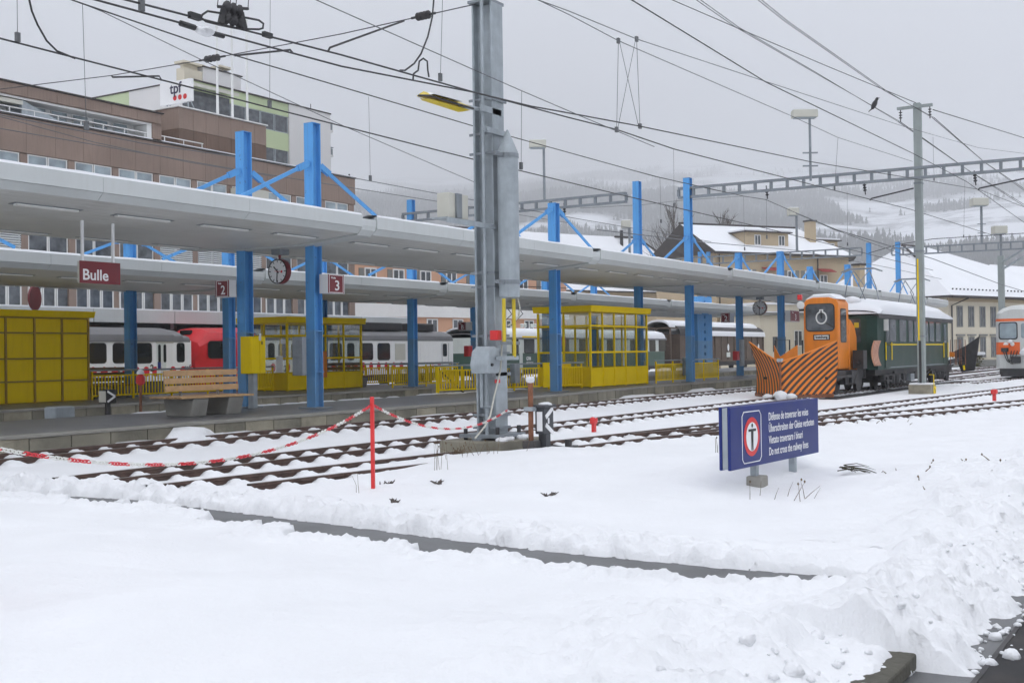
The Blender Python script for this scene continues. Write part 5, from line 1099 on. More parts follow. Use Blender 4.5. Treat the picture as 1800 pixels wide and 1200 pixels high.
blmesh=blm.mesh('blind_slats',BLIND); pan=MB().box(0,0,0,2.02,.05,.34).mesh('sill_panel',FRAME); pierm=MB().box(0,-.02,0,.34,.11,1.73).mesh('pier',BROWN); pm2=MB().box(0,-.02,0,.34,.11,1.55).mesh('pier',BROWN); pm3=MB().box(0,-.02,0,.40,.11,1.22).mesh('pier',BROWN)
for i in range(nm):
    x=53.0-(i+1)*mod; L_=(x-O[0])
    inst('pier',pierm,bt,(L_+mod-.33,.05,8.84)); inst('pier',pm2,bt,(L_+mod-.33,.05,6.16))
    for j in (0,1): put_win(bt,wtop,(L_+.06+j*1.02,.09,9.98)); put_win(bt,wmid,(L_+.06+j*1.02,.1,6.3))
    inst('sill_panel',pan,bt,(L_+.05,.06,9.60)); 
    for j in (0,1): put_win(bt,wtop,(L_+.06+j*1.02,.1,8.92))
    if i in (3,4,5,9,10,13,14): 
        for j in (0,1): o=inst('blind_slats',blmesh,bt,(L_+.05+j*1.02,.05,6.3)); o['kind']='stuff'
    if i%2==0: inst('pier',pm3,bt,(L_+mod-.36,.05,3.87))
    for j in range(3): put_win(bt,wlow,(L_+.06+j*.70,.1,3.92))
part('awning_box',MB().box(43.2,43.2,10.05,45.2,43.95,10.45),BEIGEBOX,bt)
# recessed top-floor loggia
part('loggia_ceiling',MB().box(8,44.05,12.9,38.19,45.88,12.99),FRAME,bt); part('loggia_end',MB().box(37.9,44.05,12.23,38.19,44.97,12.89),FRAME,bt); part('loggia_wall',MB().box(8,44.95,12.2,37.9,45.02,12.9),FRAME,bt)
lw1=win_unit('w',.86,.24,1,FRAME,GLASSB,bar=.03); lw2=win_unit('w',.8,.38,1,FRAME,GLASSB,bar=.03)
for i in range(17): x=36.6-i*1.12; put_win(bt,lw1,(x-O[0],44.88-O[1],12.665)); put_win(bt,lw2,(x-O[0]+.05,44.88-O[1],12.25))
part('loggia_gutter',MB().box(20,44.7,12.62,37.2,44.86,12.66),GALV,bt)
rl=MB(); rl.tube([(8,44.1,12.52),(41.5,44.1,12.50)],.03,5); 
for i in range(28): rl.box(9+i*1.2,44.08,12.27,9.04+i*1.2,44.12,12.51)
part('terrace_rail',rl,FRAME,bt,kind='stuff')
part('awning',MB().extx([(44.0,12.83),(45.8,12.92),(45.8,12.88),(44.0,12.66)],27.0,31.2),BEIGEBOX,bt); part('screen_wall',MB().slab([(31.2,44.1,12.25),(33.2,44.1,12.25),(31.2,44.1,12.9)],(0,.06,0)),GALV,bt)
# raised block on the roof
part('roof_block',MB().box(40.05,44.22,12.1,46.0,52,14.05),BROWN,bt)
n=7; w_=(46.0-40.0)/n
for k,(z0,z1,m) in enumerate(((12.24,13.05,BROWND),(13.06,14.1,BROWN))):
    me=MB().box(.006,-.1,0,w_-.006,0,z1-z0-.01).mesh('stone_panel',m)
    for i in range(n): inst('stone_panel',me,bt,(40.0+i*w_-O[0],44.2-O[1],z0))
part('stone_panel',MB().box(39.93,44.1,12.24,40.04,52,13.05),BROWND,bt); part('stone_panel',MB().box(39.93,44.1,13.06,40.04,52,14.1),BROWN,bt); part('coping',MB().box(39.85,44.0,14.11,46.05,44.3,14.17).box(39.85,44.301,14.11,40.1,52,14.17),FRAME,bt)
part('roof_snow',MB().box(40.2,44.4,14.06,45.9,51.9,14.16).box(8,46,13.3,38.6,55.9,13.42).box(46.1,44.6,12.1,53.2,57.9,12.2),SNOWR,bt)
part('vent',MB().tube([(53.2,44.4,12.2),(53.2,44.4,12.45)],.05,6),BLK,bt)
# --- company sign on that roof
t=thing('roof_sign','white roof sign with lower case letters and three red dots','sign',(40.5,44.9,14.17))
part('board',MB().box(40.45,43.78,14.46,40.62,46.02,15.58),SWHITE,t,bevel=.01)
text('tpf',t,(40.435,45.28,14.96),(0,-1,0),(0,0,1),.78,NAVY,sx=.95,bold=.012)
for k in range(3): part('dot',MB().disc((40.44,44.93-k*.36,14.73),(0,-1,0),(0,0,1),.135,20),SRED,t)
for y in (44.1,45.6): part('strut',MB().bar((40.55,y,14.17),(40.55,y,14.46),.05,.05).bar((40.95,y,14.17),(40.6,y,14.7),.04,.04),GALV,t)
for k,(px,pt) in enumerate(((381,50),(407,47),(433,38))):
    a=PY(px,pt,46.5); t=thing('flagpole',['leftmost of three white flagpoles on the brown roof','middle of three white flagpoles on the brown roof','rightmost of three white flagpoles on the brown roof'][k],'flagpole',(a[0],46.5,14.1),'flagpoles on the office roof')
    part('pole',MB().tube([(a[0],46.5,14.1),(a[0],46.5,a[2])],[.075,.055],8),FRAME,t,smooth=.7); part('finial',MB().lathe([(.02,0),(.09,.03),(.09,.09),(.02,.12)],(a[0],46.5,a[2]),8),FRAME,t); part('foot',MB().box(a[0]-.12,46.38,14.06,a[0]+.12,46.62,14.4),GALV,t)
# --- apartment block
t=thing('apartment_block','pale apartment block with green bands and balconies behind the brown building','building',(64,62,0))
X0,X1,X2=57.4,67.1,71.9; ztp=21.2
part('wall',MB().box(X1,61.9,0,X2,74,ztp),APTW,t); part('wall',MB().box(X0,62.15,0,X1-.002,74,ztp-.4),APTW,t); part('end_wall',MB().box(X0-.15,62.2,0,X0-.002,68.4,ztp),APTW,t)
for z0,z1 in ((20.2,21.2),(17.55,18.9),(14.9,16.3)): part('green_band',MB().box(X0,62.0,z0,X1-.003,62.14,z1),APTG,t); part('green_band',MB().box(X0-.12,68.41,z0,X0-.003,74,z1),APTG,t)
wb=win_unit('w',1.42,1.3,1,GALV,GLASSR,bar=.06)
for zz in (18.9,16.3):
    for i in range(6): put_win(t,wb,(X1-1.5*(i+1)-64+.02,.02,zz-.0))
    for i in range(3): put_win(t,wb,(X0-.1-64,69.9+1.6*i-62,zz),-math.pi/2)
part('parapet',MB().box(X0-.2,61.85,ztp+.001,X2+.05,74.1,ztp+.09),TILE,t)
part('penthouse',MB().box(58.9,62.5,ztp+.1,62.6,63.1,22.5),APTW,t); part('penthouse_coping',MB().box(58.8,62.4,22.501,62.7,63.2,22.58),TILE,t)
part('awning',MB().extx([(60.9,20.75),(62.1,20.98),(62.1,20.92),(60.9,20.5)],56.2,60.8),BEIGEBOX,t); part('loggia_dark',MB().box(56.6,61.95,19.0,60.9,62.13,20.5),GLASSR,t)
for (px,pt,pb,wd,dp) in ((341,123,160,1.8,62.6),(396,129,150,1.0,63.3)):
    c=PY(px,pt,dp); q=part('chimney',MB().box(c[0]-wd/2,dp,21,c[0]+wd/2,dp+.8,c[2]),BEIGE2,t); part('cap',MB().box(c[0]-wd/2-.1,dp-.1,c[2]+.35,c[0]+wd/2+.1,dp+.9,c[2]+.5).box(c[0]-wd/2+.2,dp+.3,c[2]+.001,c[0]+wd/2-.3,dp+.6,c[2]+.349),BEIGE2,q)
for z in (20.5,18.5,16.4): q=part('balcony',MB().box(X2,62.4,z-.55,X2+.9,66,z-.4),APTW,t); part('railing',MB().bar((X2+.9,62.4,z+.2),(X2+.9,66,z+.2),.05,.06).bar((X2,62.4,z+.2),(X2+.9,62.4,z+.2),.05,.06).box(X2+.1,62.42,z-.4,X2+.85,62.45,z+.1),GALVD,q)
part('roof_aerial',MB().tube([(70.8,63,ztp+.09),(70.8,63,ztp+.8)],.03,5),BLK,t)
# --- free-standing buildings on their own axes
class House:
    def __init__(s,name,label,px,py,d,ang,z0=0):
        p=PD(px,py,d); s.o=_v(p[0],p[1],0); a=R_(ang); s.u=_v(math.cos(a),math.sin(a),0); s.v=_v(-math.sin(a),math.cos(a),0); s.a=a
        s.t=thing(name,label,'building',s.o)
    def W(s,u,v,z): return s.o+s.u*u+s.v*v+_v(0,0,z)
    def hit(s,px,py,v=0.):
        r=ray(px,py); n=s.v; k=((s.o+s.v*v-_C)@n)/(r@n); q=_C+r*k-s.o; return q@s.u,q[2]
    def box(s,u0,u1,v0,v1,z0,z1,mb=None): mb=mb or MB(); return mb.obox(s.W((u0+u1)/2,(v0+v1)/2,(z0+z1)/2),s.u*(u1-u0)/2,s.v*(v1-v0)/2,_v(0,0,(z1-z0)/2))
    def part(s,nm,mb,m,**k): return part(nm,mb,m,s.t,**k)
    def win(s,wm,u,z,v=-.05,par=None): 
        q=s.W(u,v,z)-s.o; return put_win(s.t,wm,q,s.a)
H1=House('beige_house','three storey beige house with snowy roof, dormers and chimney behind the roof end','beige',115,-31) if False else House('house','three storey beige house with snowy roof, dormers and chimney behind the platform roof',1261,600,115,-31)
Wd=17.2; ez=11.55; rz_=14.75
def pr(h,pts,z0,z1): 
    return MB().slab([h.W(u,v,z0) for u,v in pts],(0,0,z1-z0))
plan=[(0,0),(Wd,0),(Wd+2.6,3.2),(Wd+2.6,10.5),(0,10.5)]
H1.part('wall',pr(H1,plan,0,ez),BEIGE)
H1.part('gable',MB().slab([H1.W(0,0,ez+.001),H1.W(0,10.5,ez+.001),H1.W(0,5.2,rz_-.12)],H1.u*.3),BEIGE)
ov=.7
e=[(-ov,-ov),(Wd+.3,-ov),(Wd+2.6+ov,2.9),(Wd+2.6+ov,10.5+ov),(-ov,10.5+ov)]; R0,R1=(-ov,5.2),(Wd-2.4,5.2)
W=H1.W; zl=ez-.1
rf=MB().add([W(*e[0],zl),W(*e[1],zl),W(*e[2],zl),W(*e[3],zl),W(*e[4],zl),W(*R0,rz_),W(*R1,rz_)],[(0,1,6,5),(1,2,6),(2,3,6),(3,4,5,6),(4,0,5),(0,4,3,2,1)])
H1.part('roof',rf,TILE)
zs_=.16; e2=[(-ov+.12,-ov+.02),(Wd+.3,-ov+.02),(Wd+2.6+ov-.05,2.9),(Wd+2.6+ov-.05,10.5+ov-.1),(-ov+.12,10.5+ov-.1)]
H1.part('roof_snow',MB().add([W(*q,zl+zs_*.6) for q in e2]+[W(-ov+.12,5.2,rz_+zs_*.4),W(R1[0],5.2,rz_+zs_)],[(0,1,6,5),(1,2,6),(2,3,6),(3,4,5,6)]),SNOWR)
H1.part('ridge',MB().tube([W(-ov,5.2,rz_+.12),W(R1[0],5.2,rz_+.2)],.12,6),TILE)
H1.part('eaves',MB().tube([W(*e[0],zl-.05),W(*e[1],zl-.05),W(*e[2],zl-.05),W(*e[3],zl-.05)],.10,6),TILE)
for nm,(ua,ub,z0,z1,vd) in {'a':(4.4,9.9,12.15,13.75,.9),'b':(15.2,18.4,11.9,13.4,2.9)}.items():
    q=H1.part('dormer',H1.box(ua,ub,vd,vd+4,z0-.4,z1),BEIGE)
    part('dormer_roof',H1.box(ua-.3,ub+.3,vd-.35,vd+4,z1+.002,z1+.12),TILE,q); part('dormer_snow',H1.box(ua-.2,ub+.2,vd-.2,vd+4,z1+.122,z1+.3),SNOWR,q); part('dormer_sill',H1.box(ua-.2,ub+.2,vd-.25,vd-.01,z0-.42,z0-.25),TILE,q)
q=H1.part('chimney',H1.box(13.8,14.6,2.0,2.9,11.5,15.3),BEIGE); part('cap',H1.box(13.7,14.7,1.9,3.0,15.301,15.46),TILE,q)
hw=win_unit('w',1.0,1.5,2,FRAME,GLASSR,bar=.08); hw2=win_unit('w',.8,1.05,2,FRAME,GLASSR,bar=.07)
for u in (5.5,8.6): H1.win(hw2,u,12.45,.84)
for u in (15.7,17.1): H1.win(hw2,u,12.1,2.84)
for px in (1281,1313,1389,1420): 
    u,z=H1.hit(px-5,482); H1.win(hw,u,8.35); H1.part('shutter',H1.box(u-.5,u-.04,-.05,-.002,8.3,9.9),GSHUT); H1.part('shutter',H1.box(u+1.04,u+1.5,-.05,-.002,8.3,9.9),GSHUT)
for px,pt in ((1350,452),(1447,452)):
    u,z=H1.hit(px-6,482); H1.win(hw,u,8.0); H1.part('awning',MB().slab([H1.W(u-.4,-.05,10.1),H1.W(u+1.5,-.05,10.1),H1.W(u+1.5,-.9,9.75),H1.W(u-.4,-.9,9.75)],(0,0,.05)),SHUT)
u0,_=H1.hit(1437,485); u1,_=H1.hit(1476,485)
q=H1.part('balcony',H1.box(u0,u1,-1.2,-.01,6.6,7.5),BEIGE); part('rail',MB().tube([H1.W(u0,-1.15,7.9),H1.W(u1,-1.15,7.9)],.04,5),CHASS,q); q=H1.part('balcony',H1.box(u0-.3,u1+.3,-1.2,-.01,3.6,4.3),BEIGE); H1.part('awning',MB().slab([H1.W(u0-.3,-.05,6.5),H1.W(u1+.3,-.05,6.5),H1.W(u1+.3,-1.3,5.9),H1.W(u0-.3,-1.3,5.9)],(0,0,.05)),SHUT)
for px in (1302,1318,1354,1386,1405): u,z=H1.hit(px-6,560); H1.win(hw,u,4.2); H1.part('shutter',H1.box(u+1.04,u+1.7,-.06,-.002,4.1,5.8),SHUT); H1.part('shutter',H1.box(u-.7,u-.04,-.06,-.002,4.1,5.8),SHUT)
for u in (17.9,19.0): H1.part('window',MB().obox(H1.W(u,(u-Wd)*1.23-.05,8.9),(H1.u*2.6+H1.v*3.2)/4.12*.4,(H1.v*2.6-H1.u*3.2)/4.12*.05,(0,0,.7)),GLASSR)
H1.part('downpipe',MB().tube([H1.W(12.9,-.12,4),H1.W(12.9,-.12,11.3)],.06,6),CHASS); H1.part('downpipe',MB().tube([H1.W(.3,-.12,4),H1.W(.3,-.12,11.3)],.06,6),CHASS)
# low annex with flat snowy roof
H2=House('annex','low cream annex with a flat snowy roof beside the orange cab','x',600,1,0) if False else House('annex','low cream annex with a flat snowy roof beside the orange cab',1336,600,108,-31)
H2.part('wall',H2.box(0,9.5,0,6,0,5.0),BEIGE2); H2.part('cornice',H2.box(-.35,9.85,-.35,6,5.001,5.25),GSHUT); H2.part('attic',H2.box(-.1,9.6,-.1,6,5.251,6.0),BEIGE2); H2.part('snow_cover',H2.box(-.3,9.8,-.3,6,6.001,6.2).obox(H2.W(4.75,-.25,5.31),H2.u*5.05,H2.v*.1,(0,0,.05)),SNOWR)
for px in (1396,): u,z=H2.hit(px,615); H2.win(hw,u,2.1)
H2.part('window',H2.box(1.5,3.0,-.06,-.002,1.6,3.0),GLASSR)
# long house with a big snow roof behind the mast
H3=House('long_house','long house with a broad plain snow covered roof behind the grey mast','x',600,1,0) if False else House('long_house','long house with a broad plain snow covered roof behind the grey mast',668,600,128,-24)
Lw=47; H3.part('wall',H3.box(0,Lw,0,12,0,9.4),BEIGE)
W=H3.W; zr3=16.9
H3.part('roof',MB().add([W(-1,-1,9.3),W(Lw+1,-1,9.3),W(Lw+1,13,9.3),W(-1,13,9.3),W(3.5,6,zr3),W(Lw-5,6,zr3)],[(0,1,5,4),(1,2,5),(2,3,4,5),(3,0,4),(0,3,2,1)]),TILE)
H3.part('roof_snow',MB().add([W(-.95,-.98,9.42),W(Lw+.95,-.98,9.42),W(Lw+.95,13,9.42),W(-.95,13,9.42),W(3.5,6,zr3+.15),W(Lw-5,6,zr3+.15)],[(0,1,5,4),(1,2,5),(3,0,4)]),SNOWR)
rd=MB(); rd.tube([W(10,5.7,zr3+.16),W(20,5.8,zr3+.2)],.12,5).tube([W(Lw-9,5.8,zr3+.15),W(Lw-5,5.9,zr3+.18),W(Lw-2,4.1,14.6)],.12,5); H3.part('ridge_tiles',rd,TILE)
for u,v in ((21,4.8),(27.5,4.8),(38.5,5.0)): H3.part('vent',MB().cyl(W(u,v,zr3-1.2),W(u,v,zr3+.9),.22,8),BLK)
sk=(16.9-9.3)/7
for u in (33.2,37.0,42.3): H3.part('skylight',MB().obox(W(u,1.6,9.3+2.6*sk+.35),H3.u*.9,(H3.v+_v(0,0,sk))*.55,(_v(0,0,1)-H3.v*sk)*.06),GLASS)
for i in range(16): H3.win(hw,1.6+i*2.9,6.3); H3.win(hw,1.6+i*2.9,3.0)
# peach building
H4=House('peach_building','peach coloured building with a white band, left of the grey mast','x',600,1,0) if False else House('peach_building','peach coloured building with a white band, left of the grey mast',628,600,84,-14)
H4.part('wall',H4.box(-3,22,0,10,0,9.0),PEACH); H4.part('white_band',H4.box(-3.05,22.05,-.25,-.002,4.6,5.55),FRAME); H4.part('roof',H4.box(-3.3,22.3,-.4,10.3,9.001,9.3),TILE)
pw4=win_unit('w',1.1,1.45,2,FRAME,GLASSR,bar=.1)
for i in range(9): H4.win(pw4,-1.9+i*2.6,6.7); H4.win(pw4,-1.3+i*2.6,3.05); H4.part('shutter',H4.box(-2.4+i*2.6,-1.95+i*2.6,-.04,-.002,6.7,8.1),GSHUT)
H4.part('rail',MB().tube([H4.W(-3,-.2,6.9),H4.W(22,-.2,6.9)],.03,5),CHASS); H4.part('rail',MB().tube([H4.W(-3,-.2,7.25),H4.W(22,-.2,7.25)],.03,5),CHASS)
# small kiosk front under the awning by the white train
H5=House('kiosk','small blue fronted kiosk between the white train and the mast','x',600,1,0) if False else House('kiosk','small blue fronted kiosk between the white train and the mast',797,600,80,-14)
H5.part('wall',H5.box(-1,5.5,0,3,0,3.3),APTW); H5.part('blue_band',H5.box(-1,5.5,-.1,-.002,2.2,2.75),SIGNB); H5.part('shop_window',H5.box(0,3.6,-.06,-.003,.6,2.1),GLASSR); H5.part('transom',H5.box(-1,5.5,-.08,-.003,2.76,2.84),GSHUT); H5.part('poster',H5.box(.4,1.3,-.075,-.0615,.7,1.3),RED); H5.part('poster',H5.box(1.6,2.4,-.075,-.0615,.9,1.6),mat('poster_green',(.06,.3,.2),.5))
# --- station house, far right
H6=House('station_house','pale station house with hipped snow roof and tall windows, far right','x',600,1,0) if False else House('station_house','pale station house with hipped snow roof and tall windows, far right',1667,600,95,-21)
H6.part('wall',H6.box(0,24,0,13,0,5.9),BEIGE2); W=H6.W; zr=10.6
H6.part('roof',MB().add([W(-1,-1,5.85),W(25,-1,5.85),W(25,14,5.85),W(-1,14,5.85),W(3.5,6.5,zr),W(7,6.5,zr)],[(0,1,5,4),(1,2,5),(2,3,4,5),(3,0,4),(0,3,2,1)]),TILE)
H6.part('roof_snow',MB().add([W(-.95,-.97,6.0),W(24.95,-.97,6.0),W(24.95,13.9,6.0),W(-.95,13.9,6.0),W(3.5,6.5,zr+.2),W(7,6.5,zr+.2)],[(0,1,5,4),(1,2,5),(2,3,4,5),(3,0,4)]),SNOWR)
H6.part('gutter',MB().tube([W(-1,-1.05,5.88),W(25,-1.05,5.88)],.09,6),TILE); H6.part('cornice',H6.box(-.1,24.1,-.12,-.003,5.55,5.83),BEIGE); H6.part('plinth',H6.box(-.05,24.05,-.08,-.003,0,.7),GSHUT)
sg=MB(); 
for i in range(44): sg.obox(W(.2+i*.55,-.35,6.55),H6.u*.05,H6.v*.05,(0,0,.06))
H6.part('snow_guard',sg,BLK,kind='stuff')
sw=win_unit('w',.85,1.75,2,GSHUT,GLASSR,bar=.1)
for px in (1687,1707,1727,1746,1765,1785,1800,1815,1830):
    u,z=H6.hit(px,575); H6.win(sw,u-.42,3.45); H6.win(sw,u-.42,.9); H6.part('window_hood',H6.box(u-.6,u+.6,-.12,-.003,2.72,2.86),GSHUT)
H6.part('downpipe',MB().tube([W(1.6,-.9,5.8),W(.35,-.15,5.2),W(.35,-.15,.3)],.06,6),CHASS)
H6.part('ridge_tiles',MB().tube([W(3.4,6.5,zr+.18),W(7.1,6.5,zr+.18)],.12,5).tube([W(3.4,6.4,zr+.18),W(2.2,4.4,zr-1.0)],.1,5),TILE)
q=H6.part('chimney',H6.box(-2.0,-1.3,7,7.7,5,8.9),BEIGE); part('cap',H6.box(-2.1,-1.2,6.9,7.8,8.901,9.05),TILE,q)
H7=House('roof_house','snow roofed house beyond the right hand mast','x',600,1,0) if False else House('house','snow roofed house at the far right edge beyond the thin mast',1790,600,130,-21)
H7.part('wall',H7.box(0,20,0,10,0,7),BEIGE2); W=H7.W
H7.part('roof',MB().add([W(-1,-1,7),W(21,-1,7),W(21,11,7),W(-1,11,7),W(3,5,11.4),W(17,5,11.4)],[(0,1,5,4),(1,2,5),(2,3,4,5),(3,0,4),(0,3,2,1)]),SNOWR)
# hedge with snow
hd=MB(); a=P(1716,648,0); 
t=thing('hedge','low clipped olive hedge with snow on top before the station house','hedge',(a[0],a[1],0)); fol=MB()
HED=mat('hedge_leaf',(.10,.095,.03),.9,var=.4,scale=3)
for i in range(2600):
    q=a+_v(.99,-.05,0)*rng.uniform(-.5,9)+_v(0,1,0)*rng.uniform(0,1.0)+_v(0,0,rng.uniform(.05,1.15)); r=rng.normal(size=3); r/=np.linalg.norm(r); s_=np.cross(r,(0,0,1.01)); s_/=np.linalg.norm(s_); k=.13
    fol.add([q-s_*k,q+r*k,q+s_*k],[(0,1,2)])
part('foliage',fol,HED,t,kind='stuff',recalc=False); part('snow_cover',MB().slab([a+_v(-.6,-.1,1.1),a+_v(9,-.5,1.1),a+_v(9,.9,1.1),a+_v(-.6,1.1,1.1)],(0,0,.28)),SNOW,t,bevel=.1)
# ---------------------------------------------------------------- bare trees behind the houses
def bare_tree(label,px,pt,d,hgt,spread,seed):
    b=P(px,600,0) if False else PD(px,615,d); rg=np.random.default_rng(seed); zt=EYE+(617-pt)*d/FPX
    t=thing('bare_tree',label,'tree',(b[0],b[1],0),'bare winter trees behind the houses'); tr=MB(); cr=MB()
    base=_v(b[0],b[1],0); tr.tube([base,base+_v(.1,.1,zt*.5),base+_v(0,.1,zt*.98)],[.28,.16,.03],7)
    def br(p,dr,l,r,lv):
        q=p+dr*l; m=p+dr*l*.5+rg.normal(size=3)*l*.04; cr.tube([p,m,q],[r,r*.7,r*.35],4)
        if lv<3:
            for k in range(4): 
                e=dr+rg.normal(size=3)*.33+_v(0,0,.25); e/=np.linalg.norm(e); br(p+dr*l*(.35+.6*k/4),e,l*.55,r*.55,lv+1)
    for k in range(16):
        z=zt*(.3+.65*k/16); a=rg.random()*6.28; e=_v(math.cos(a)*spread,math.sin(a)*spread,1.); e/=np.linalg.norm(e); br(base+_v(0,.1,z),e,(zt-z)*.5+.8,.07,1)
    part('trunk',tr,BARK,t,smooth=.9); part('crown',cr,BARK,t,kind='stuff',recalc=False)
bare_tree('bare slim tree just left of the tall blue column, behind the snow roof',1189,358,150,0,.35,1)
bare_tree('bare slim tree rising behind the beige house ridge',1275,372,150,0,.35,2)
# ================================================================ OVERHEAD LINE STRUCTURES
def truss(label,p,q,zb,zt,n,w=.12):
    # ladder beam: two chords and upright posts
    p,q=_v(*p),_v(*q); t=thing('truss_beam',label,'beam',(p[0],p[1],zb),'grey ladder beams across the tracks')
    def A(s,z): return _v(p[0]+(q[0]-p[0])*s,p[1]+(q[1]-p[1])*s,z)
    for z,h in ((zt,.09),(zb,.09)): part('chord',MB().bar(A(0,z),A(1,z),.2,h),GALVD,t)
    for i in range(n+1): s=i/n; part('post',MB().bar(A(s,zb+.045),A(s,zt-.045),.10,.12,(q-p)/np.linalg.norm(q-p) if False else (1,0,0)),GALVD,t)
    return t
a=PY(1205,328,19.0); zt1=a[2]; zb1=PY(1205,344,19.0)[2]
truss('long grey ladder beam from the tall blue column past the right mast',(44.3,19.5,0),(44.9,2.0,0),zb1,zt1,27)
a=PY(1116,337,21.2); b=PY(1116,352,21.2)
truss('shorter grey ladder beam between two tall blue columns behind the mast',(43.9,21.7,0),(43.9,33.4,0),b[2],a[2],16)
a=PY(1578,436,19.2); b=PY(1578,448,19.2)
truss('far ladder beam from the far blue column to the thin mast at right',(79.2,19.6,0),(80.2,5,0),b[2],a[2],20)
a=PY(1527,435,21.25); b=PY(1527,448,21.25)
truss('far ladder beam crossing in front of the beige house',(79.7,21.7,0),(79.7,40,0),b[2],a[2],22)
for px in (1230,1245): 
    c=PY(px,443,40 if px==1230 else 39); column(c[0],c[1],c[2],'distant %s blue column under the far beam, behind the canopy joint'%('left' if px==1230 else 'right'),br=False,z0=.05)
# --- the big grey mast
mb_=P(866,776,.25); MX,MY=mb_[0],mb_[1]; zt=PY(855,4,MY)[2]; dM=(mb_-_C)@CF
t=thing('catenary_mast','big grey galvanised steel mast with clamps, cables and a motor box','mast',(MX,MY,.2))
part('shaft',MB().extz([(MX+b,MY+a) for a,b in hbeam(.36,.40,.035,.04)][::-1],.3,zt-.05),GALV,t,bevel=.008)
part('cap_plate',MB().box(MX-.24,MY-.19,zt-.049,MX+.24,MY+.24,zt),GALVD,t)
part('base_plate',MB().box(MX-.42,MY-.40,.34,MX+.42,MY+.40,.40).box(MX-.5,MY-.1,.26,MX+.5,MY+.1,.339),GALVD,t)
bo=MB()
for x in (-.34,.34):
    for y in (-.32,.32): bo.cyl((MX+x,MY+y,.2),(MX+x,MY+y,.52),.035,8)
part('anchor_bolts',bo,CHASS,t,kind='stuff')
def zM(py): return EYE+(622-py)*dM/FPX
for py in (178,238,272,480,505,590,620,728,750):
    z=zM(py); part('clamp',MB().box(MX-.215,MY-.235,z-.02,MX+.215,MY-.205,z+.02).box(MX-.245,MY-.235,z-.02,MX-.216,MY+.235,z+.02),GALVD,t)
part('bracket_plate',MB().box(MX-.55,MY-.26,zM(240),MX+.24,MY-.2365,zM(231)).cyl((MX-.45,MY-.29,zM(236)),(MX-.45,MY-.19,zM(236)),.04,8),GALV,t)
part('conduit',MB().tube([(MX-.29,MY-.08,.4),(MX-.29,MY-.08,zt)],.03,7).tube([(MX-.29,MY+.10,.4),(MX-.29,MY+.10,zt-1)],.022,6),GALV,t,smooth=.8)
# counterweight tube
cxp=P(893,500,0) if False else PY(894,400,MY-.42); cx,cyy=cxp[0],MY-.42
dd=(cxp-_C)@CF; rr_=18.5*dd/FPX; zc=lambda py: EYE+(621.5-py)*dd/FPX
tube=thing('weight_tube','grey cylinder with pointed cap clamped to the right of the big mast','tube',(cx,cyy,zc(522)))
part('shell',MB().lathe([(rr_,0),(rr_,zc(272)-zc(522)),(rr_*1.0,zc(268)-zc(522)),(rr_*.12,zc(229)-zc(522)),(0,zc(227)-zc(522))],(cx,cyy,zc(522)),28),GALV,tube,smooth=.5)
for py in (274,496): z=zc(py); part('clamp',MB().lathe([(rr_*1.01,-.035),(rr_*1.06,-.035),(rr_*1.06,.035),(rr_*1.01,.035)],(cx,cyy,z),24).box(cx-rr_-.22,cyy-.03,z-.03,cx-rr_*1.0,cyy+.03,z+.03),GALVD,tube); part('clamp_bolt',MB().cyl((cx+rr_*1.05,cyy-.05,z),(cx+rr_*1.3,cyy-.05,z),.03,6),CHASS,tube)
p=PY(886,560,cyy); part('guide_tube',MB().tube([(p[0],cyy,zc(525)),(p[0],cyy,zc(600))],.032,8),LAMPY,tube); p=PY(899,560,cyy); part('guide_tube',MB().tube([(p[0],cyy-.05,zc(525)),(p[0],cyy-.05,zc(627))],.032,8),LAMPY,tube)
part('cable_loop',MB().tube([PY(a,b,cyy) for a,b in ((910,525),(914,540),(912,556),(903,566),(893,572))],.015,5),BEIGEBOX,tube)
part('lower_bracket',MB().box(cx-.35,cyy-.06,zc(632),cx+.18,cyy+.06,zc(625)),GALV,t)
t2=thing('motor_box','grey switch motor box with sloping top fixed to the big mast','box',(MX-.45,MY-.1,zM(655)))
pts=[(0,zM(655)),(.32,zM(655)),(.36,zM(640)),(.30,zM(617)),(.16,zM(608)),(0,zM(612))]
part('housing',MB().ext([(-a,b) for a,b in pts],(MX-.25,MY-.32,0),(1,0,0),(0,0,1),(0,.36,0)),GALV,t2,bevel=.02)
part('bracket',MB().box(MX-.30,MY-.2,zM(660),MX+.3,MY-.19,zM(654)).box(MX-.25,MY-.36,zM(606),MX+.35,MY-.33,zM(600)),GALVD,t2); part('crank_rod',MB().tube([(MX-.48,MY-.1,zM(655)),(MX-.48,MY-.1,zM(712)),(MX-.2,MY-.1,zM(714))],.03,6),GALV,t2); part('lock',MB().cyl((MX-.5,MY-.35,zM(640)),(MX-.5,MY-.32,zM(640)),.025,8),BLK,t2)
single('lamp_box',MB().box(MX-.34,MY-.34,zM(598),MX-.20,MY-.19,zM(581)),POSTRED,'small bright red box with white arrow on the big mast','box',bevel=.01)
c_=(MX-.27,MY-.345,zM(590)); single('label_plate',MB().box(MX-.28,MY-.245,zM(672),MX-.12,MY-.2365,zM(666)),POSTRED,'tiny red label plate low on the big mast','plate')
part('cable',MB().tube([PY(a,b,MY-.3) for a,b in ((884,528),(883,600),(880,650),(868,700),(862,730),(852,750),(835,770))],.016,5),BEIGEBOX,t)
p0,p1=PY(779,336,MY-.1),PY(826,388,MY-.1)
t3=thing('loudspeaker_box','beige square box with grey middle strip on a bracket left of the mast','box',(p0[0],MY-.1,p1[2]))
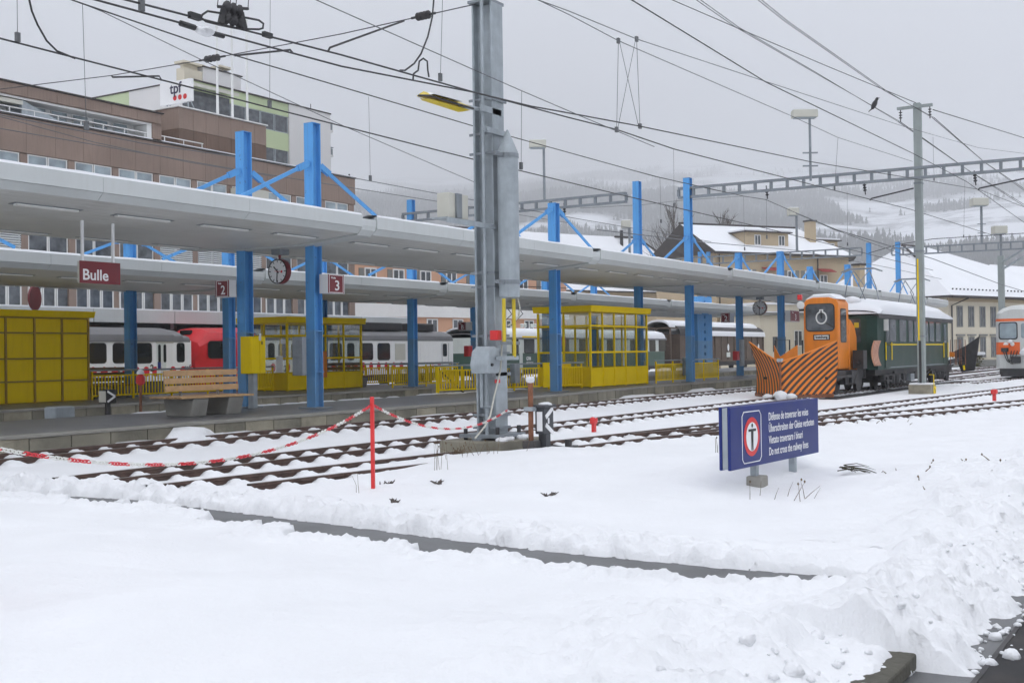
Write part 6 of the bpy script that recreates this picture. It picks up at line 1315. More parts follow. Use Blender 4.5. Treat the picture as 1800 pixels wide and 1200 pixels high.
part('shell',MB().obox((p0+p1)/2+_v(.03,.1,0),_v((p1[0]-p0[0])/2*.74,0,0),_v(0,.12,0),_v(0,0,(p0[2]-p1[2])/2)),BEIGEBOX,t3,bevel=.015); part('strip',MB().obox((p0+p1)/2+_v(0,-.035,0),_v((p1[0]-p0[0])/2*.2,0,0),_v(0,.02,0),_v(0,0,(p0[2]-p1[2])/2*.98)),GALVD,t3)
part('arm',MB().box(p0[0]-.02,MY-.22,p1[2]-.10,MX+.14,MY-.17,p1[2]-.02).box(p0[0]-.02,MY-.16,p1[2]-.03,p1[0]+.05,MY+.12,p1[2]-.005),GALV,t3)
# yellow street lamp on the mast
a,b=PY(731,189,MY-.1),PY(822,181,MY-.1); t4=thing('mast_lamp','flat yellow street lamp on an arm at the left of the mast','lamp',(MX-.3,MY-.1,b[2]))
L_=b[0]-a[0]; z=b[2]-.09
part('upper_shell',MB().add([(a[0],MY-.12,z-.05),(a[0]+.2,MY-.21,z-.01),(b[0]-.05,MY-.21,z+.0),(b[0],MY-.1,z-.0),(b[0]-.05,MY+.02,z),(a[0]+.2,MY+.02,z-.01),(a[0]+.22,MY-.09,z+.06),(b[0]-.3,MY-.09,z+.07)],[(0,1,6),(1,2,7,6),(2,3,7),(3,4,7),(4,5,6,7),(5,0,6),(0,5,4,3,2,1)]),LAMPY,t4)
part('lower_bowl',MB().add([(a[0]+.1,MY-.11,z-.075),(a[0]+.3,MY-.19,z-.06),(b[0]-.05,MY-.19,z-.05),(b[0]-.02,MY-.0,z-.05),(a[0]+.3,MY-.0,z-.06),(a[0]+.5,MY-.1,z-.10),(b[0]-.28,MY-.1,z-.11)],[(0,1,5),(1,2,6,5),(2,3,6),(3,4,5,6),(4,0,5)]),LAMPY,t4); part('seam',MB().tube([(a[0],MY-.15,z-.055),(a[0]+.2,MY-.225,z-.03),(b[0]-.02,MY-.225,z-.025)],.018,5),CHASS,t4)
part('arm',MB().tube([(b[0]-.25,MY-.09,z+.01),(MX-.2,MY-.09,z+.06)],.035,8).box(MX-.5,MY-.16,z-.0,MX+.1,MY-.2,z+.1),GALV,t4); part('snow_cap',MB().add([(a[0]+.25,MY-.28,z),(b[0]-.4,MY-.28,z+.02),(b[0]-.4,MY+.1,z+.03),(a[0]+.25,MY+.1,z),(a[0]+.35,MY-.09,z+.075),(b[0]-.5,MY-.09,z+.08)],[(0,1,5,4),(1,2,5),(2,3,4,5),(3,0,4)]),SNOW,t4)
# foundation and mast foot
t=thing('foundation','mossy concrete foundation block under the big mast, snow on top','foundation',(MX,MY,.0)); part('block',MB().box(MX-.72,MY-.62,-.1,MX+.78,MY+.6,.30),BLOCK,t,bevel=.02)
sn=MB(); 
for i in range(14): blob(sn,(MX+rng.uniform(-.65,.65),MY-.45+rng.uniform(-.1,.1),.31),rng.uniform(.05,.10),400+i)
part('snow_cover',sn,SNOW,t,smooth=1.5)
# --- right hand mast
RX,RY=P(1621,684,.2)[:2]; zt=PY(1611,181,RY)[2]
t=thing('catenary_mast','tall slim grey green mast on the right with a crossarm on top','mast',(RX,RY,.1))
part('shaft',MB().tube([(RX,RY,.3),(RX,RY,zt)],[.17,.135],4) if False else MB().extz([(RX-.15,RY-.13),(RX+.15,RY-.13),(RX+.15,RY+.13),(RX-.15,RY+.13)],.3,zt),MASTG,t,bevel=.02)
a,b=PX(1579,193,RX-.0),PX(1641,187,RX-.0); part('crossarm',MB().bar((RX-.17,a[1],a[2]),(RX-.17,b[1],a[2]+.0),.12,.1),MASTG,t)
ins_=MB()
for y in (a[1]-.12,b[1]+.1):
    ins_=MB().tube([(RX-.17,y,a[2]-.06),(RX-.17,y,a[2]-.5)],.02,5)
    for k in range(3): ins_.lathe([(.02,-.03),(.075,0),(.02,.03)],(RX-.17,y,a[2]-.16-k*.1),8)
    part('insulator',ins_,BLK,t)
p0=PX(1615,455,RX-.17); p1=PX(1618,598,RX-.17); part('cable_cover',MB().box(RX-.19,p1[1]+.03,p1[2],RX-.151,p1[1]+.075,p0[2]),YEL,t); part('cable_cover_lower',MB().box(RX-.19,p1[1]-.02,.4,RX-.151,p1[1]+.06,p1[2]-.02),BLK,t)
for z in (zb1-.1,zt1+.1,5.4,2.2): part('band',MB().box(RX-.165,RY-.145,z-.03,RX+.165,RY+.145,z+.03),GALVD,t)
f=thing('foundation','concrete foot of the right mast with a yellow high voltage plate','foundation',(RX,RY,0)); part('block',MB().box(RX-.38,RY-.42,-.05,RX+.38,RY+.42,.38),BLOCK2,f,bevel=.02); part('snow_cover',MB().box(RX-.37,RY-.4,.381,RX+.36,RY+.4,.44),SNOW,f,bevel=.02); part('plate',MB().box(RX-.05,RY-.435,.05,RX+.33,RY-.4215,.31),YEL,f); part('bolt_mark',MB().bar((RX+.04,RY-.44,.24),(RX+.20,RY-.44,.17),.004,.03).bar((RX+.20,RY-.44,.19),(RX+.08,RY-.44,.15),.004,.03).bar((RX+.08,RY-.44,.16),(RX+.24,RY-.44,.09),.004,.03),SBLK,f); part('plate_stay',MB().tube([(RX-.0,RY-.43,.3),(RX-.0,RY-.43,.75),(RX+.3,RY-.2,.75)],.015,5),YEL,f)
# --- thin far mast
c=P(1762,560,EYE) if False else PD(1762,600,82); t=thing('catenary_mast','distant grey mast near the right edge with beam and lamp','mast',(c[0],c[1],0)); zt=EYE+(611-450)*82/FPX; part('shaft',MB().extz([(c[0]-.2,c[1]-.2),(c[0]+.2,c[1]-.2),(c[0]+.2,c[1]+.2),(c[0]-.2,c[1]+.2)],0,zt),MASTG,t,bevel=.02)
q=PD(1800,438,80); part('beam',MB().bar((c[0],c[1],zt-.5),(q[0],q[1],q[2]),.2,.08).bar((c[0],c[1],zt-1.0),(q[0],q[1],q[2]-.5),.2,.08),GALV,t)
def flood(label,px,ptop,pbot,pw0,pw1,d,rungs=()):
    b=PD(px,pbot,d); tp=PD(px,ptop,d); t=thing('floodlight',label,'floodlight',b,'floodlights on the beams')
    part('pole',MB().tube([b,(b[0],b[1],tp[2])],.055*d/50,7),GALVD,t,smooth=.8)
    l=PD(pw0,ptop-2,d); r=PD(pw1,ptop-2,d); c=(l+r)/2; ax=(r-l); ax[2]=0; ln=np.linalg.norm(ax); ax/=ln; nn=_v(-ax[1],ax[0],0); h=.16*d/50
    part('housing',MB().obox((c[0],c[1],tp[2]+h),ax*ln/2,nn*.22*d/50,_v(0,0,h)),BEIGEBOX,t,bevel=.03*d/50); part('lens',MB().obox((c[0],c[1],tp[2]-.01),ax*ln*.42,nn*.17*d/50,_v(0,0,.02)),GALV,t); part('snow_cap',MB().obox((c[0],c[1],tp[2]+2*h+.03),ax*ln*.47,nn*.19*d/50,_v(0,0,.028)),SNOW,t)
    for py in rungs: z=EYE+(617-py)*d/FPX; part('step',MB().obox((b[0],b[1],z),ax*.28,nn*.03,_v(0,0,.025)),GALVD,t)
flood('floodlight on the long beam left of the right mast',1425,207,318,1392,1436,43.5,(271,294))
flood('floodlight above the shorter beam just right of the big mast',957,260,352,930,960,46)
flood('distant floodlight right of the right mast on the far beam',1726,362,428,1707,1735,80,(400,416))
flood('smallest floodlight at the right edge above the distant mast',1760,411,452,1745,1768,82)
flood('floodlight with flat head in front of the beige house',1401,379,442,1385,1403,84)
flood('small floodlight half hidden by the tall column on the shorter beam',1107,401,455,1092,1108,84)
# ================================================================ WIRES
WG='overhead wires above the tracks'
def wire(label,pts,r=.012,m=WIRE,sag=0,cat='wire',n=14):
    pts=[np.array(p,float) for p in pts]
    if sag and len(pts)==2:
        a,b=pts; pts=[a+(b-a)*s-_v(0,0,sag*4*s*(1-s)) for s in np.linspace(0,1,n)]
    mb=MB().tube(pts,r,5); return single('wire',mb,m,label,cat,WG)
def yw(Y,*pp): return [PY(a,b,Y) for a,b in pp]
YB=13.15; YA=16.4
wire('contact wire over the plough track, lowest thick wire on the left',yw(YB,(-60,53),(0,68),(475,190),(835,281),(1067,337),(1361,405),(1520,445),(1640,475)),.013)
wire('contact wire of the second pair crossing behind the mast',yw(YA,(100,-9),(145,7),(410,97),(600,153),(836,223),(1150,310),(1307,345),(1346,351),(1467,404),(1600,452)),.014)
wire('thick contact wire just below the topmost one on the left',yw(10.3,(120,-14),(167,0),(340,47),(600,117),(835,163),(877,174),(1000,207),(1084,228),(1184,262),(1467,335),(1600,368),(1750,415)),.013)
wire('topmost thick contact wire ending at the insulator bridge',yw(9.9,(170,-14),(220,0),(600,97),(835,163),(933,187),(1000,199),(1124,222),(1422,284),(1600,313),(1720,333),(1800,364)),.013)
wire('thin carrying wire from the top edge past the lamp',yw(10.3,(520,-15),(555,0),(835,124),(917,160),(1020,204),(1150,258)),.008,WIREG)
wire('thin slack wire running low behind the lamp to the mast',yw(17.5,(145,7),(180,21),(353,105),(600,220),(800,306),(838,322)),.009,WIREG)
wire('wire over the sunken track, upper of two at the brown wall',yw(24.5,(0,202),(75,217),(250,252),(450,281),(777,342),(1000,382),(1250,425)),.014,WIREG)
wire('wire over the sunken track, lower of two at the brown wall',yw(24.5,(0,226),(140,250),(410,297),(540,318),(780,356),(1000,392)),.012,WIREG)
wire('thin wire sloping across the brown wall, steepest there',yw(28,(0,205),(165,250),(330,285),(480,310)),.012,WIREG)
wire('upper of two carrying wires leaving the top edge right of the mast',yw(9.9,(945,0),(1000,20),(1119,69),(1347,144),(1587,222),(1720,260),(1800,270)),.009,WIREG)
wire('lower of two carrying wires leaving the top edge right of the mast',yw(10.3,(945,0),(1000,26),(1087,72),(1391,204),(1473,242),(1604,284)),.009,WIREG)
wire('steep wire from the top edge down to the right mast',yw(8.5,(1090,-11),(1110,0),(1347,145),(1605,270),(1700,320),(1800,391)),.012)
wire('ridge wire arriving at the very top of the right mast',[P(1160,-9,13.0),P(1290,47,12.6),P(1450,115,12.2),PX(1612,182,RX)],.014)
wire('ridge wire leaving the top of the right mast to the right',[PX(1640,193,RX),P(1800,243,11.6) if False else PD(1850,258,70)],.018)
for k,(dx) in enumerate((0,8)):
    e=PX(1582,214,RX-.17); wire('%s of the left twin feeder wires dropping to the crossarm'%('left' if k==0 else 'right'),[PD(1212+dx,-8,27),PD(1293+dx*.6,48,29.5),PD(1430+dx*.4,127,34),e+_v(0,k*.06,0)],.009)
    wire('%s of the twin feeder wires running on below the beam'%('left' if k==0 else 'right'),[e+_v(0,k*.06,0),PD(1700+dx*.5,298+k*3,58),PD(1830,378+k*4,75)],.014)
    e=PX(1642,207,RX-.17); wire('%s of the right twin feeder wires dropping to the crossarm'%('left' if k==0 else 'right'),[PD(1322+dx*.8,-8,25),PD(1380+dx*.6,38,27.5),PD(1555+dx*.4,160,36),e+_v(0,k*.06,0)],.009)
    wire('%s of the right twin feeder wires beyond the crossarm'%('left' if k==0 else 'right'),[e+_v(0,k*.06,0),PD(1729+dx*.3,284+k*2,58),PD(1830,352+k*4,75)],.014)
wire('thin wire below the long beam, right of the blue columns',yw(19.8,(1100,296),(1160,312),(1222,327),(1307,345)),.012,WIREG)
wire('thin registration wire over the far roof',yw(24,(1020,366),(1130,360),(1200,352),(1307,345)),.012,WIREG)
wire('wire crossing before the beige house',yw(21,(1050,404),(1230,425),(1400,440),(1560,470),(1700,500)),.018,WIREG)
wire('wire crossing the station roof',yw(12,(1400,375),(1470,404),(1640,455),(1760,500),(1800,512)),.02,WIREG)
wire('cross span wire of the far gantry near the right mast',[PD(1527,445,77),PD(1578,430,77),PD(1640,420,72),PD(1720,415,72),PD(1800,410,70)],.022,WIRE)
# cross span fixed to the mast head
cs=[PY(835,8,MY),PY(744,28,MY+1.2),PY(600,60,MY+3.5),PY(373,103,MY+7.2),PY(196,133,MY+10),PY(0,157,MY+13)]
wire('cross span wire from the mast head to the left edge',cs,.010)
def insul(label,c,ax,r=.06,L_=.45,n=4):
    ax=np.array(ax,float); ax/=np.linalg.norm(ax); t=thing('insulator',label,'insulator',c,'insulators in the overhead line'); prf=[]
    for k in range(n): z=-L_/2+L_*(k+.5)/n; prf+=[(r*.35,z-L_/n*.45),(r,z-L_/n*.1),(r,z+L_/n*.1),(r*.35,z+L_/n*.45)]
    part('body',MB().lathe(prf,c,10,ax),CHASS,t,smooth=.6); c=np.array(c,float); part('end_fitting',MB().tube([c-ax*L_*.9,c-ax*L_*.5],.022,6),BLK,t); part('end_fitting',MB().tube([c+ax*L_*.5,c+ax*L_*.9],.022,6),BLK,t)
insul('ribbed insulator in the cross span beside the mast head',cs[1],cs[0]-cs[2],.075,.34); insul('ribbed insulator in the cross span above the company sign',cs[3],cs[2]-cs[4],.075,.42)
def steady(label,pts,r=.018):
    mb=MB().tube(pts,r,6); t=single('steady_arm',mb,CHASS,label,'arm','steady arms holding the wires'); return t
steady('steady arm over the brown roof, leftmost',[PY(196,133,MY+10),PY(198,136,MY+10),PY(280,134,MY+9.6),PY(284,142,MY+9.6)],.022)
steady('steady arm left of the mast at the middle wires',[PY(413,98,MY+5.5),PY(510,88,MY+5.3),PY(515,94,MY+5.3)],.022)
steady('steady arm nearest the mast head',[PY(710,37,MY+1.7),PY(580,84,MY+1.6),PY(577,90,MY+1.6)],.018)
steady('steady arm below the long beam left of the right mast',[PX(1606,331,RX),PX(1532,349,RX-.5),PX(1529,352,RX-.5)],.03)
steady('steady arm below the long beam at the right edge',[PX(1800,314,RX),PX(1722,331,RX-.5),PX(1719,334,RX-.5)],.03)
for k,(px,py) in enumerate(((1165,0),(1348,343),(1520,335),(1714,318))):
    if px==1165: continue
    c=PY(px,py-8,20.5-8*(px-1300)/250) if False else PX(px,py-5,44.7); insul(['','hanging insulator under the long beam, left','hanging insulator under the long beam, middle','hanging insulator under the long beam, right'][k],c,(0,0.1,1),.07,.3,3)
c=PX(992,368,43.9); insul('hanging insulator under the shorter beam',c,(0,.1,1),.07,.3,3)
# droppers between carrying and contact wires
def dropper(label,Y,a,b,cl=True):
    p,q=PY(a[0],a[1],Y),PY(b[0],b[1],Y); mb=MB().tube([p,q],.005,4); 
    if cl: mb.box(q[0]-.03,q[1]-.02,q[2],q[0]+.03,q[1]+.02,q[2]+.12)
    o=single('dropper_wire',mb,WIREG,label,'wire','thin vertical dropper wires')
for l,Y,a,b in (('dropper wire at the top left corner',YB,(30,-6),(31,74)),('dropper wire hanging over the brown parapet, left',YB,(145,8),(152,229)),('dropper wire right of the flagpoles',YB,(475,-6),(474,190)),('dropper wire in the gap right of the brown building',YA,(648,170),(651,318)),
    ('dropper wire just left of the mast head',10.3,(778,-5),(774,143)),('dropper wire just right of the counterweight tube',10.3,(917,160),(916,298)),('dropper wire left of the tall blue column',YA,(1184,262),(1185,363)),('dropper wire between the two tall columns',YA,(1160,312),(1162,392)),
    ('dropper wire right of the tall blue column',YB,(1347,345),(1348,420)),('dropper wire left of the right mast near the beam',10.3,(1473,242),(1467,334)),('short dropper wire right of the right mast',9.9,(1640,241),(1642,318)),('dropper wire before the forest, right',9.9,(1696,318),(1694,418)),('left dropper wire over the beige house',YA,(1307,346),(1309,440)),('dropper wire over the beige house chimney',YB,(1489,337),(1490,432)),
    ('long dropper wire at top left of the sign roof',9.9,(247,-6),(249,20))):
    dropper(l,Y,a,b)
xd=MB()
for a,b in (((1087,72),(1084,228)),((1119,69),(1125,222)),((1089,74),(1122,220)),((1117,71),(1086,226))): xd.tube([PY(a[0],a[1],10.1),PY(b[0],b[1],10.1)],.006,4)
for a in ((1087,72),(1119,69),(1084,228),(1125,222)): c=PY(a[0],a[1],10.1); xd.cbox(c,(.07,.05,.1))
single('crossed_hanger',xd,WIREG,'crossed hanger wires forming an hourglass right of the mast','wire',WG)
# section insulator bridge at the top left
Yq=9.9; Q=lambda a,b: PY(a,b,Yq)
t=thing('section_insulator','section insulator bridge with a wire loop at the top left','insulator',Q(405,50),'insulators in the overhead line')
part('loop',MB().tube([Q(*p) for p in ((356,26),(365,20),(390,24),(440,33),(455,36),(463,42),(462,50),(455,52),(420,51),(385,44),(362,38),(354,32))],.013,6,True),BLK,t)
part('yoke',MB().bar(Q(394,16),Q(388,42),.04,.07).bar(Q(423,22),Q(430,52),.04,.07).bar(Q(383,12),Q(436,16),.03,.03),CHASS,t)
for a,b in ((409,16),(410,36)):
    prf=[]
    for k in range(3): prf+=[(.03,-.14+k*.1),(.075,-.10+k*.1),(.03,-.06+k*.1)]
    part('insulator_body',MB().lathe(prf,Q(a,b),10,(1,0,0)),CHASS,t,smooth=.6)
part('hangers',MB().tube([Q(382,12),Q(384,-6)],.007,4).tube([Q(405,8),Q(405,-6)],.007,4).tube([Q(415,8),Q(416,-6)],.007,4).tube([Q(436,16),Q(437,-6)],.007,4),BLK,t,kind='stuff')
part('clamps',MB().cbox(Q(342,29),(.16,.05,.07)).cbox(Q(470,62),(.14,.05,.06)),BLK,t,kind='stuff')
t=thing('wire_splice','dark splice on a wire with a clump of snow, top left','splice',PY(355,52,10.3)); part('sleeve',MB().tube([PY(317,41,10.3),PY(342,49,10.3)],.035,7).tube([PY(374,59,10.3),PY(393,64,10.3)],.03,7),BLK,t,kind='stuff'); sn=MB(); blob(sn,PY(352,54,10.3),.09,70); blob(sn,PY(362,56,10.3),.08,71); blob(sn,PY(370,58,10.3),.06,72); part('snow_clump',sn,SNOW,t,smooth=1.5)
for l,Y,pp in (('hanging jumper cable loop at the top left',YB,((50,-6),(56,20),(66,44),(82,72),(100,90),(122,99),(132,103))),('hanging jumper cable looping down left of the mast',10.0,((763,-6),(760,30),(752,65),(740,95),(728,112),(712,124),(703,124))),('small pigtail jumper between two wires left of the mast',10.0,((726,140),(727,130),(735,124),(737,108),(744,103),(751,108),(752,124),(754,136)))):
    m=MB().tube([PY(a,b,Y) for a,b in pp],.013,6); single('jumper_cable',m,WIRE,l,'cable','jumper cables hung between wires',smooth=1.2)
# crow on the feeder wire
c=PX(1537,190,RX-6); rb=MB(); 
rb.lathe([(.0,-.20),(.05,-.16),(.085,-.05),(.085,.04),(.06,.12),(.05,.16),(.055,.20),(.04,.25),(.0,.27)],c+_v(0,0,.12),10,(.25,-.3,.75)); rb.slab([c+_v(-.03,.05,.0),c+_v(.05,.03,.0),c+_v(.0,.2,-.12)],(.0,0,.03)); rb.lathe([(.02,0),(.0,.08)],c+_v(.08,-.10,.33),6,(.5,-.6,.1))
single('bird','' and rb or rb,SBLK,'black bird perched on the feeder wire left of the right mast','bird',smooth=1.2)
# ================================================================ FOREGROUND THINGS
# red post with the plastic chain
pb=P(656,863,.08); dP=(pb-_C)@CF; zp=EYE+(625-697)*0; ztp_=EYE-(697-625)*dP/FPX
single('red_post',MB().obox((pb[0],pb[1],(ztp_-.1)/2+.0),(.021,.006,0),(-.006,.021,0),(-.012*0,.0,(ztp_+.1)/2)),POSTRED,'slim red post stuck in the snow holding a plastic chain','post',bevel=.006)
def chain(label,a,b,sag,pitch=.062):
    a,b=np.array(a,float),np.array(b,float); pts=[a+(b-a)*s-_v(0,0,sag*4*s*(1-s)) for s in np.linspace(0,1,400)]
    t=thing('plastic_chain',label,'chain',a,'red and white plastic chains'); link={}
    for nm,m in (('r',PLASTR),('w',PLASTW)):
        L2=pitch*.66; w_=pitch*.36
        ring=[(L2*math.copysign(1,math.cos(q))*.5+w_*math.cos(q)*.9,w_*math.sin(q),0) for q in np.linspace(0,2*math.pi,13)[:-1]]
        link[nm]=MB().tube(ring,pitch*.125,5,True).mesh('link',m,smooth=1.2)
    acc=0; last=pts[0]; k=0; dist=0; nxt=pitch/2
    for i in range(1,len(pts)):
        seg=np.linalg.norm(pts[i]-pts[i-1])
        while dist+seg>=nxt:
            s=(nxt-dist)/seg; p=pts[i-1]+(pts[i]-pts[i-1])*s; d=pts[i]-pts[i-1]; d/=np.linalg.norm(d)
            o=bpy.data.objects.new('link',link['r' if (k//6)%2==0 else 'w']); COL.objects.link(o); o.parent=t
            x=Vector(d); up=Vector((0,0,1)); y=up.cross(x).normalized(); z=x.cross(y); M=Matrix((x,y,z)).transposed().to_4x4(); rot=Matrix.Rotation((math.pi/4 if k%2 else -math.pi/4)+.15*math.sin(k*1.7),4,'X')
            o.matrix_local=Matrix.Translation(Vector(tuple(p-np.array(t.location))))@M@rot; k+=1; nxt+=pitch
        dist+=seg
    return t
at=_v(pb[0],pb[1],EYE-(713-625)*dP/FPX); lp=PD(-25,784,7.9)
chain('red and white plastic chain sagging from the red post to the left edge',at+_v(-.04,0,0),lp,.36,.042)
chain('red and white plastic chain sagging from the red post to the mast',at+_v(.04,0,0),_v(MX+.0,MY-.3,zM(720)),.30,.042)
single('chain_post',MB().obox((lp[0]-.1,lp[1]+.1,lp[2]*.5),(.03,0,0),(0,.03,0),(0,0,lp[2]*.5+.06)),POSTRED,'red chain post just outside the left edge','post',bevel=.005)
# notice board
A=PD(1283,713,13.75); B=PD(1438,702,16.1); u=B-A; u[2]=0; Ls=np.linalg.norm(u); u/=Ls; nrm=_v(u[1],-u[0],0); ztop=(A[2]+B[2])/2; zbot=(PD(1287,825,13.75)[2]+PD(1439,797,16.1)[2])/2; A=_v(A[0],A[1],0)
t=thing('notice_board','long blue notice board forbidding crossing the tracks, in four languages','sign',(A[0],A[1],.1))
TK=.15; C3=lambda s,o,z: A+u*s-nrm*o+_v(0,0,z)
part('front_panel',MB().obox(C3(Ls/2,.02,(ztop+zbot)/2),u*Ls/2,nrm*.02,(0,0,(ztop-zbot)/2)),SIGNB,t,bevel=.01); part('rear_panel',MB().obox(C3(Ls/2,TK-.02,(ztop+zbot)/2),u*Ls/2,nrm*.02,(0,0,(ztop-zbot)/2)),SIGNB,t,bevel=.01)
part('core',MB().obox(C3(Ls/2,TK/2,(ztop+zbot)/2),u*(Ls/2-.012),nrm*(TK/2-.042),(0,0,(ztop-zbot)/2-.012)),GALV,t)
zg=.06
for px in (1326,1393):
    ss=np.linspace(0,Ls,300); q_=[C3(a_,TK/2,zbot)-_C for a_ in ss]; s=ss[int(np.argmin([abs(900+FPX*(k@CR)/(k@CF)-px) for k in q_]))]
    part('leg',MB().obox(C3(s,TK/2,(zbot+zg)/2),u*.04,nrm*.04,(0,0,(zbot-zg)/2+.05)),GALV,t); 
    if px==1326: part('footing',MB().obox(C3(s+.03,TK/2-.02,.07),u*.12,nrm*.10,(0,0,.12)),CONC,t,bevel=.02)
Hs=ztop-zbot; fz=lambda f: zbot+Hs*f; e=-.0015
F=lambda s,z,o=e: C3(s,o,z)
# white frame, ring and figure
s0,s1,za,zb_=.115*Ls*1.0,.335*Ls*.93,fz(.075),fz(.90)
fr=MB(); ring=[(s1-.05,zb_),(s1,zb_-.05),(s1,za+.05),(s1-.05,za),(s0+.05,za),(s0,za+.05),(s0,zb_-.05),(s0+.05,zb_)]; fr.tube([F(a,b,-.002) for a,b in ring],.006,4,True); part('white_frame',fr,SWHITE,t)
sc,zc_=(s0+s1)/2,fz(.49); rr=min((s1-s0)/2*.84,Hs*.38)
part('red_ring',MB().disc(F(sc,zc_,-.004),u,(0,0,1),rr,36),SRED,t); part('white_disc',MB().disc(F(sc,zc_,-.007),u,(0,0,1),rr*.74,36),SWHITE,t)
man=MB(); g=lambda a,b: F(sc+a*rr,zc_+b*rr,-.010)
man.disc(g(0,.58),u,(0,0,1),rr*.11,14)
part('figure_head',man,SBLK,t); man=MB().poly([g(-.48,.40),g(.48,.40),g(.48,.27),g(.15,.27),g(.13,-.15),g(.12,-.70),g(.03,-.70),g(.0,-.2),g(-.03,-.70),g(-.12,-.70),g(-.13,-.15),g(-.15,.27),g(-.48,.27)]); part('figure_body',man,SBLK,t,recalc=False)
for k,(s,sxx) in enumerate((('Défense de traverser les voies',.70),('Überschreiten der Gleise verboten',.70),('Vietato traversare i binari',.70),('Do not cross the railway lines',.70))):
    text(s,t,F(.395*Ls,fz(.715-.195*k),-.003),u,(0,0,1),.142,SWHITE,sx=.775,bold=.0012,ext=.001)
# rusty post and turnout lantern beside the mast
c=P(934,800,.1); dR=(c-_C)@CF; zR=lambda py: EYE+(621.5-py)*dR/FPX
t=thing('rusty_post','rusty marker post with a cap of snow, right of the mast','post',(c[0],c[1],.05)); part('pole',MB().tube([(c[0],c[1],0),(c[0],c[1],zR(672))],.042,10),RUST,t,smooth=.8); sn=MB(); blob(sn,(c[0],c[1],zR(667)),.085,90); part('snow_cap',sn,SNOW,t,smooth=1.5); part('clip',MB().box(c[0]-.09,c[1]-.08,zR(722),c[0]+.09,c[1]+.08,zR(715)),GALV,t)
LX=c[0]; a=PX(940,717,LX+.05); b=PX(956,717,LX+.05); e_=PY(973,717,b[1]); z1,z0=zR(717),zR(763)
t=thing('turnout_lantern','dark grey turnout lantern with white arrow beside the rusty post','signal',(LX+.1,b[1],z0)); LG=mat('lantern_grey',(.055,.058,.065),.5,var=.1)
x0,x1,y0,y1=LX+.05,e_[0],b[1],a[1]
part('box',MB().box(x0,y0,z0,x1,y1,z1),LG,t,bevel=.015); part('lid',MB().box(x0-.03,y0-.03,z1+.001,x1+.03,y1+.03,z1+.05),LG,t,bevel=.01); sn=MB(); blob(sn,((x0+x1)/2,(y0+y1)/2,z1+.055),.13,91,.3); part('snow_cap',sn,SNOW,t,smooth=1.5)
part('white_panel',MB().box(x0-.008,y0+.03,z0+.05,x0-.001,y1-.04,z1-.06),SWHITE,t); zm=(z0+z1)/2
for s in (1,-1): part('arrow_bar',MB().bar((x0+.05,y0-.006,zm+s*.06),(x1-.04,y0-.006,zm+s*(.20)),.01,.07),SWHITE,t)
part('number',MB().box((x0+x1)/2-.04,y0-.01,zm-.045,(x0+x1)/2+.0,y0-.002,zm+.045),SWHITE,t)
part('stand',MB().box((x0+x1)/2-.07,(y0+y1)/2-.07,.0,(x0+x1)/2+.07,(y0+y1)/2+.07,z0-.001),LG,t); q=P(955,795,.1)
part('throw_lever',MB().bar((c[0]+.0,c[1],.28),(x1+.5,y0+.0,.12),.12,.1).bar((x1+.2,y0-.05,.05),(x1+.9,y0+.1,.12),.1,.12).cyl((x1+.3,y0-.1,.1),(x1+.3,y0-.1,.32),.06,8).box(c[0]-.1,c[1]-.12,.1,c[0]+.1,c[1]+.1,.34),CHASS,t)
for px,p0,p1,l in ((1044,732,757,'small red peg with a round head in the snow, left one'),(1748,684,703,'small red peg with a round head in the snow near the right edge')):
    b=P(px,p1,.06); d=(b-_C)@CF; zt=EYE-(p0-(619.6 if px<1200 else 610.5))*d/FPX; t=thing('red_peg',l,'peg',(b[0],b[1],.03),'red snow pegs'); w_=.05*d/24
    part('stake',MB().box(b[0]-w_,b[1]-w_*.6,0,b[0]+w_,b[1]+w_*.6,zt-.08),POSTRED,t); part('head',MB().box(b[0]-w_*2,b[1]-w_*1.2,zt-.16,b[0]+w_*2,b[1]+w_*1.2,zt),POSTRED,t,bevel=.05); sn=MB(); blob(sn,(b[0],b[1],zt),.07,int(px)); part('snow_cap',sn,SNOW,t,smooth=1.5)
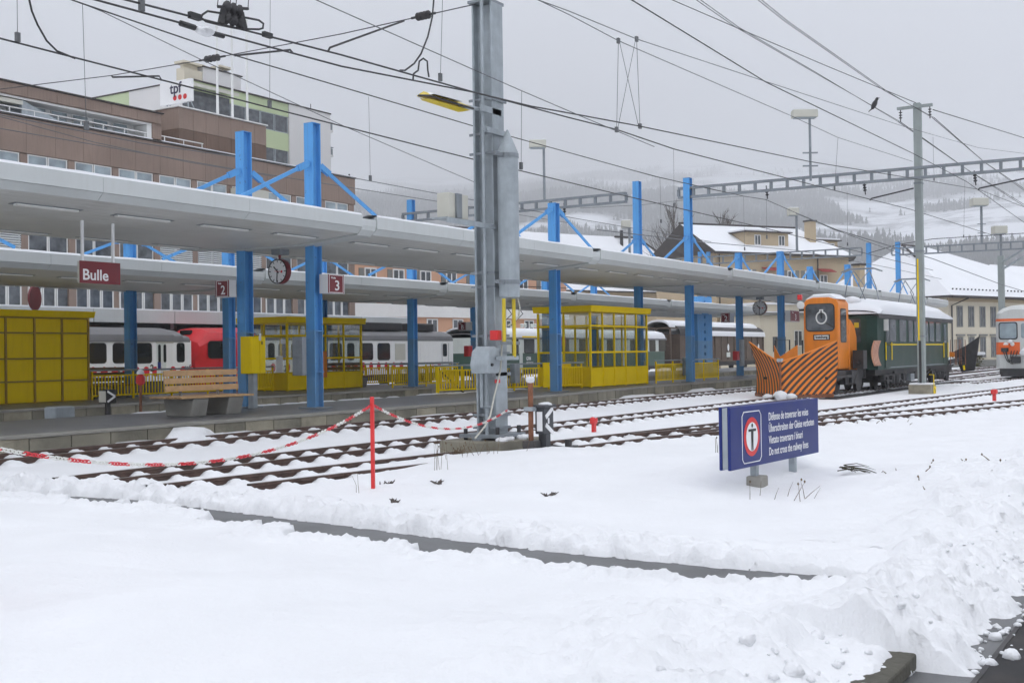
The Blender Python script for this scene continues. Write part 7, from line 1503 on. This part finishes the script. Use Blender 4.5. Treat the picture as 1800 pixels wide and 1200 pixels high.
# dry stalks, a snowed conifer sprig and weeds poking through
def stalks(label,pts,seed,h0,h1,lean=.15,m=TWIG,nm='dry_stalks',r=.004):
    rg=np.random.default_rng(seed); mb=MB()
    for x,y in pts:
        z=float(snowh(np.array([x]),np.array([y]))[0])-.03; h=rg.uniform(h0,h1); d=_v(rg.normal()*lean,rg.normal()*lean,1); p=_v(x,y,z); mb.tube([p,p+d*h*.5,p+d*h+_v(rg.normal()*.03,0,-.02*lean)],[r,r*.8,r*.4],4)
        if rg.random()<.3: mb.lathe([(.0,-.02),(.014,0),(.0,.02)],p+d*h,5)
    o=single(nm,mb,m,label,'plant','dry plants poking through the snow',kind=None)
g=lambda px,py,n,sp,s: [tuple(P(px,py,.15)[:2]+np.random.default_rng(s).normal(size=(n,2))[i]*sp) for i in range(n)]
stalks('cluster of tall dry stalks in the snow left of the mast',g(773,826,6,.09,1),1,.25,.6,.08)
stalks('single thin dry stalk left of the red post',g(624,858,2,.03,2),2,.22,.3,.1)
stalks('dry stems beside the notice board, left',g(1258,795,3,.05,3),3,.2,.36,.1,r=.006)
stalks('dry grass around the foot of the mast',g(850,806,14,.28,4),4,.12,.35,.3)
stalks('thin twigs bent over the snow under the notice board',g(1375,858,9,.2,5),5,.12,.28,.5)
stalks('scattered weed tips in the open snow at right',g(1660,845,7,.5,6)+g(1710,828,6,.4,7),8,.05,.1,.5,r=.008)
stalks('weed tips in the snow by the nearer rails at right',g(1560,738,8,.6,9),9,.06,.12,.5,r=.009)
stalks('tuft of brown weeds at the corner of the mast foundation',g(808,797,40,.09,10),10,.06,.2,.7)
sp_=MB(); c=P(1482,822,.22)
for i in range(13):
    a=rng.normal()*.5-.5; l=rng.uniform(.25,.5); d=_v(math.cos(a),math.sin(a)-.3,-.25+rng.normal()*.1); p=_v(*c)+_v(rng.normal()*.05,rng.normal()*.05,rng.normal()*.02); sp_.tube([p,p+d*l*.5+_v(0,0,.03),p+d*l],[.007,.005,.0015],4)
single('evergreen_sprig',sp_,mat('sprig_dark',(.045,.04,.02),.9,var=.3),'dark drooping evergreen sprig with snow right of the notice board','plant')
# dark holes and clods in the mound
for px,py,l in ((683,850,'dark weed clump showing through the snow right of the red post'),(964,868,'dark earth hole in the snow below the mast'),(696,877,'small dark leaf in the snow below the red post'),(768,850,'small dark twig tip in the snow mound')):
    c=P(px,py,.12); z=float(snowh(np.array([c[0]]),np.array([c[1]]))[0]); mb=MB()
    for k in range(9): q=_v(c[0]+rng.normal()*.035,c[1]+rng.normal()*.03,z-.01); mb.tube([q,q+_v(rng.normal()*.05,rng.normal()*.05,.05)],[.016,.003],4)
    single('weed_clump',mb,BARK,l,'plant','dry plants poking through the snow')
finish_text()
